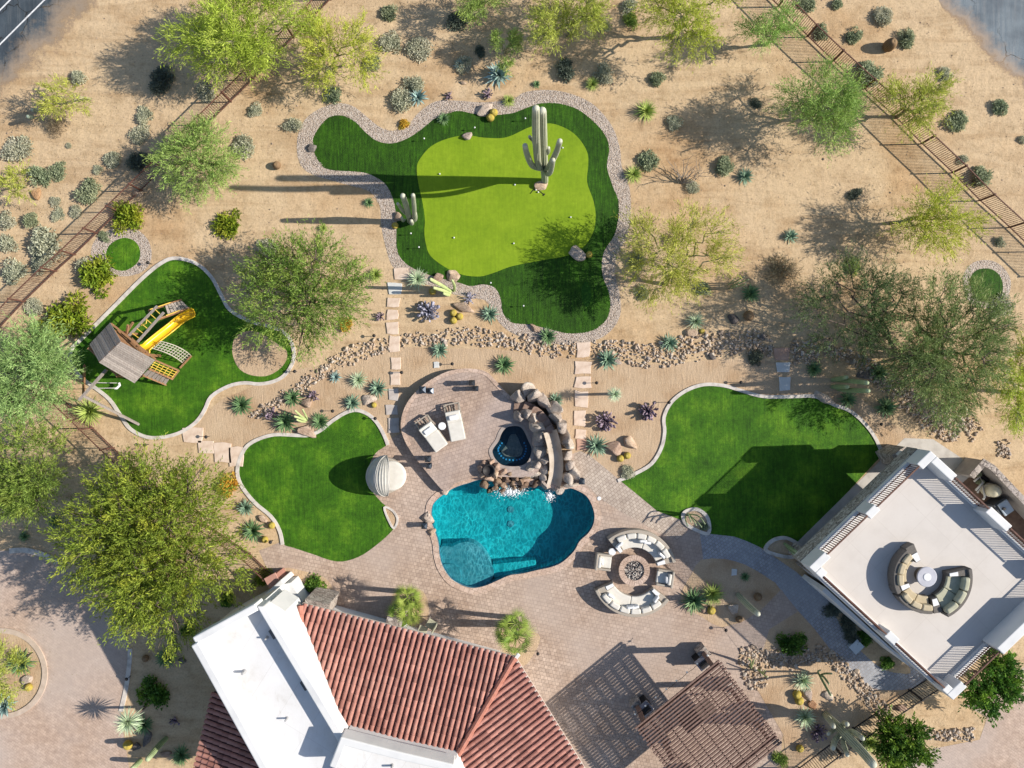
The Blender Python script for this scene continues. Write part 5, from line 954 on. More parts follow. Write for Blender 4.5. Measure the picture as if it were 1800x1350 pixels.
cactus('four tall blue green columns beside the shaded boulder above the right lawn', (1462, 676), [('stem', .22, [(1470, 668, -.05), (1490, 669, 1.6), (1524, 673, 3.9)]), ('stem', .22, [(1472, 684, -.05), (1495, 686, 1.7), (1526, 687, 3.9)]), ('stem', .22, [(1462, 668, -.05), (1474, 666, .9), (1488, 663, 2)]), ('stem', .22, [(1462, 680, -.05), (1474, 680, .9), (1490, 680, 2.1)])], col_m, 'columnar_cactus')
cactus('pale green columns leaning left over the stepping stones', (790, 512), [('stem', .17, [(794, 512, -.05), (780, 504, .9), (757, 491, 2.6)]), ('stem', .15, [(792, 516, -.05), (780, 511, .7), (763, 506, 1.7)]), ('stem', .13, [(798, 512, -.05), (799, 503, .7), (795, 493, 1.8)]), ('stem', .14, [(790, 519, -.05), (786, 518, .4), (780, 516, .9)])], pale_m)
cactus('pale green finger cactus between two deep green agaves', (535, 738), [('stem', .1, [(540, 738, -.05), (530, 732, .6), (519, 722, 1.5)]), ('stem', .11, [(540, 740, -.05), (530, 736, .5), (518, 732, 1.2)]), ('stem', .1, [(538, 741, -.05), (530, 741, .4), (522, 738, 1)]), ('stem', .09, [(541, 738, -.05), (537, 730, .5), (532, 720, 1.1)])], pale_m)
for x, y, l in ((52, 206, 'lower pale stubby cactus beside the small palo verde'), (60, 194, 'upper pale stubby cactus beside the small palo verde')):
    cactus(l, (x+6, y), [('stem', .2, [(x+6, y, -.05), (x+2, y, .5), (x-3, y-1, 1.1)])], mat('pale_blue_cactus', [(.2, .26, .2), (.28, .34, .28)], 4), group='pale stubby cacti')
cactus('clump of dark thin cactus stems right of the airy palo verde', (1288, 505), [('stem', .06, [(1284+i, 504+j, 0), (1290+i*1.6, 501+j*1.2, .8), (1300+i*2.6, 496+j*1.6, 1.9)]) for i, j in ((-4, -3), (0, 0), (4, 2), (6, -3), (-2, 4), (3, -6))], col_m)
cactus('arching many stemmed cactus in the kerbed bowl beside the path', (1216, 912), [('stem', .06, [(1214, 906, 0), (1211+i, 905+j, .5), (1217+i*2.4, 910+j*2, 1.2), (1224+i*3, 922+j*1.4, 1.5)]) for i, j in ((-3, -3), (0, 1), (3, 3), (-5, 2), (5, -1))], col_m)
cactus('dark branching cactus behind the shaded boulders', (1440, 1188), [('stem', .11, [(1438, 1182, -.05), (1445, 1195, .8), (1460, 1222, 2.4)]), ('stem', .1, [(1440, 1186, .2), (1448, 1190, .9), (1457, 1202, 2)]), ('stem', .09, [(1441, 1187, .3), (1450, 1184, .8), (1462, 1184, 1.8)]), ('stem', .08, [(1439, 1184, .3), (1438, 1180, .8), (1442, 1178, 1.3)])], col_m)
cactus('green cactus arm beside the stone corner of the terrace building', (1384, 958), [('stem', .15, [(1378, 955, -.05), (1388, 962, .8), (1400, 970, 1.9)]), ('stem', .12, [(1382, 960, -.05), (1388, 966, .5), (1396, 974, 1.2)])], col_m)
cactus('pale green spiky stems standing in the cobbles beside the pergola', (1322, 1172), [('stem', .07, [(1318, 1172, 0), (1320, 1164, .6), (1316, 1158, 1.3)]), ('stem', .07, [(1320, 1175, 0), (1323, 1166, .7), (1325, 1160, 1.4)]), ('stem', .07, [(1334, 1178, 0), (1340, 1184, .7), (1348, 1190, 1.4)]), ('stem', .06, [(1330, 1176, 0), (1340, 1182, .6), (1345, 1178, 1.2)])], pale_m)
# leafless bush
rnd = random.Random(5); mb = MB(); b0 = P(1196, 322)
for k in range(13):
    a = rnd.uniform(-.5, 2.6); q = b0; d = Vector((math.cos(a), math.sin(a), 1.1)); r0 = .03; pts = [q]
    for s_ in range(5):
        d = (d+Vector((rnd.gauss(0, .35), rnd.gauss(0, .35), rnd.gauss(0, .2)))).normalized(); q = q+d*.3; pts.append(q)
        if s_ > 1: mb.tube([q, q+(d+Vector((rnd.gauss(0, .7), rnd.gauss(0, .7), .1))).normalized()*.4], [.015, .006], 4)
    mb.tube(pts, [.035, .03, .025, .02, .014, .008], 5)
tag(mesh('bare_bush', mb, mat('grey_twig', [(.2, .17, .14), (.3, .26, .22)], 5), org=b0), 'leafless grey branching bush on the right desert', 'shrub')
# ---------------------------------------------------------------- fan palms
def palm(label, heads, group='fan palms at the house'):
    b = P(*heads[0][:2], 2.0); b.z = 0; root = thing('fan_palm', label, 'palm', b, group=group); rng = np.random.default_rng(int(heads[0][0]))
    for hx, hy, hz, r in heads:
        r *= 1.3; c = P(hx, hy, hz); foot = b+(Vector((c.x, c.y, 0))-b)*.45
        mesh('trunk', MB().tube([foot, foot+(c-foot)*.5+Vector((0, 0, .1)), c], [.17, .14, .13], 9, 9, .15), barks['brown'], root)
        V, F = [], []; R = r/30
        for k in range(13):
            a = k*2.4+rng.uniform(-.3, .3); el = rng.uniform(-.15, 1.1); d = np.array([math.cos(a)*math.cos(el), math.sin(a)*math.cos(el), math.sin(el)]); st = np.array(c); hub = st+d*R*.5; hub[2] -= .05
            s = nrmz(np.cross(d, [0, 0, 1])[None])[0]
            for t in np.linspace(-1.25, 1.25, 13):
                dd = d*math.cos(t)+s*math.sin(t); tip = hub+dd*R*.74*(1-.15*abs(t)); tip[2] -= R*.14*(1+abs(t)); w = np.cross(dd, [0, 0, 1]); w = w/max(.1, np.linalg.norm(w))*.02; m_ = hub+dd*R*.3; o = len(V)
                V += [hub, m_+w, tip, m_-w]; F.append([o, o+1, o+2, o+3])
            w = s*.02; o = len(V); V += [st-w, st+w, hub+w, hub-w]; F.append([o, o+1, o+2, o+3])
        npmesh('crown', V, F, LM['palm'], root)
palm('cluster of fan palms on the patio by the middle of the tile eave', [(722, 1070, 2.2, 22), (716, 1050, 2.5, 18), (704, 1080, 2.0, 19)])
palm('cluster of fan palms at the right corner of the tile eave', [(908, 1120, 2.4, 25), (906, 1096, 2.7, 19), (890, 1112, 2.3, 17)])
# ---------------------------------------------------------------- boulders and stepping stones
for k, x, y, rx, ry, rot, l in (
 ('pale', 848, 193, 16, 13, 20, 'pale split boulder above the putting green'), ('pale', 820, 239, 12, 9, 10, 'small pale boulder on the edge of the putting surface'), ('dark', 546, 260, 11, 9, 20, 'grey boulder at the left tip of the putting green'), ('tan', 951, 324, 14, 11, 20, 'pinkish boulder at the foot of the giant saguaro'), ('tan', 700, 381, 11, 10, 0, 'pinkish boulder against the three armed saguaro'), ('pale', 1017, 446, 19, 11, -30, 'long pale boulder in the tree shadow on the putting fringe'),
 ('tan', 770, 488, 14, 9, 30, 'left tan boulder behind the pale columns'), ('tan', 796, 486, 15, 13, 10, 'right tan boulder at the putting fringe'), ('tan', 815, 541, 18, 12, -20, 'cracked tan boulder beside three gold barrels'), ('tan', 539, 708, 14, 10, 10, 'tan boulder lying on the cobble bed'), ('pale', 646, 700, 16, 10, 10, 'pale flat boulder left of the stepping stones'), ('tan', 536, 757, 18, 11, -10, 'tan boulder set in the daybed lawn kerb'),
 ('pale', 782, 862, 11, 9, 0, 'rounded pale boulder where the terrace wall meets the pool'), ('tan', 941, 577, 13, 7, -20, 'flat boulder at the bottom of the putting green'), ('tan', 1215, 585, 15, 9, 10, 'brown boulder beneath the pale yucca'), ('dark', 1290, 560, 13, 10, 0, 'grey boulder left of the dark green barrel'), ('dark', 1341, 592, 9, 6, 0, 'dark low rock right of the creek end'), ('dark', 1253, 628, 8, 8, 0, 'blue grey rock in the dry creek'),
 ('pale', 1085, 634, 8, 7, 0, 'white rock beside the grassy agave'), ('tan', 1083, 786, 16, 15, -30, 'left of two tan boulders above the gold pair'), ('tan', 1108, 779, 19, 12, -40, 'right of two tan boulders above the gold pair'), ('pale', 1450, 700, 24, 9, -30, 'long boulder lying in the right lawn kerb'), ('dark', 1520, 658, 16, 10, -10, 'shaded grey boulder beside the column cacti'), ('pale', 1290, 1073, 12, 11, -30, 'flat topped rock in the shaded bed'),
 ('tan', 1236, 1072, 9, 7, 20, 'tan rock under the dark agave by the fire pit'), ('pale', 752, 911, 11, 13, 0, 'upper boulder at the left edge of the pool'), ('tan', 758, 935, 9, 9, 0, 'lower boulder at the left edge of the pool'), ('pale', 46, 1195, 10, 14, -30, 'pale boulder in the round island'), ('tan', 462, 914, 10, 8, 0, 'tan boulder behind the gold barrels at the daybed lawn'), ('pale', 1421, 1220, 9, 13, -30, 'pale boulder between the two big agaves'),
 ('pale', 1455, 1222, 13, 12, 20, 'large boulder in front of the dark branching cactus'), ('rust', 1428, 1240, 9, 11, 30, 'brown boulder above the lower big agave'), ('tan', 1582, 1245, 12, 8, 0, 'tan boulder against the black fence'), ('rust', 63, 341, 10, 12, 20, 'rust coloured rock below the two joined shrubs'), ('tan', 243, 341, 11, 9, 0, 'round tan rock at the foot of the brown fence'), ('dark', 240, 1313, 11, 9, 30, 'grey rock between the gold barrel and the column'), ('tan', 293, 1327, 11, 8, 0, 'brown rock right of the thick column cactus'), ('dark', 258, 1300, 8, 12, 0, 'dark rock above the thick column cactus'), ('dark', 320, 1162, 9, 8, 0, 'dark rock right of the shaded agave by the house'), ('tan', 815, 146, 6, 4, 0, 'small tan rock on the sand left of the blue agave')):
    boulder(k, x, y, rx, ry, l, rot)
for i, (k, x, y, rx, ry) in enumerate((('pink', 705, 481, 14, 11), ('white', 694, 507, 13, 11), ('pink', 691, 532, 12, 9), ('pink', 690, 553, 11, 9), ('pink', 690, 577, 11, 11), ('pink', 693, 605, 10, 15), ('pink', 696, 639, 9, 11), ('pink', 695, 665, 9, 12), ('grey', 692, 694, 9, 11), ('grey', 688, 720, 11, 9), ('grey', 692, 748, 10, 14))):
    flag(k, x, y, rx, ry, ['orange stepping stone topmost in the left trail, half in yucca shadow', 'white stepping stone striped by cactus shadows', 'pink stepping stone just below the white one', 'fourth pink stone of the left trail, above the purple plant level', 'pink stone just above the dry creek in the left trail', 'long pink stone bridging the dry creek', 'first pink stone below the dry creek in the left trail', 'pink stone touching the terrace wall shadow', 'upper grey stone in the terrace wall shadow', 'pointed grey stone in the terrace wall shadow', 'lowest grey stone of the left trail'][i])
for i, (k, x, y, rx, ry) in enumerate((('pink', 1026, 615, 12, 14), ('pink', 1025, 646, 15, 11), ('pink', 1025, 672, 15, 11), ('pink', 1022, 702, 13, 15), ('pink', 1019, 735, 11, 14), ('pink', 1021, 763, 10, 9), ('red', 1023, 781, 9, 10))):
    flag(k, x, y, rx, ry, ['pink stone in the dry creek at the top of the right trail', 'second pink stone of the right trail', 'square pink stone above the stemmed yucca shadow', 'pink stone under the stemmed yucca shadow', 'pink stone under the purple plant shadow', 'small square pink stone of the right trail', 'reddish stone left of the striped agave'][i])
for x, y, rx, ry, k, l in ((1374, 622, 14, 12, 'red', 'reddish stone in the cobbles above the right lawn'), (1377, 646, 12, 9, 'white', 'white stone in the tree shade above the right lawn'), (1380, 675, 10, 12, 'white', 'white stone nearest the right lawn kerb'), (338, 765, 19, 14, 'pink', 'leftmost large flagstone below the play lawn'), (361, 786, 14, 12, 'pink', 'smaller pointed flagstone below the play lawn'), (391, 795, 16, 18, 'pink', 'large flagstone right of the pointed one'), (415, 802, 14, 18, 'pink', 'flagstone touching the daybed lawn kerb'), (767, 641, 5, 6, 'white', 'small square paver above the raised terrace'), (1291, 1006, 5, 6, 'white', 'small white slab in the shaded bed')):
    flag(k, x, y, rx, ry, l)
# ---------------------------------------------------------------- dry creek cobbles
cob_m = []
def cobm():
    k = N('river_cobble'); oi = k.n('ObjectInfo'); g = k.n('NewGeometry'); r = k.math('FRACT', k.math('ADD', oi.outputs['Random'], g.outputs['Random Per Island']))
    c = k.ramp(r, [(.24, .19, .15), (.48, .37, .28), (.52, .43, .34), (.42, .29, .18), (.56, .49, .41), (.34, .28, .24)], 0, 1); c = k.mix(1, c, k.ramp(k.noise(9, 5), [(.75, .75, .75), (1.05, 1.05, 1.05)]), 'MULTIPLY'); k.col(c); return k.fin(.85, 0, .2)
COB = cobm(); protoV = []
for s_ in range(7):
    bm = rockverts(s_+400, 1 if s_ > 2 else 2, .3, .75); bm.verts.ensure_lookup_table(); protoV.append((np.array([v.co[:] for v in bm.verts]), np.array([[v.index for v in f.verts] for f in bm.faces]))); bm.free()
creek = [[(440, 735, 16), (462, 722, 20), (490, 705, 22), (520, 685, 22), (555, 660, 22), (580, 645, 26), (610, 628, 30), (650, 613, 30), (682, 605, 24)], [(706, 600, 22), (730, 594, 26), (760, 595, 26), (800, 590, 30), (840, 592, 32), (880, 596, 26), (920, 603, 30), (960, 612, 30), (1012, 615, 26)], [(1040, 612, 26), (1075, 614, 30), (1110, 622, 38), (1150, 628, 42), (1200, 616, 44), (1260, 604, 44), (1320, 602, 42), (1358, 612, 34)], [(1390, 618, 40), (1440, 618, 40)], [(1450, 615, 22), (1500, 628, 22), (1540, 655, 34), (1580, 690, 40), (1620, 720, 40), (1655, 742, 56), (1690, 752, 56), (1715, 735, 40)], [(1752, 790, 26), (1775, 788, 34)],
  [(1300, 1152, 32), (1340, 1152, 34), (1380, 1160, 36), (1425, 1150, 30), (1452, 1148, 26), (1478, 1172, 24), (1505, 1200, 26), (1535, 1232, 28), (1560, 1250, 22), (1552, 1280, 18)], [(1315, 1172, 34), (1330, 1195, 38), (1335, 1210, 22)], [(1622, 1287, 18), (1660, 1292, 20), (1712, 1290, 26)], [(1365, 640, 6)]]
stones = []; rng = random.Random(3)
for ci, path in enumerate(creek):
    for a, b in zip(path, path[1:]):
        L = math.hypot(b[0]-a[0], b[1]-a[1]); w = (a[2]+b[2])/2
        for _ in range(int(L*w/(12 if ci < 3 else 7.5))):
            t = rng.random(); e = rng.gauss(0, .5)
            if abs(e) > .62: continue
            ww = .88*(a[2]+(b[2]-a[2])*t); nx, ny = -(b[1]-a[1])/L, (b[0]-a[0])/L; s_ = rng.lognormvariate(math.log(.088), .35)
            stones.append((a[0]+(b[0]-a[0])*t+nx*e*ww, a[1]+(b[1]-a[1])*t+ny*e*ww, min(.2, s_), rng.uniform(.55, 1), rng.uniform(0, 6.28), rng.randrange(7)))
stones.sort(key=lambda q: -q[2])
cps = []
for v, f in protoV:
    me = bpy.data.meshes.new('river_cobble'); me.from_pydata([tuple(x) for x in v], [], [list(x) for x in f]); me.materials.append(COB); me.update(); cps.append(me)
for q in stones[:300]:
    p = P(q[0], q[1]); o = bpy.data.objects.new('river_cobble', cps[q[5]]); COL.objects.link(o); o.location = (p.x, p.y, q[2]*.35); o.rotation_euler = (0, 0, q[4]); o.scale = (q[2], q[2]*q[3], q[2]*.8); tag(o, 'one of the larger rounded river cobbles among the stones of the dry creek beds', 'cobble', 'large cobbles of the dry creek beds')
Vs, Fs = [], []; off = 0
for q in stones[300:]:
    v, f = protoV[q[5]]; p = P(q[0], q[1]); c, s_ = math.cos(q[4]), math.sin(q[4]); w = v*np.array([q[2], q[2]*q[3], q[2]*.8]); w = np.stack([w[:, 0]*c-w[:, 1]*s_+p.x, w[:, 0]*s_+w[:, 1]*c+p.y, w[:, 2]+q[2]*.35+.004], 1); Vs.append(w); Fs.append(f+off); off += len(v)
o = npmesh('creek_cobbles', np.concatenate(Vs), np.concatenate(Fs), COB); o['kind'] = 'stuff'
# loose pebbles and litter over the desert
Vs, Fs = [], []; off = 0; rr = np.random.default_rng(8); v4 = np.array([(1, 0, 0), (-.5, .8, 0), (-.5, -.8, 0), (0, 0, .9)]); f4 = np.array([(0, 1, 3), (1, 2, 3), (2, 0, 3)])
def inpoly(x, y, poly):
    c = False
    for i in range(len(poly)):
        (x0, y0), (x1, y1) = poly[i-1][:2], poly[i][:2]
        if (y0 > y) != (y1 > y) and x < (x1-x0)*(y-y0)/(y1-y0)+x0: c = not c
    return c
for _ in range(9000):
    x, y = rr.uniform(-30, 1830), rr.uniform(-20, 620)
    if y > 640-.1*x or inpoly(x, y, FR) or inpoly(x, y, L1) or x+y < 190 or (x-1655 > y*.9): continue
    s_ = float(rr.lognormal(math.log(.02), .5)); a = rr.uniform(0, 6.28); p = P(x, y); w = v4*s_; c, sn = math.cos(a), math.sin(a)
    Vs.append(np.stack([w[:, 0]*c-w[:, 1]*sn+p.x, w[:, 0]*sn+w[:, 1]*c+p.y, w[:, 2]+.003], 1)); Fs.append(f4+off); off += 4
o = npmesh('loose_pebbles', np.concatenate(Vs), np.concatenate(Fs), mat('pebble', [(.14, .1, .08), (.3, .22, .16), (.42, .33, .26)], 2)); o['kind'] = 'stuff'
Vs, Fs = [], []; off = 0
for _ in range(60000):
    x, y = rr.uniform(515, 1115), rr.uniform(150, 612)
    if not inpoly(x, y, GR) or inpoly(x, y, FR): continue
    s_ = float(rr.uniform(.018, .04)); a = rr.uniform(0, 6.28); p = P(x, y); w = v4*s_; c, sn = math.cos(a), math.sin(a)
    Vs.append(np.stack([w[:, 0]*c-w[:, 1]*sn+p.x, w[:, 0]*sn+w[:, 1]*c+p.y, w[:, 2]+.006], 1)); Fs.append(f4+off); off += 4
k_ = N('gravel_stone'); g_ = k_.n('NewGeometry'); k_.col(k_.ramp(g_.outputs['Random Per Island'], [(.26, .2, .16), (.44, .36, .29), (.56, .5, .44)], 0, 1))
o = npmesh('border_gravel', np.concatenate(Vs), np.concatenate(Fs), k_.fin(.9)); o['kind'] = 'stuff'

# fallen leaves and twigs gathered round the trunks and shrubs
Vs, Fs = [], []; off = 0; lit = []
for o in list(COL.objects):
    if o.get('category') == 'tree': lit += [(o.location.x, o.location.y, 1.5)]*190
    elif o.get('category') == 'shrub': lit += [(o.location.x, o.location.y, .55)]*16
for x, y, sd in lit:
    x += rr.normal()*sd; y += rr.normal()*sd; px_, py_ = x*30+900, 675-y*30
    if any(inpoly(px_, py_, q) for q in (FR, L1, L2, PAT)) or abs(px_-1560) < 260 and py_ > 690: continue
    s_ = float(rr.uniform(.015, .05)); a = rr.uniform(0, 6.28); c, sn = math.cos(a)*s_, math.sin(a)*s_; w = s_*.3; z = float(rr.uniform(.008, .02))
    Vs.append(np.array([(x-c, y-sn, z), (x+sn*.3, y-c*.3, z+.008), (x+c, y+sn, z), (x-sn*.3, y+c*.3, z+.006)])); Fs.append(np.array([(0, 1, 2, 3)])+off); off += 4
k_ = N('leaf_litter'); g_ = k_.n('NewGeometry'); k_.col(k_.ramp(g_.outputs['Random Per Island'], [(.1, .06, .035), (.2, .13, .07), (.3, .22, .12), (.16, .14, .07)], 0, 1))
o = npmesh('leaf_litter', np.concatenate(Vs), np.concatenate(Fs), k_.fin(.9)); o['kind'] = 'stuff'
# ---------------------------------------------------------------- rock slide and waterfall by the pool
def rocks(root, lst, m, name='rock', z0=-.1):
    for i, (x, y, rx, ry, rot, z, hz) in enumerate(lst):
        bm = rockverts(int(x*7+y), 3, .3, 1); p = P(x, y, z+hz*.5); R = Matrix.Rotation(math.radians(rot), 4, 'Z'); Mx = Matrix.Translation((p.x, p.y, z)) @ R @ Matrix.Diagonal((rx/30*1.42, ry/30*1.42, hz, 1)); mb = MB()
        bm.verts.index_update(); mb.add([Mx @ v.co for v in bm.verts], [[v.index for v in f.verts] for f in bm.faces]); bm.free(); mesh(name, mb, m, root, org=p, smooth=True)
slide = thing('rock_slide', 'pool slide with steps running between two walls of tan boulders', 'water slide', P(965, 770))
rk = boulder_mat('slide_rock', [(.34, .29, .25), (.46, .4, .35), (.55, .49, .44)]); tanr = bo_m['tan']
rocks(slide, [(912, 695, 11, 12, 0, .5, 1.0), (925, 687, 13, 10, -20, .5, 1.1), (942, 697, 11, 10, -30, .5, 1.3), (956, 708, 13, 11, -40, .5, 1.4), (972, 722, 14, 11, -35, .5, 1.5), (979, 738, 11, 12, -60, .5, 1.5), (988, 752, 10, 17, 20, .6, 1.6), (994, 772, 10, 15, 18, .5, 1.5), (1001, 784, 9, 10, 0, .4, 1.2), (998, 801, 12, 10, 30, .3, 1.0), (1003, 818, 10, 9, 0, .2, .9), (1009, 832, 11, 14, 0, .1, .9), (997, 842, 10, 9, 0, .1, .8), (1002, 853, 12, 6, 10, 0, .45), (985, 861, 7, 10, -20, -.1, .5)], rk)
rocks(slide, [(911, 730, 9, 9, 0, .6, .9), (924, 726, 12, 7, -10, .6, 1.0), (938, 735, 11, 11, -40, .7, 1.1), (943, 750, 15, 13, -40, .7, 1.2), (952, 762, 10, 13, 20, .6, 1.2), (951, 778, 10, 13, 0, .5, 1.1), (955, 792, 10, 12, 0, .4, 1.0), (953, 807, 9, 14, 0, .3, 1.0), (958, 822, 8, 12, 0, .2, .8), (956, 836, 7, 10, 0, .1, .7), (957, 850, 9, 11, 10, -.05, .6), (933, 820, 11, 12, 0, .2, .7), (944, 816, 9, 10, 0, .3, .7), (939, 834, 12, 6, 0, .1, .4)], rk)
dk = mat('hollow_shade', [(.03, .025, .022), (.06, .05, .045)], 3)
mesh('cave_shade', MB().prism(px3([(936, 822), (955, 820), (956, 838), (940, 840)]), .05, .3), dk, slide)  # solid dark block, the hollow's shade is put into its colour
stepm = mat('slide_step', [(.16, .105, .08), (.26, .18, .14), (.3, .21, .17)], 4, .85, .3, 20)
spts = [(905, 714), (921, 716), (935, 722), (947, 731), (957, 742), (963, 752)]
for i, (x, y) in enumerate(spts):
    a, b = Vector((x, y)), Vector(spts[min(i+1, 5)] if i < 5 else (967, 760)); d = (b-a).normalized(); nn = Vector((-d.y, d.x)); z = .62+.17*i; w = 12-i*.5
    mesh('step', MB().prism(px3([a-nn*w-d*2, a+nn*w-d*2, b+nn*w+d*2, b-nn*w+d*2], z), .3, z), stepm, slide, bevel=.03)
# the chute
cp = [Vector(p) for p in ((967, 758, 1.45), (972, 775, 1.3), (976, 795, 1.0), (978, 815, .65), (977, 835, .3), (974, 850, .05), (970, 862, -.08))]; V = []; F = []; cs = spl(cp, 5, False); m_ = 9
for i, q in enumerate(cs):
    d = (cs[min(i+1, len(cs)-1)]-cs[max(0, i-1)]); nn = Vector((-d.y, d.x, 0)).normalized()
    for k in range(m_):
        t = (k/(m_-1)-.5)*2; V.append(P(q.x+nn.x*t*12, q.y+nn.y*t*12, q.z+.38*abs(t)**2.4))
for i in range(len(cs)-1):
    for k in range(m_-1): F.append((i*m_+k, i*m_+k+1, (i+1)*m_+k+1, (i+1)*m_+k))
mesh('chute', MB().add(V, F), mat('slide_plaster', [(.26, .21, .16), (.38, .32, .26), (.44, .38, .32)], 1.3, .5, .15, 8), slide, norm=False, smooth=True)
wf = thing('rock_waterfall', 'low fall of brown and tan rocks spilling from the spa into the pool', 'waterfall', P(892, 848))
rocks(wf, [(850, 851, 8, 9, 0, -.1, .4), (876, 846, 7, 9, 20, -.1, .5), (884, 853, 8, 6, 10, -.1, .4), (891, 842, 7, 6, 0, 0, .45), (899, 849, 8, 6, 30, -.05, .4), (906, 840, 7, 7, 0, 0, .5), (915, 846, 8, 8, 0, -.05, .5), (922, 838, 9, 7, 0, 0, .55), (886, 864, 7, 7, 0, -.2, .35), (872, 858, 6, 6, 0, -.2, .35), (902, 858, 9, 6, 0, -.2, .32), (925, 851, 10, 7, 0, -.2, .45), (943, 850, 9, 7, 0, -.2, .5), (880, 836, 5, 5, 0, .1, .45), (897, 833, 7, 5, 0, .1, .45), (862, 862, 5, 5, 0, -.3, .3), (914, 858, 6, 5, 0, -.2, .3)], boulder_mat('wet_rock', [(.12, .085, .06), (.24, .17, .12), (.4, .29, .21)]))
mesh('spill_ledge', MB().prism(px3([(886, 822), (912, 822), (918, 838), (888, 838)], .42), .1, .42), mat('spill_stone', [(.2, .24, .18), (.3, .32, .25)], 3, .4, .3), wf)
foam = mat('foam', [(.7, .74, .76), (.85, .87, .88)], 8, .5)
def splash(label, cx, cy, rx, ry, n, seed):
    rg = random.Random(seed); Vs, Fs = [], []; off = 0; v, f = protoV[0]
    for _ in range(n):
        a = rg.uniform(0, 6.28); q = abs(rg.gauss(0, .5)); x, y = cx+rx*q*math.cos(a), cy+ry*q*math.sin(a); p = P(x, y); s_ = rg.uniform(.006, .03)*(1.2-.5*min(1, q)); Vs.append(v*np.array([s_*rg.uniform(.7, 2.4), s_*rg.uniform(.7, 2), s_])+np.array([p.x, p.y, -.08+rg.random()**3*.18])); Fs.append(f+off); off += len(v)
    o = npmesh('water_splash', np.concatenate(Vs), np.concatenate(Fs), foam); return tag(o, label, 'splash', 'white water in the pool')
splash('white splash where the rock waterfall meets the pool', 897, 864, 28, 11, 1300, 1); splash('small white splash at the foot of the slide', 966, 871, 10, 12, 420, 2)
fb = thing('rock_fire_bowl', 'ring of tan rocks round a black fire bowl between spa and pool', 'fire bowl', P(857, 827))
rocks(fb, [(850, 818, 8, 9, 20, .3, .75), (864, 814, 7, 9, -20, .3, .8), (873, 822, 8, 9, 0, .3, .7), (881, 830, 7, 9, 0, .2, .65), (870, 836, 7, 8, 0, .2, .6), (859, 840, 8, 7, 0, .2, .6), (848, 834, 8, 7, 20, .2, .6), (845, 826, 6, 8, 0, .3, .65)], tanr)
mesh('bowl', MB().lathe([(.1, .75), (.34, .8), (.38, 1.0), (.3, 1.0), (.24, .86)], 20, Vector((*P(859, 827, .9).xy, 0))), black_iron, fb, smooth=True)
# ---------------------------------------------------------------- loungers, lanterns, daybed on the terrace and patio
cream = mat('cream_fabric', [(.56, .53, .47), (.64, .61, .55)], 3, .9, .2, 60); white_f = mat('white_fabric', [(.66, .66, .66), (.74, .74, .74)], 3, .9, .2, 60)
wick = mat('pale_wicker', [(.3, .26, .21), (.42, .37, .31)], 30, .85, .4, 60); wickd = mat('dark_wicker', [(.09, .08, .07), (.17, .155, .14)], 30, .85, .4, 60)
def lounger(label, head, foot, w=.86):
    z0 = ZT; a, b = P(*head, z0+.4), P(*foot, z0+.35); a.z = b.z = 0; d = (b-a).normalized(); L = (b-a).length; s = Vector((-d.y, d.x, 0)); rz = math.atan2(d.y, d.x)
    root = thing('sun_lounger', label, 'sun lounger', Vector((a.x, a.y, z0)), group='sun loungers on the terrace'); O = Vector((a.x, a.y, z0))
    X = lambda t, q, z: O+d*t+s*q+Vector((0, 0, z)); R = Matrix.Rotation(rz, 3, 'Z')
    fr = MB(); 
    for q in (-w/2, w/2): fr.bar(X(0, q, .28), X(L, q, .28), .07, .1)
    for t in (0, .55, L-.03): fr.bar(X(t, -w/2, .28), X(t, w/2, .28), .07, .1)
    for k in range(5): fr.bar(X(.1, -w/2+.12+k*(w-.24)/4, .26), X(.5, -w/2+.12+k*(w-.24)/4, .26), .03, .03)
    mesh('frame', fr, wick, root)
    for t in (.06, L-.06):
        for q in (-w/2+.03, w/2-.03): mesh('leg', MB().box(X(t, q, .13), (.07, .07, .26), rz), wick, root)
    mesh('seat_cushion', MB().box(X(.5+(L-.5)*.66, 0, .42), ((L-.5)*.68, w, .16), rz), cream, root, bevel=.05)
    c0, c1 = X(.42, 0, .78), X(.5+(L-.5)*.32, 0, .43); bd = (c1-c0).normalized(); Mx = Matrix((bd, s, bd.cross(s))).transposed()
    mesh('back_cushion', MB().box((c0+c1)/2, ((c1-c0).length, w, .14), M=Mx), cream, root, bevel=.05)
    mesh('back_frame', MB().bar(X(.42, -w/2+.04, .7), X(.1, -w/2+.04, .3), .04, .04).bar(X(.42, w/2-.04, .7), X(.1, w/2-.04, .3), .04, .04), wick, root)
    mesh('pillow', MB().box(X(.78, 0, .72), (.32, w*.62, .16), rz, M=Mx), white_f, root, bevel=.07, seg=3)
    return root
lounger('left cream lounger on the terrace, turned toward the pool', (740, 737), (777, 788)); lounger('right cream lounger on the terrace, nearer the spa', (793, 710), (806, 774))
q = P(777, 749, ZT+.5); r = thing('side_table', 'round white side table between the two loungers', 'table', Vector((q.x, q.y, ZT)))
mesh('tabletop', MB().lathe([(.2, .46), (.22, .47), (.22, .5), (.2, .51)], 24, Vector((q.x, q.y, ZT))), white_f, r); mesh('stem', MB().lathe([(.16, 0), (.16, .03), (.05, .06), (.05, .46)], 16, Vector((q.x, q.y, ZT))), wick, r)
lan_m = mat('lantern_metal', [(.03, .04, .055), (.06, .075, .1)], 5, .35, metal=.6, spec=.5)
lan_g = mat('lantern_glass', [(.25, .32, .4), (.3, .38, .46)], 3, .15, spec=.5)
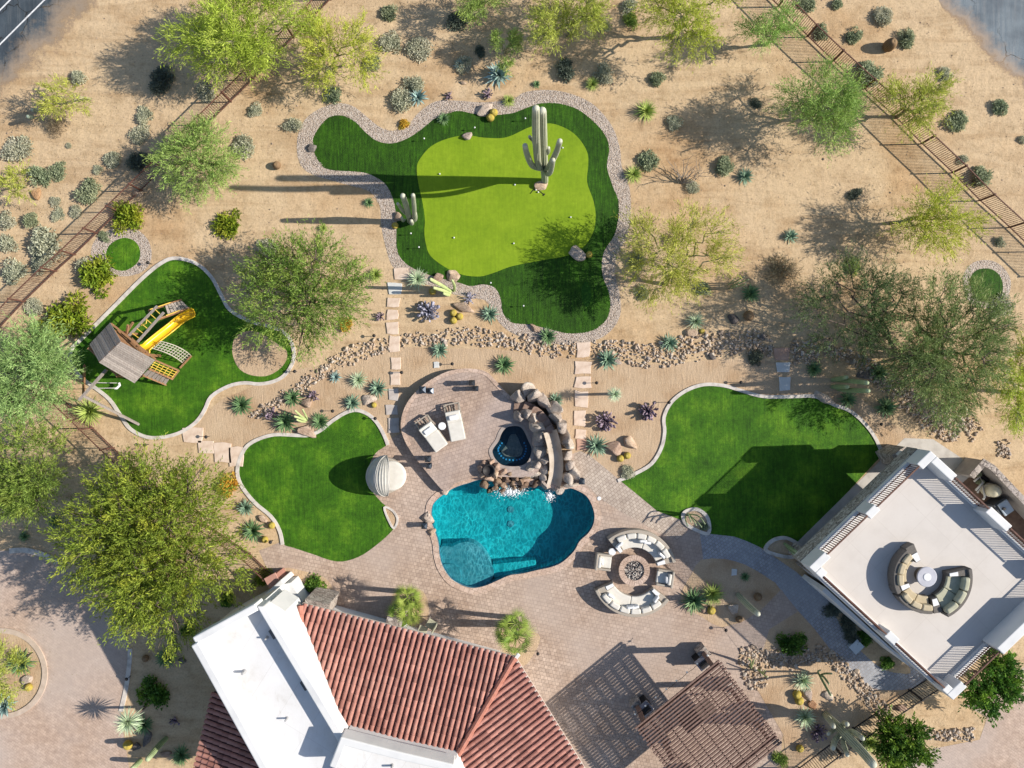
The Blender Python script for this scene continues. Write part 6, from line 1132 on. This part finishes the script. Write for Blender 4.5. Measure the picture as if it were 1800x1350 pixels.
def lantern(label, px, py, z0, h, w):
    q = P(px, py, z0+h); O = Vector((q.x, q.y, z0)); r = thing('lantern', label, 'lantern', O, group='dark metal lanterns'); fr = MB()
    for sx in (-1, 1):
        for sy in (-1, 1): fr.bar(O+Vector((sx*w, sy*w, 0)), O+Vector((sx*w*.85, sy*w*.85, h*.78)), .03, .03)
    for z in (.03, h*.78): fr.box(O+Vector((0, 0, z)), (w*2.1, w*2.1, .04))
    mesh('frame', fr, lan_m, r); mesh('glass', MB().box(O+Vector((0, 0, h*.4)), (w*1.5, w*1.5, h*.6)), lan_g, r)
    cp_ = mesh('cap', MB().add([O+Vector((sx*w*1.25, sy*w*1.25, h*.79)) for sx, sy in ((-1, -1), (1, -1), (1, 1), (-1, 1))]+[O+Vector((0, 0, h))], [(0, 1, 4), (1, 2, 4), (2, 3, 4), (3, 0, 4), (3, 2, 1, 0)]), lan_m, r)
    mesh('ring', MB().tube([O+Vector((.07*math.cos(a), 0, h+.06+.07*math.sin(a))) for a in np.linspace(-1.2, 4.3, 11)], .012, 5), lan_m, cp_)
for l, x, y, z, h, w in (('taller of two lanterns at the left rim of the terrace', 742, 685, ZT, .75, .15), ('shorter of two lanterns at the left rim of the terrace', 756, 687, ZT, .6, .14), ('upper lantern of the pair near the top rim of the terrace', 829, 673, ZT, 1.15, .13), ('lower lantern of the pair near the top rim of the terrace', 836, 683, ZT, .95, .12),
    ('upper lantern standing at the terrace step', 751, 808, ZT, .95, .13), ('lower lantern standing at the terrace step', 753, 820, ZT, .75, .12), ('lantern on the paving beside the foot of the slide', 1023, 847, 0, .7, .14), ('lantern between the two boulders at the left edge of the pool', 745, 926, 0, .75, .13)): lantern(l, x, y, z, h, w)
# round daybed
c = P(680, 836, .45); c.z = 0; db = thing('daybed', 'round cream daybed with a pleated folding canopy beside the lawn', 'daybed', c)
mesh('base', MB().lathe([(.98, .02), (1.04, .1), (1.04, .5), (.98, .52)], 48, c+Vector((-.08, 0, 0))), wick, db)
c2 = c+Vector((.26, 0, 0)); mesh('mattress', MB().lathe([(.76, .2), (.84, .22), (.88, .5), (.84, .62), (.76, .65), (.3, .66)], 48, c2), cream, db, smooth=True)
V, F = [], []; nb, na = 33, 29
for i in range(na):                              # hood: ribs swing about the cross axis
    ang = math.radians(182-112*i/(na-1)); 
    for j in range(nb):
        t = math.pi*j/(nb-1); rr = 1+.022*(i % 2)*math.sin(t); y = 1.16*math.cos(t); q = math.sin(t)
        V.append(c+Vector((math.cos(ang)*1.16*q*rr, y, .46+math.sin(ang)*1.62*q*rr)))
for i in range(na-1):
    for j in range(nb-1): F.append((i*nb+j, i*nb+j+1, (i+1)*nb+j+1, (i+1)*nb+j))
hood = mesh('canopy', MB().add(V, F), mat('canopy_cloth', [(.42, .4, .35), (.5, .48, .43)], 3, .9, .2, 60), db, norm=False); sm = hood.modifiers.new('thick', 'SOLIDIFY'); sm.thickness = .02
rb = MB()
for i in (0, 9, 18, 28): rb.tube([V[i*nb+j]*1.0+(V[i*nb+j]-c-Vector((0, 0, .5))).normalized()*.015 for j in range(nb)], .02, 6)
mesh('hood_rib', rb, mat('hood_frame', [(.5, .48, .44), (.6, .58, .54)], 4, .5), hood)
for sx, sy in ((.6, .35), (.55, -.3)): mesh('pillow', MB().box(c+Vector((-.35+sx*.1, sy, .78)), (.2, .5, .34), .2), white_f, db, bevel=.08, seg=3)
# ---------------------------------------------------------------- fire pit circle
fp = P(1115, 1003, .45); fp.z = 0
pit = thing('fire_pit', 'round stone fire pit filled with black lava rock between curved sofas', 'fire pit', fp)
mesh('wall', MB().lathe([(.8, 0), (.8, .38)], 40, fp), stone_w, pit)
rimb = MB(); [rimb.arc(fp, .58, .9, k*10+.4, k*10+9.6, .38, .46, 3) for k in range(36)]; mesh('rim', rimb, coping_m, pit)
mesh('pan', MB().lathe([(.6, .3), (.6, .33)], 32, fp), black_iron, pit)
lv = MB(); rg = random.Random(4)
for _ in range(170):
    a, q = rg.uniform(0, 6.28), math.sqrt(rg.random())*.54; v, f = protoV[rg.randrange(7)]; s_ = rg.uniform(.03, .06); o_ = fp+Vector((q*math.cos(a), q*math.sin(a), .36+rg.random()*.06)); lv.add([o_+Vector((x[0]*s_*rg.uniform(.9, 1.1), x[1]*s_, x[2]*s_)) for x in v], [list(x) for x in f])
mesh('lava_rock', lv, mat('lava_glass', [(.008, .007, .009), (.025, .022, .028)], 8, .3, spec=.6), pit)
def sofa(label, c, ri, ro, a0, a1, frame, cush, n=5, z0=0, ends=(1, 1), backh=.85, toss=(), group='curved sofas', cushz=.5, pillowm=None):
    c = Vector((c.x, c.y, z0)); mid = math.radians((a0+a1)/2); root = thing('curved_sofa', label, 'sofa', c+Vector((math.cos(mid)*(ri+ro)/2, math.sin(mid)*(ri+ro)/2, 0)), group=group)
    mesh('base', MB().arc(c, ri+.02, ro-.02, a0, a1, .04, .3, 24), frame, root)
    mesh('back', MB().arc(c, ro-.2, ro, a0, a1, .3, backh-.12, 24), frame, root, bevel=.03)
    w = .42/ro*57.3; s0 = a0+(w if ends[0] else 0); s1 = a1-(w if ends[1] else 0)
    if ends[0]: et = mesh('end_table', MB().arc(c, ri, ro+.02, a0, s0-.6, .04, .62, 5), frame, root, bevel=.02); mesh('tray', MB().arc(c, ri+.05, ri+.5, a0+1, s0-1.5, .62, .66, 5), white_f, et, bevel=.01)
    if ends[1]: et = mesh('end_table', MB().arc(c, ri, ro+.02, s1+.6, a1, .04, .62, 5), frame, root, bevel=.02); mesh('tray', MB().arc(c, ri+.05, ri+.5, s1+1.5, a1-1, .62, .66, 5), white_f, et, bevel=.01)
    h = (s1-s0)/2
    for k in range(2): mesh('seat_cushion', MB().arc(c, ri+.02, ro-.42, s0+h*k+.3, s0+h*(k+1)-.3, .3, cushz, 12), cush, root, bevel=.05, seg=3)
    st = (s1-s0)/n
    for k in range(n): mesh('back_cushion', MB().arc(c, ro-.5, ro-.18, s0+st*k+.5, s0+st*(k+1)-.5, cushz-.04, backh, 6), cush, root, bevel=.11, seg=4)
    for a, q in toss:
        al = math.radians(a); u = Vector((math.cos(al), math.sin(al), 0)); mesh('toss_pillow', MB().box(c+u*(ro-.62+q)+Vector((0, 0, cushz+.2)), (.16, .44, .4), al+.25), pillowm or white_f, root, bevel=.07, seg=3)
    return root
sofa('curved cream sofa on the far side of the fire pit, toward the right lawn', fp, 1.32, 2.42, 13, 130, wick, cream, 6, toss=((120, 0), (76, .04), (68, .02), (32, 0)))
sofa('curved cream sofa on the house side of the fire pit', fp+Vector((0, -.12, 0)), 1.36, 2.5, 203, 322, wick, cream, 6, toss=((262, .05), (270, .02), (310, 0), (222, 0)))
def armchair(label, px, py, face):
    q = P(px, py, .5); O = Vector((q.x, q.y, 0)); R = Matrix.Rotation(face, 3, 'Z'); X = lambda x, y, z: O+R @ Vector((x, y, z)); r = thing('armchair', label, 'armchair', O, group='wicker armchairs at the fire pit')
    mesh('base', MB().box(X(0, 0, .18), (.9, .9, .28), face), wick, r, bevel=.03)
    mesh('backrest', MB().box(X(-.42, 0, .5), (.14, .95, .62), face), wick, r, bevel=.04)
    for s_ in (-1, 1): mesh('arm', MB().box(X(0, s_*.42, .42), (.9, .12, .36), face), wick, r, bevel=.04)
    mesh('seat_cushion', MB().box(X(.08, 0, .4), (.74, .68, .16), face), cream, r, bevel=.05); mesh('back_cushion', MB().box(X(-.26, 0, .6), (.2, .66, .44), face), cream, r, bevel=.08, seg=3)
    mesh('toss_pillow', MB().box(X(-.1, .05, .6), (.14, .4, .34), face+.2), white_f, r, bevel=.06, seg=3)
armchair('wicker armchair on the pool side of the fire pit', 1061, 988, -.12); armchair('wicker armchair on the terrace building side of the fire pit', 1168, 1016, math.pi-.15)
q = P(1076, 970, .5); r = thing('side_table', 'small round white table beside the pool side armchair', 'table', Vector((q.x, q.y, 0)))
mesh('tabletop', MB().lathe([(.2, .48), (.21, .49), (.21, .52), (.19, .53)], 24, Vector((q.x, q.y, 0))), white_f, r); mesh('stem', MB().lathe([(.17, 0), (.17, .02), (.12, .2), (.17, .48)], 16, Vector((q.x, q.y, 0))), wick, r)
q = P(1053, 876, 0); tag(mesh('paving_light', MB().lathe([(.12, .01), (.12, .03), (.1, .04)], 18, q), white_f, org=q), 'small round white disc set in the paving right of the pool', 'light')
# ---------------------------------------------------------------- furniture on the roof terrace
sage_c = mat('sage_cushion', [(.36, .35, .25), (.44, .43, .32)], 3, .9, .2, 60); tan_c = mat('tan_cushion', [(.42, .35, .23), (.5, .42, .29)], 3, .9, .2, 60)
tc = P(1629, 1014, ZD+.5); TC = Vector((tc.x, tc.y, 0)); g_ = 'curved sofas on the roof terrace'
r = thing('fire_table', 'round grey fire table with a central burner on the roof terrace', 'table', Vector((tc.x, tc.y, ZD)))
mesh('base', MB().lathe([(.4, 0), (.4, .45)], 28, Vector((tc.x, tc.y, ZD))), wickd, r); mesh('tabletop', MB().lathe([(.5, .45), (.53, .47), (.53, .52), (.5, .54), (.2, .54)], 40, Vector((tc.x, tc.y, ZD))), mat('table_slate', [(.38, .38, .42), (.46, .46, .5)], 2, .6, .1), r)
mesh('burner', MB().lathe([(.2, .54), (.2, .56), (.17, .57), (.03, .57)], 28, Vector((tc.x, tc.y, ZD))), white_f, r)
sofa('left dark wicker sofa on the roof terrace with tan seat', TC, 1.02, 1.86, 128, 208, wickd, tan_c, 3, ZD, (0, 1), .85, (), g_, .46)
sofa('lower dark wicker sofa on the roof terrace between two end tables', TC, 1.02, 1.9, 212, 276, wickd, tan_c, 3, ZD, (0, 0), .85, (), g_, .46)
sofa('right dark wicker sofa on the roof terrace with sage seat', TC, 1.08, 2.3, 296, 372, wickd, sage_c, 3, ZD, (0, 1), .85, (), g_, .46)
def endt(label, a, r0, r1, da):
    m_ = math.radians(a); r = thing('end_table', label, 'table', Vector((tc.x+math.cos(m_)*r0, tc.y+math.sin(m_)*r0, ZD)), group='wicker end tables on the roof terrace'); C = Vector((tc.x, tc.y, ZD))
    mesh('body', MB().arc(C, r0, r1, a-da, a+da, .02, .58, 5), wickd, r, bevel=.02); mesh('top', MB().arc(C, r0+.04, r0+(r1-r0)*.5, a-da+1, a+da-1, .58, .61, 5), white_f, r)
endt('wicker end table at the upper end of the left roof sofa', 120, .95, 1.9, 8); endt('wicker end table wedged between lower and right roof sofas', 287, 1.15, 1.95, 7)
# ---------------------------------------------------------------- patio chairs, hose, post at the house
for l, x, y, f in (('beige patio chair half under the tile eave, facing the palms', 757, 1099, 2.6), ('second beige patio chair mostly hidden by the tile eave', 742, 1110, 1.2)):
    q = P(x, y, .6); O = Vector((q.x, q.y, 0)); R = Matrix.Rotation(f, 3, 'Z'); r = thing('patio_chair', l, 'chair', O, group='beige patio chairs'); fm = mat('chair_frame', [(.3, .27, .23), (.4, .36, .31)], 4, .6)
    mesh('seat', MB().box(O+Vector((0, 0, .42)), (.52, .52, .08), f), sage_c, r, bevel=.02); mesh('backrest', MB().box(O+R @ Vector((-.27, 0, .7)), (.08, .52, .56), f), sage_c, r, bevel=.02)
    for sx in (-.24, .24):
        for sy in (-.24, .24): mesh('leg', MB().box(O+R @ Vector((sx, sy, .2)), (.04, .04, .4), f), fm, r)
q = P(711, 1096, 1.0); r = thing('patio_urn', 'white round topped urn beside the stone pier and the palms', 'urn', Vector((q.x, q.y, 0)))
mesh('body', MB().lathe([(.12, 0), (.16, .3), (.12, .8), (.16, 1.0)], 18, Vector((q.x, q.y, 0))), white_f, r, smooth=True); mesh('rim', MB().lathe([(.16, 1.0), (.18, 1.02), (.18, 1.05), (.09, 1.05), (.08, .95)], 24, Vector((q.x, q.y, 0))), white_f, r)
hp = []; rg = random.Random(2); q = P(525, 1028)
for k in range(150):
    a = k*.35; rr_ = .17+.06*math.sin(k*.21)+rg.gauss(0, .01); hp.append(q+Vector((rr_*math.cos(a)+.05*math.sin(k*.07), rr_*math.sin(a), .03+k*.0011)))
tag(mesh('garden_hose', MB().tube(hp, .018, 6), mat('hose_green', [(.08, .36, .27), (.14, .45, .34)], 4, .5), org=q), 'loosely coiled green garden hose beside the round bush', 'hose')
q = P(1504, 1136, .2); r = thing('utility_box', 'pale blue grey utility box by the shaded shrubs', 'utility box', Vector((q.x, q.y, 0))); um = mat('box_paint', [(.45, .5, .54), (.52, .57, .6)], 3, .6)
mesh('body', MB().box((q.x, q.y, .15), (.62, .55, .3), .75), um, r, bevel=.02); mesh('lid', MB().box((q.x, q.y, .32), (.68, .6, .04), .75), um, r, bevel=.01)
# ---------------------------------------------------------------- path lights and putting markers
def path_light(): 
    r = thing('path_light', '', 'path light', Vector((0, 0, 0)), org0=True)
    mesh('stake', MB().lathe([(.018, 0), (.018, .5)], 8), black_iron, r); mesh('shade', MB().lathe([(.1, .48), (.1, .5), (.03, .56), (.01, .57)], 12), black_iron, r); return r
pl = None
for x, y, l in ((267, 464, 'path light beside the tiny tee green gravel'), (368, 767, 'path light above the pointed flagstone'), (262, 781, 'path light below the play lawn kerb'), (588, 722, 'path light at the daybed lawn tip'), (708, 655, 'path light between pink stones below the creek'), (522, 653, 'path light right of the sand pit kerb'), (1047, 673, 'path light at the right trail near the square pink stone'), (1173, 707, 'path light left of the right lawn kerb'), (1298, 672, 'path light above the right lawn kerb'), (1272, 1103, 'path light at the paved edge of the shaded bed'), (660, 591, 'path light left of the long creek stone'), (480, 950, 'path light at the lower gold barrel'), (945, 1144, 'path light at the right fan palm bed'), (1542, 745, 'path light right of the right lawn tip'), (58, 1147, 'path light in the round island'), (230, 1188, 'path light at the drive edge in the house shadow'), (662, 735, 'path light right of the daybed lawn kerb'), (796, 640, 'path light above the raised terrace')):
    p = P(x, y); pl = path_light() if pl is None else dup(pl, p); pl.location = p; pl['label'] = l; pl['group'] = 'small black path lights'
mk = None
def marker():
    r = thing('putting_marker', '', 'golf marker', Vector((0, 0, 0)), org0=True)
    mesh('pin', MB().lathe([(.012, 0), (.012, .42)], 6), black_iron, r); mesh('cap', MB().lathe([(.01, .4), (.035, .43), (.05, .47), (.035, .51), (.01, .53)], 12), white_f, r, smooth=True); return r
for x, y, l in ((747, 248, 'white topped pin in the left neck of the putting fringe'), (923, 213, 'white topped pin at the top of the putting fringe'), (738, 437, 'white topped pin at the lower left of the putting fringe'), (920, 539, 'white topped pin at the bottom lobe of the putting fringe'), (863, 499, 'white topped pin on the lower gravel edge'), (835, 229, 'white topped pin left of the small pale boulder'), (724, 413, 'white topped pin below the three armed saguaro')):
    p = P(x, y); mk = marker() if mk is None else dup(mk, p); mk.location = p; mk['label'] = l; mk['group'] = 'white topped pins on the putting fringe'
def cup(): return mesh('golf_ball', MB().lathe([(.01, 0), (.035, .015), (.048, .048), (.035, .08), (.01, .095)], 12), white_f, smooth=True)
cu = None
for x, y, l in ((773, 306, 'white ball in the saguaro shadow on the green'), (798, 418, 'white ball on the left of the green'), (989, 260, 'white ball right of the giant saguaro'), (905, 325, 'white ball left of the boulder on the green'), (1003, 382, 'white ball in the tree shadow on the green'), (903, 428, 'white ball low on the green at the shadow edge'), (942, 334, 'white ball nearest the pinkish boulder'), (946, 338, 'white ball at the end of the short putter')):
    p = P(x, y, .02); cu = cup() if cu is None else dup(cu, p); cu.location = p; tag(cu, l, 'golf ball', 'white balls on the putting green')
for x, y, a, l in ((939, 332, .9, 'short dark putter lying left of the pinkish boulder'), (949, 336, -.7, 'dark putter lying under the pinkish boulder')):
    p = P(x, y, .03); d = Vector((math.cos(a), math.sin(a), 0)); r = thing('putter', l, 'golf club', p, group='putters on the green'); mesh('shaft', MB().bar(p-d*.35, p+d*.3, .03, .03), black_iron, r); mesh('head', MB().box(p+d*.32, (.06, .14, .05), a), black_iron, r)
# ---------------------------------------------------------------- wooden play set
cedar = wood_mat('cedar_beam', [(.2, .1, .05), (.32, .17, .085), (.4, .24, .13)]); greyw = wood_mat('weathered_board', [(.2, .17, .145), (.29, .25, .22), (.36, .32, .28)], .8); yel = mat('yellow_plastic', [(.7, .42, .01), (.78, .5, .02)], 2, .3, spec=.5); yelb = mat('yellow_bar', [(.6, .42, .06), (.7, .5, .1)], 3, .5)
def Z(x, y, z): return P(120+x/5.625, 510+y/5.625, z)     # pixel of the enlarged view of the play set
ps = thing('play_set', 'wooden play tower with grey board roof, yellow slide, monkey bars and swing', 'play set', P(215, 620))
def boards(a, b, c, d, n, nm, m, root, th=.03, gap=.06):     # boards running from edge a-b to edge d-c
    mb = MB(); up = (b-a).cross(d-a).normalized()
    for k in range(n):
        t0, t1 = (k+gap)/n, (k+1-gap)/n; q = [a+(b-a)*t0, a+(b-a)*t1, d+(c-d)*t1, d+(c-d)*t0]; o_ = up*random.uniform(0, .012); mb.add([v+o_ for v in q]+[v+o_-up*th for v in q], [(0, 1, 2, 3), (7, 6, 5, 4), (0, 4, 5, 1), (1, 5, 6, 2), (2, 6, 7, 3), (3, 7, 4, 0)])
    return mesh(nm, mb, m, root)
r0, r1 = Z(305, 715, 3.8), Z(520, 508, 3.8)
boards(r0, r1, Z(415, 320, 2.75), Z(210, 535, 2.75), 13, 'roof', greyw, ps); boards(r0, r1, Z(860, 690, 2.75), Z(655, 920, 2.75), 15, 'roof', greyw, ps)
mesh('ridge_beam', MB().bar(r0-Vector((0, 0, .08)), r1-Vector((0, 0, .08)), .1, .12), cedar, ps)
cr = [Z(x, y, 1.5) for x, y in ((330, 590), (560, 420), (790, 640), (600, 850))]
for q in cr: mesh('post', MB().box((q.x, q.y, 1.4), (.11, .11, 2.8), .75), cedar, ps)
boards(cr[0], cr[1], cr[2], cr[3], 12, 'deck', cedar, ps)
for a, b in ((0, 1), (1, 2), (2, 3), (3, 0)):
    mesh('rail', MB().bar(cr[a]+Vector((0, 0, .8)), cr[b]+Vector((0, 0, .8)), .05, .12), cedar, ps); mesh('rail', MB().bar(cr[a]+Vector((0, 0, 1.2)), cr[b]+Vector((0, 0, 1.2)), .08, .14), cedar, ps); mesh('rail', MB().bar(cr[a]+Vector((0, 0, -.1)), cr[b]+Vector((0, 0, -.1)), .06, .16), cedar, ps)
mesh('rail', MB().bar(Z(425, 330, 2.6), Z(860, 680, 2.6), .07, .14), cedar, ps); mesh('rail', MB().bar(Z(215, 545, 2.6), Z(650, 905, 2.6), .07, .14), cedar, ps)
mesh('brace', MB().bar(Z(560, 440, 2.0), Z(640, 320, 2.3), .1, .1).bar(Z(575, 440, 2.1), Z(590, 345, 2.5), .1, .1), cedar, ps)
ma, mb_, mc, md = Z(600, 450, 2.1), Z(880, 158, 2.1), Z(685, 512, 2.1), Z(945, 220, 2.1)
mesh('monkey_bar_beam', MB().bar(ma, mb_, .11, .12), greyw, ps); mesh('monkey_bar_beam', MB().bar(mc, md, .11, .12), greyw, ps)
for k in range(6): t = (k+.6)/6.2; mesh('rung', MB().tube([ma+(mb_-ma)*t, mc+(md-mc)*t], .025, 8), yelb, ps)
gr_ = MB().tube([Z(720, 350, 2.15), Z(770, 330, 2.25), Z(775, 300, 2.2)], .025, 6); mesh('hand_grip', gr_, yelb, ps)
la, lb, lc, ld = Z(830, 195, 2.05), Z(1115, 100, .05), Z(1200, 178, .05), Z(890, 290, 1.6)
mesh('ladder_side', MB().bar(Z(795, 200, 2.0), la+(lb-la), .07, .16), cedar, ps); mesh('ladder_side', MB().bar(ld, lc, .07, .16), cedar, ps)
boards(la+(lb-la)*.42, lb, lc, ld+(lc-ld)*.3, 6, 'ladder_tread', greyw, ps, gap=.1)
mesh('handrail', MB().tube([la+Vector((0, 0, .25)), la+(lb-la)*.7+Vector((0, 0, .3))], .025, 6).tube([ld+(lc-ld)*.3+Vector((0, 0, .25)), lc-(lc-ld)*.25+Vector((0, 0, .3))], .025, 6), yelb, ps)
sp = [Vector(q) for q in ((750, 590, 1.5), (790, 545, 1.42), (900, 455, 1.0), (1010, 370, .55), (1120, 280, .25), (1200, 235, .2), (1245, 215, .22))]; cs = spl(sp, 5, False); V, F = [], []; m_ = 11
for i, q in enumerate(cs):
    d = cs[min(i+1, len(cs)-1)]-cs[max(0, i-1)]; nn = Vector((-d.y, d.x, 0)).normalized(); e = i/(len(cs)-1); w = (58 if e < .1 else 44)*(1-(.55*max(0, (e-.93)/.07)))
    for k in range(m_):
        t = (k/(m_-1)-.5)*2; V.append(Z(q.x+nn.x*t*w, q.y+nn.y*t*w, q.z+(.2*abs(t)**3)))
for i in range(len(cs)-1):
    for k in range(m_-1): F.append((i*m_+k, i*m_+k+1, (i+1)*m_+k+1, (i+1)*m_+k))
sl_ = mesh('slide', MB().add(V, F), yel, ps, norm=False, smooth=True); so_ = sl_.modifiers.new('thick', 'SOLIDIFY'); so_.thickness = .04
rim = MB()
for k in (0, m_-1): rim.tube([V[i*m_+k] for i in range(len(cs))], .03, 8)
rim.tube([V[(len(cs)-1)*m_+k] for k in range(m_)], .035, 8); mesh('slide_rim', rim, yel, sl_, smooth=True)
# bowed climbing net from the deck to the lawn
nt_ = MB(); w0, w1 = (Z(905, 505, 1.6), Z(830, 575, 1.6)), (Z(1215, 650, .0), Z(1130, 720, .0)); ctl = (Z(1110, 545, 1.5), Z(1030, 625, 1.5))
def bz(s_, t): a, b, c_ = w0[s_], ctl[s_], w1[s_]; return a*(1-t)**2+b*2*t*(1-t)+c_*t*t
for j in range(5):
    f_ = j/4; nt_.tube([bz(0, t)*(1-f_)+bz(1, t)*f_ for t in np.linspace(0, 1, 13)], .028 if j in (0, 4) else .018, 6)
for t in np.linspace(.04, .98, 12): nt_.tube([bz(0, t), bz(1, t)], .022, 6)
mesh('climbing_net', nt_, mat('rope', [(.4, .36, .29), (.5, .46, .38)], 5), ps); mesh('net_frame', MB().bar(Z(1105, 770, .1), Z(1218, 650, .1), .08, .1), cedar, ps)
# gridded ramp and slatted ladder on the lower side
g0, g1, g2, g3 = Z(855, 690, 1.5), Z(1095, 795, .1), Z(1030, 880, .1), Z(800, 775, 1.5); gm = MB()
for t in np.linspace(.05, .95, 6): gm.bar(g0+(g1-g0)*t, g3+(g2-g3)*t, .03, .03)
for t in (.25, .5, .75): gm.bar(g0+(g3-g0)*t, g1+(g2-g1)*t, .03, .03)
mesh('climbing_grid', gm, yelb, ps); mesh('ramp_side', MB().bar(g0, g1, .06, .14), cedar, ps); mesh('ramp_side', MB().bar(g3, g2, .06, .14), cedar, ps); mesh('ramp_side', MB().bar(g1, g2, .06, .1), cedar, ps)
h0, h1, h2, h3 = Z(795, 780, 1.5), Z(1010, 865, .1), Z(965, 935, .1), Z(735, 840, 1.5)
for k in range(6): t = (k+.5)/6; mesh('tread', MB().bar(h0+(h1-h0)*t, h3+(h2-h3)*t, .18, .05), greyw, ps)
mesh('ramp_side', MB().bar(h3, h2, .06, .16), cedar, ps); mesh('ramp_side', MB().bar(h0, h1, .06, .12), cedar, ps)
# swing beam
bA, bB = Z(380, 785, 2.5), Z(108, 1088, 2.5); mesh('swing_beam', MB().bar(bA, bB, .12, .16), greyw, ps)
top = Z(150, 1045, 2.5); mesh('swing_leg', MB().bar(top, Z(160, 740, 0), .11, .11), cedar, ps); mesh('swing_leg', MB().bar(top, Z(700, 1328, 0), .12, .12), greyw, ps)
s1_, s2_ = Z(270, 915, 2.4), Z(235, 970, 2.4); e1, e2 = Z(480, 918, .5), Z(470, 968, .5)
mesh('swing_chain', MB().tube([s1_, e1], .02, 6).tube([s2_, e2], .02, 6), mat('chain', [(.4, .4, .38), (.5, .5, .48)], 5, .4), ps)
mesh('swing_seat', MB().tube([Z(500, 915, .5), Z(508, 940, .45), Z(480, 970, .45), Z(455, 972, .5)], .07, 8), white_f, ps, smooth=True)
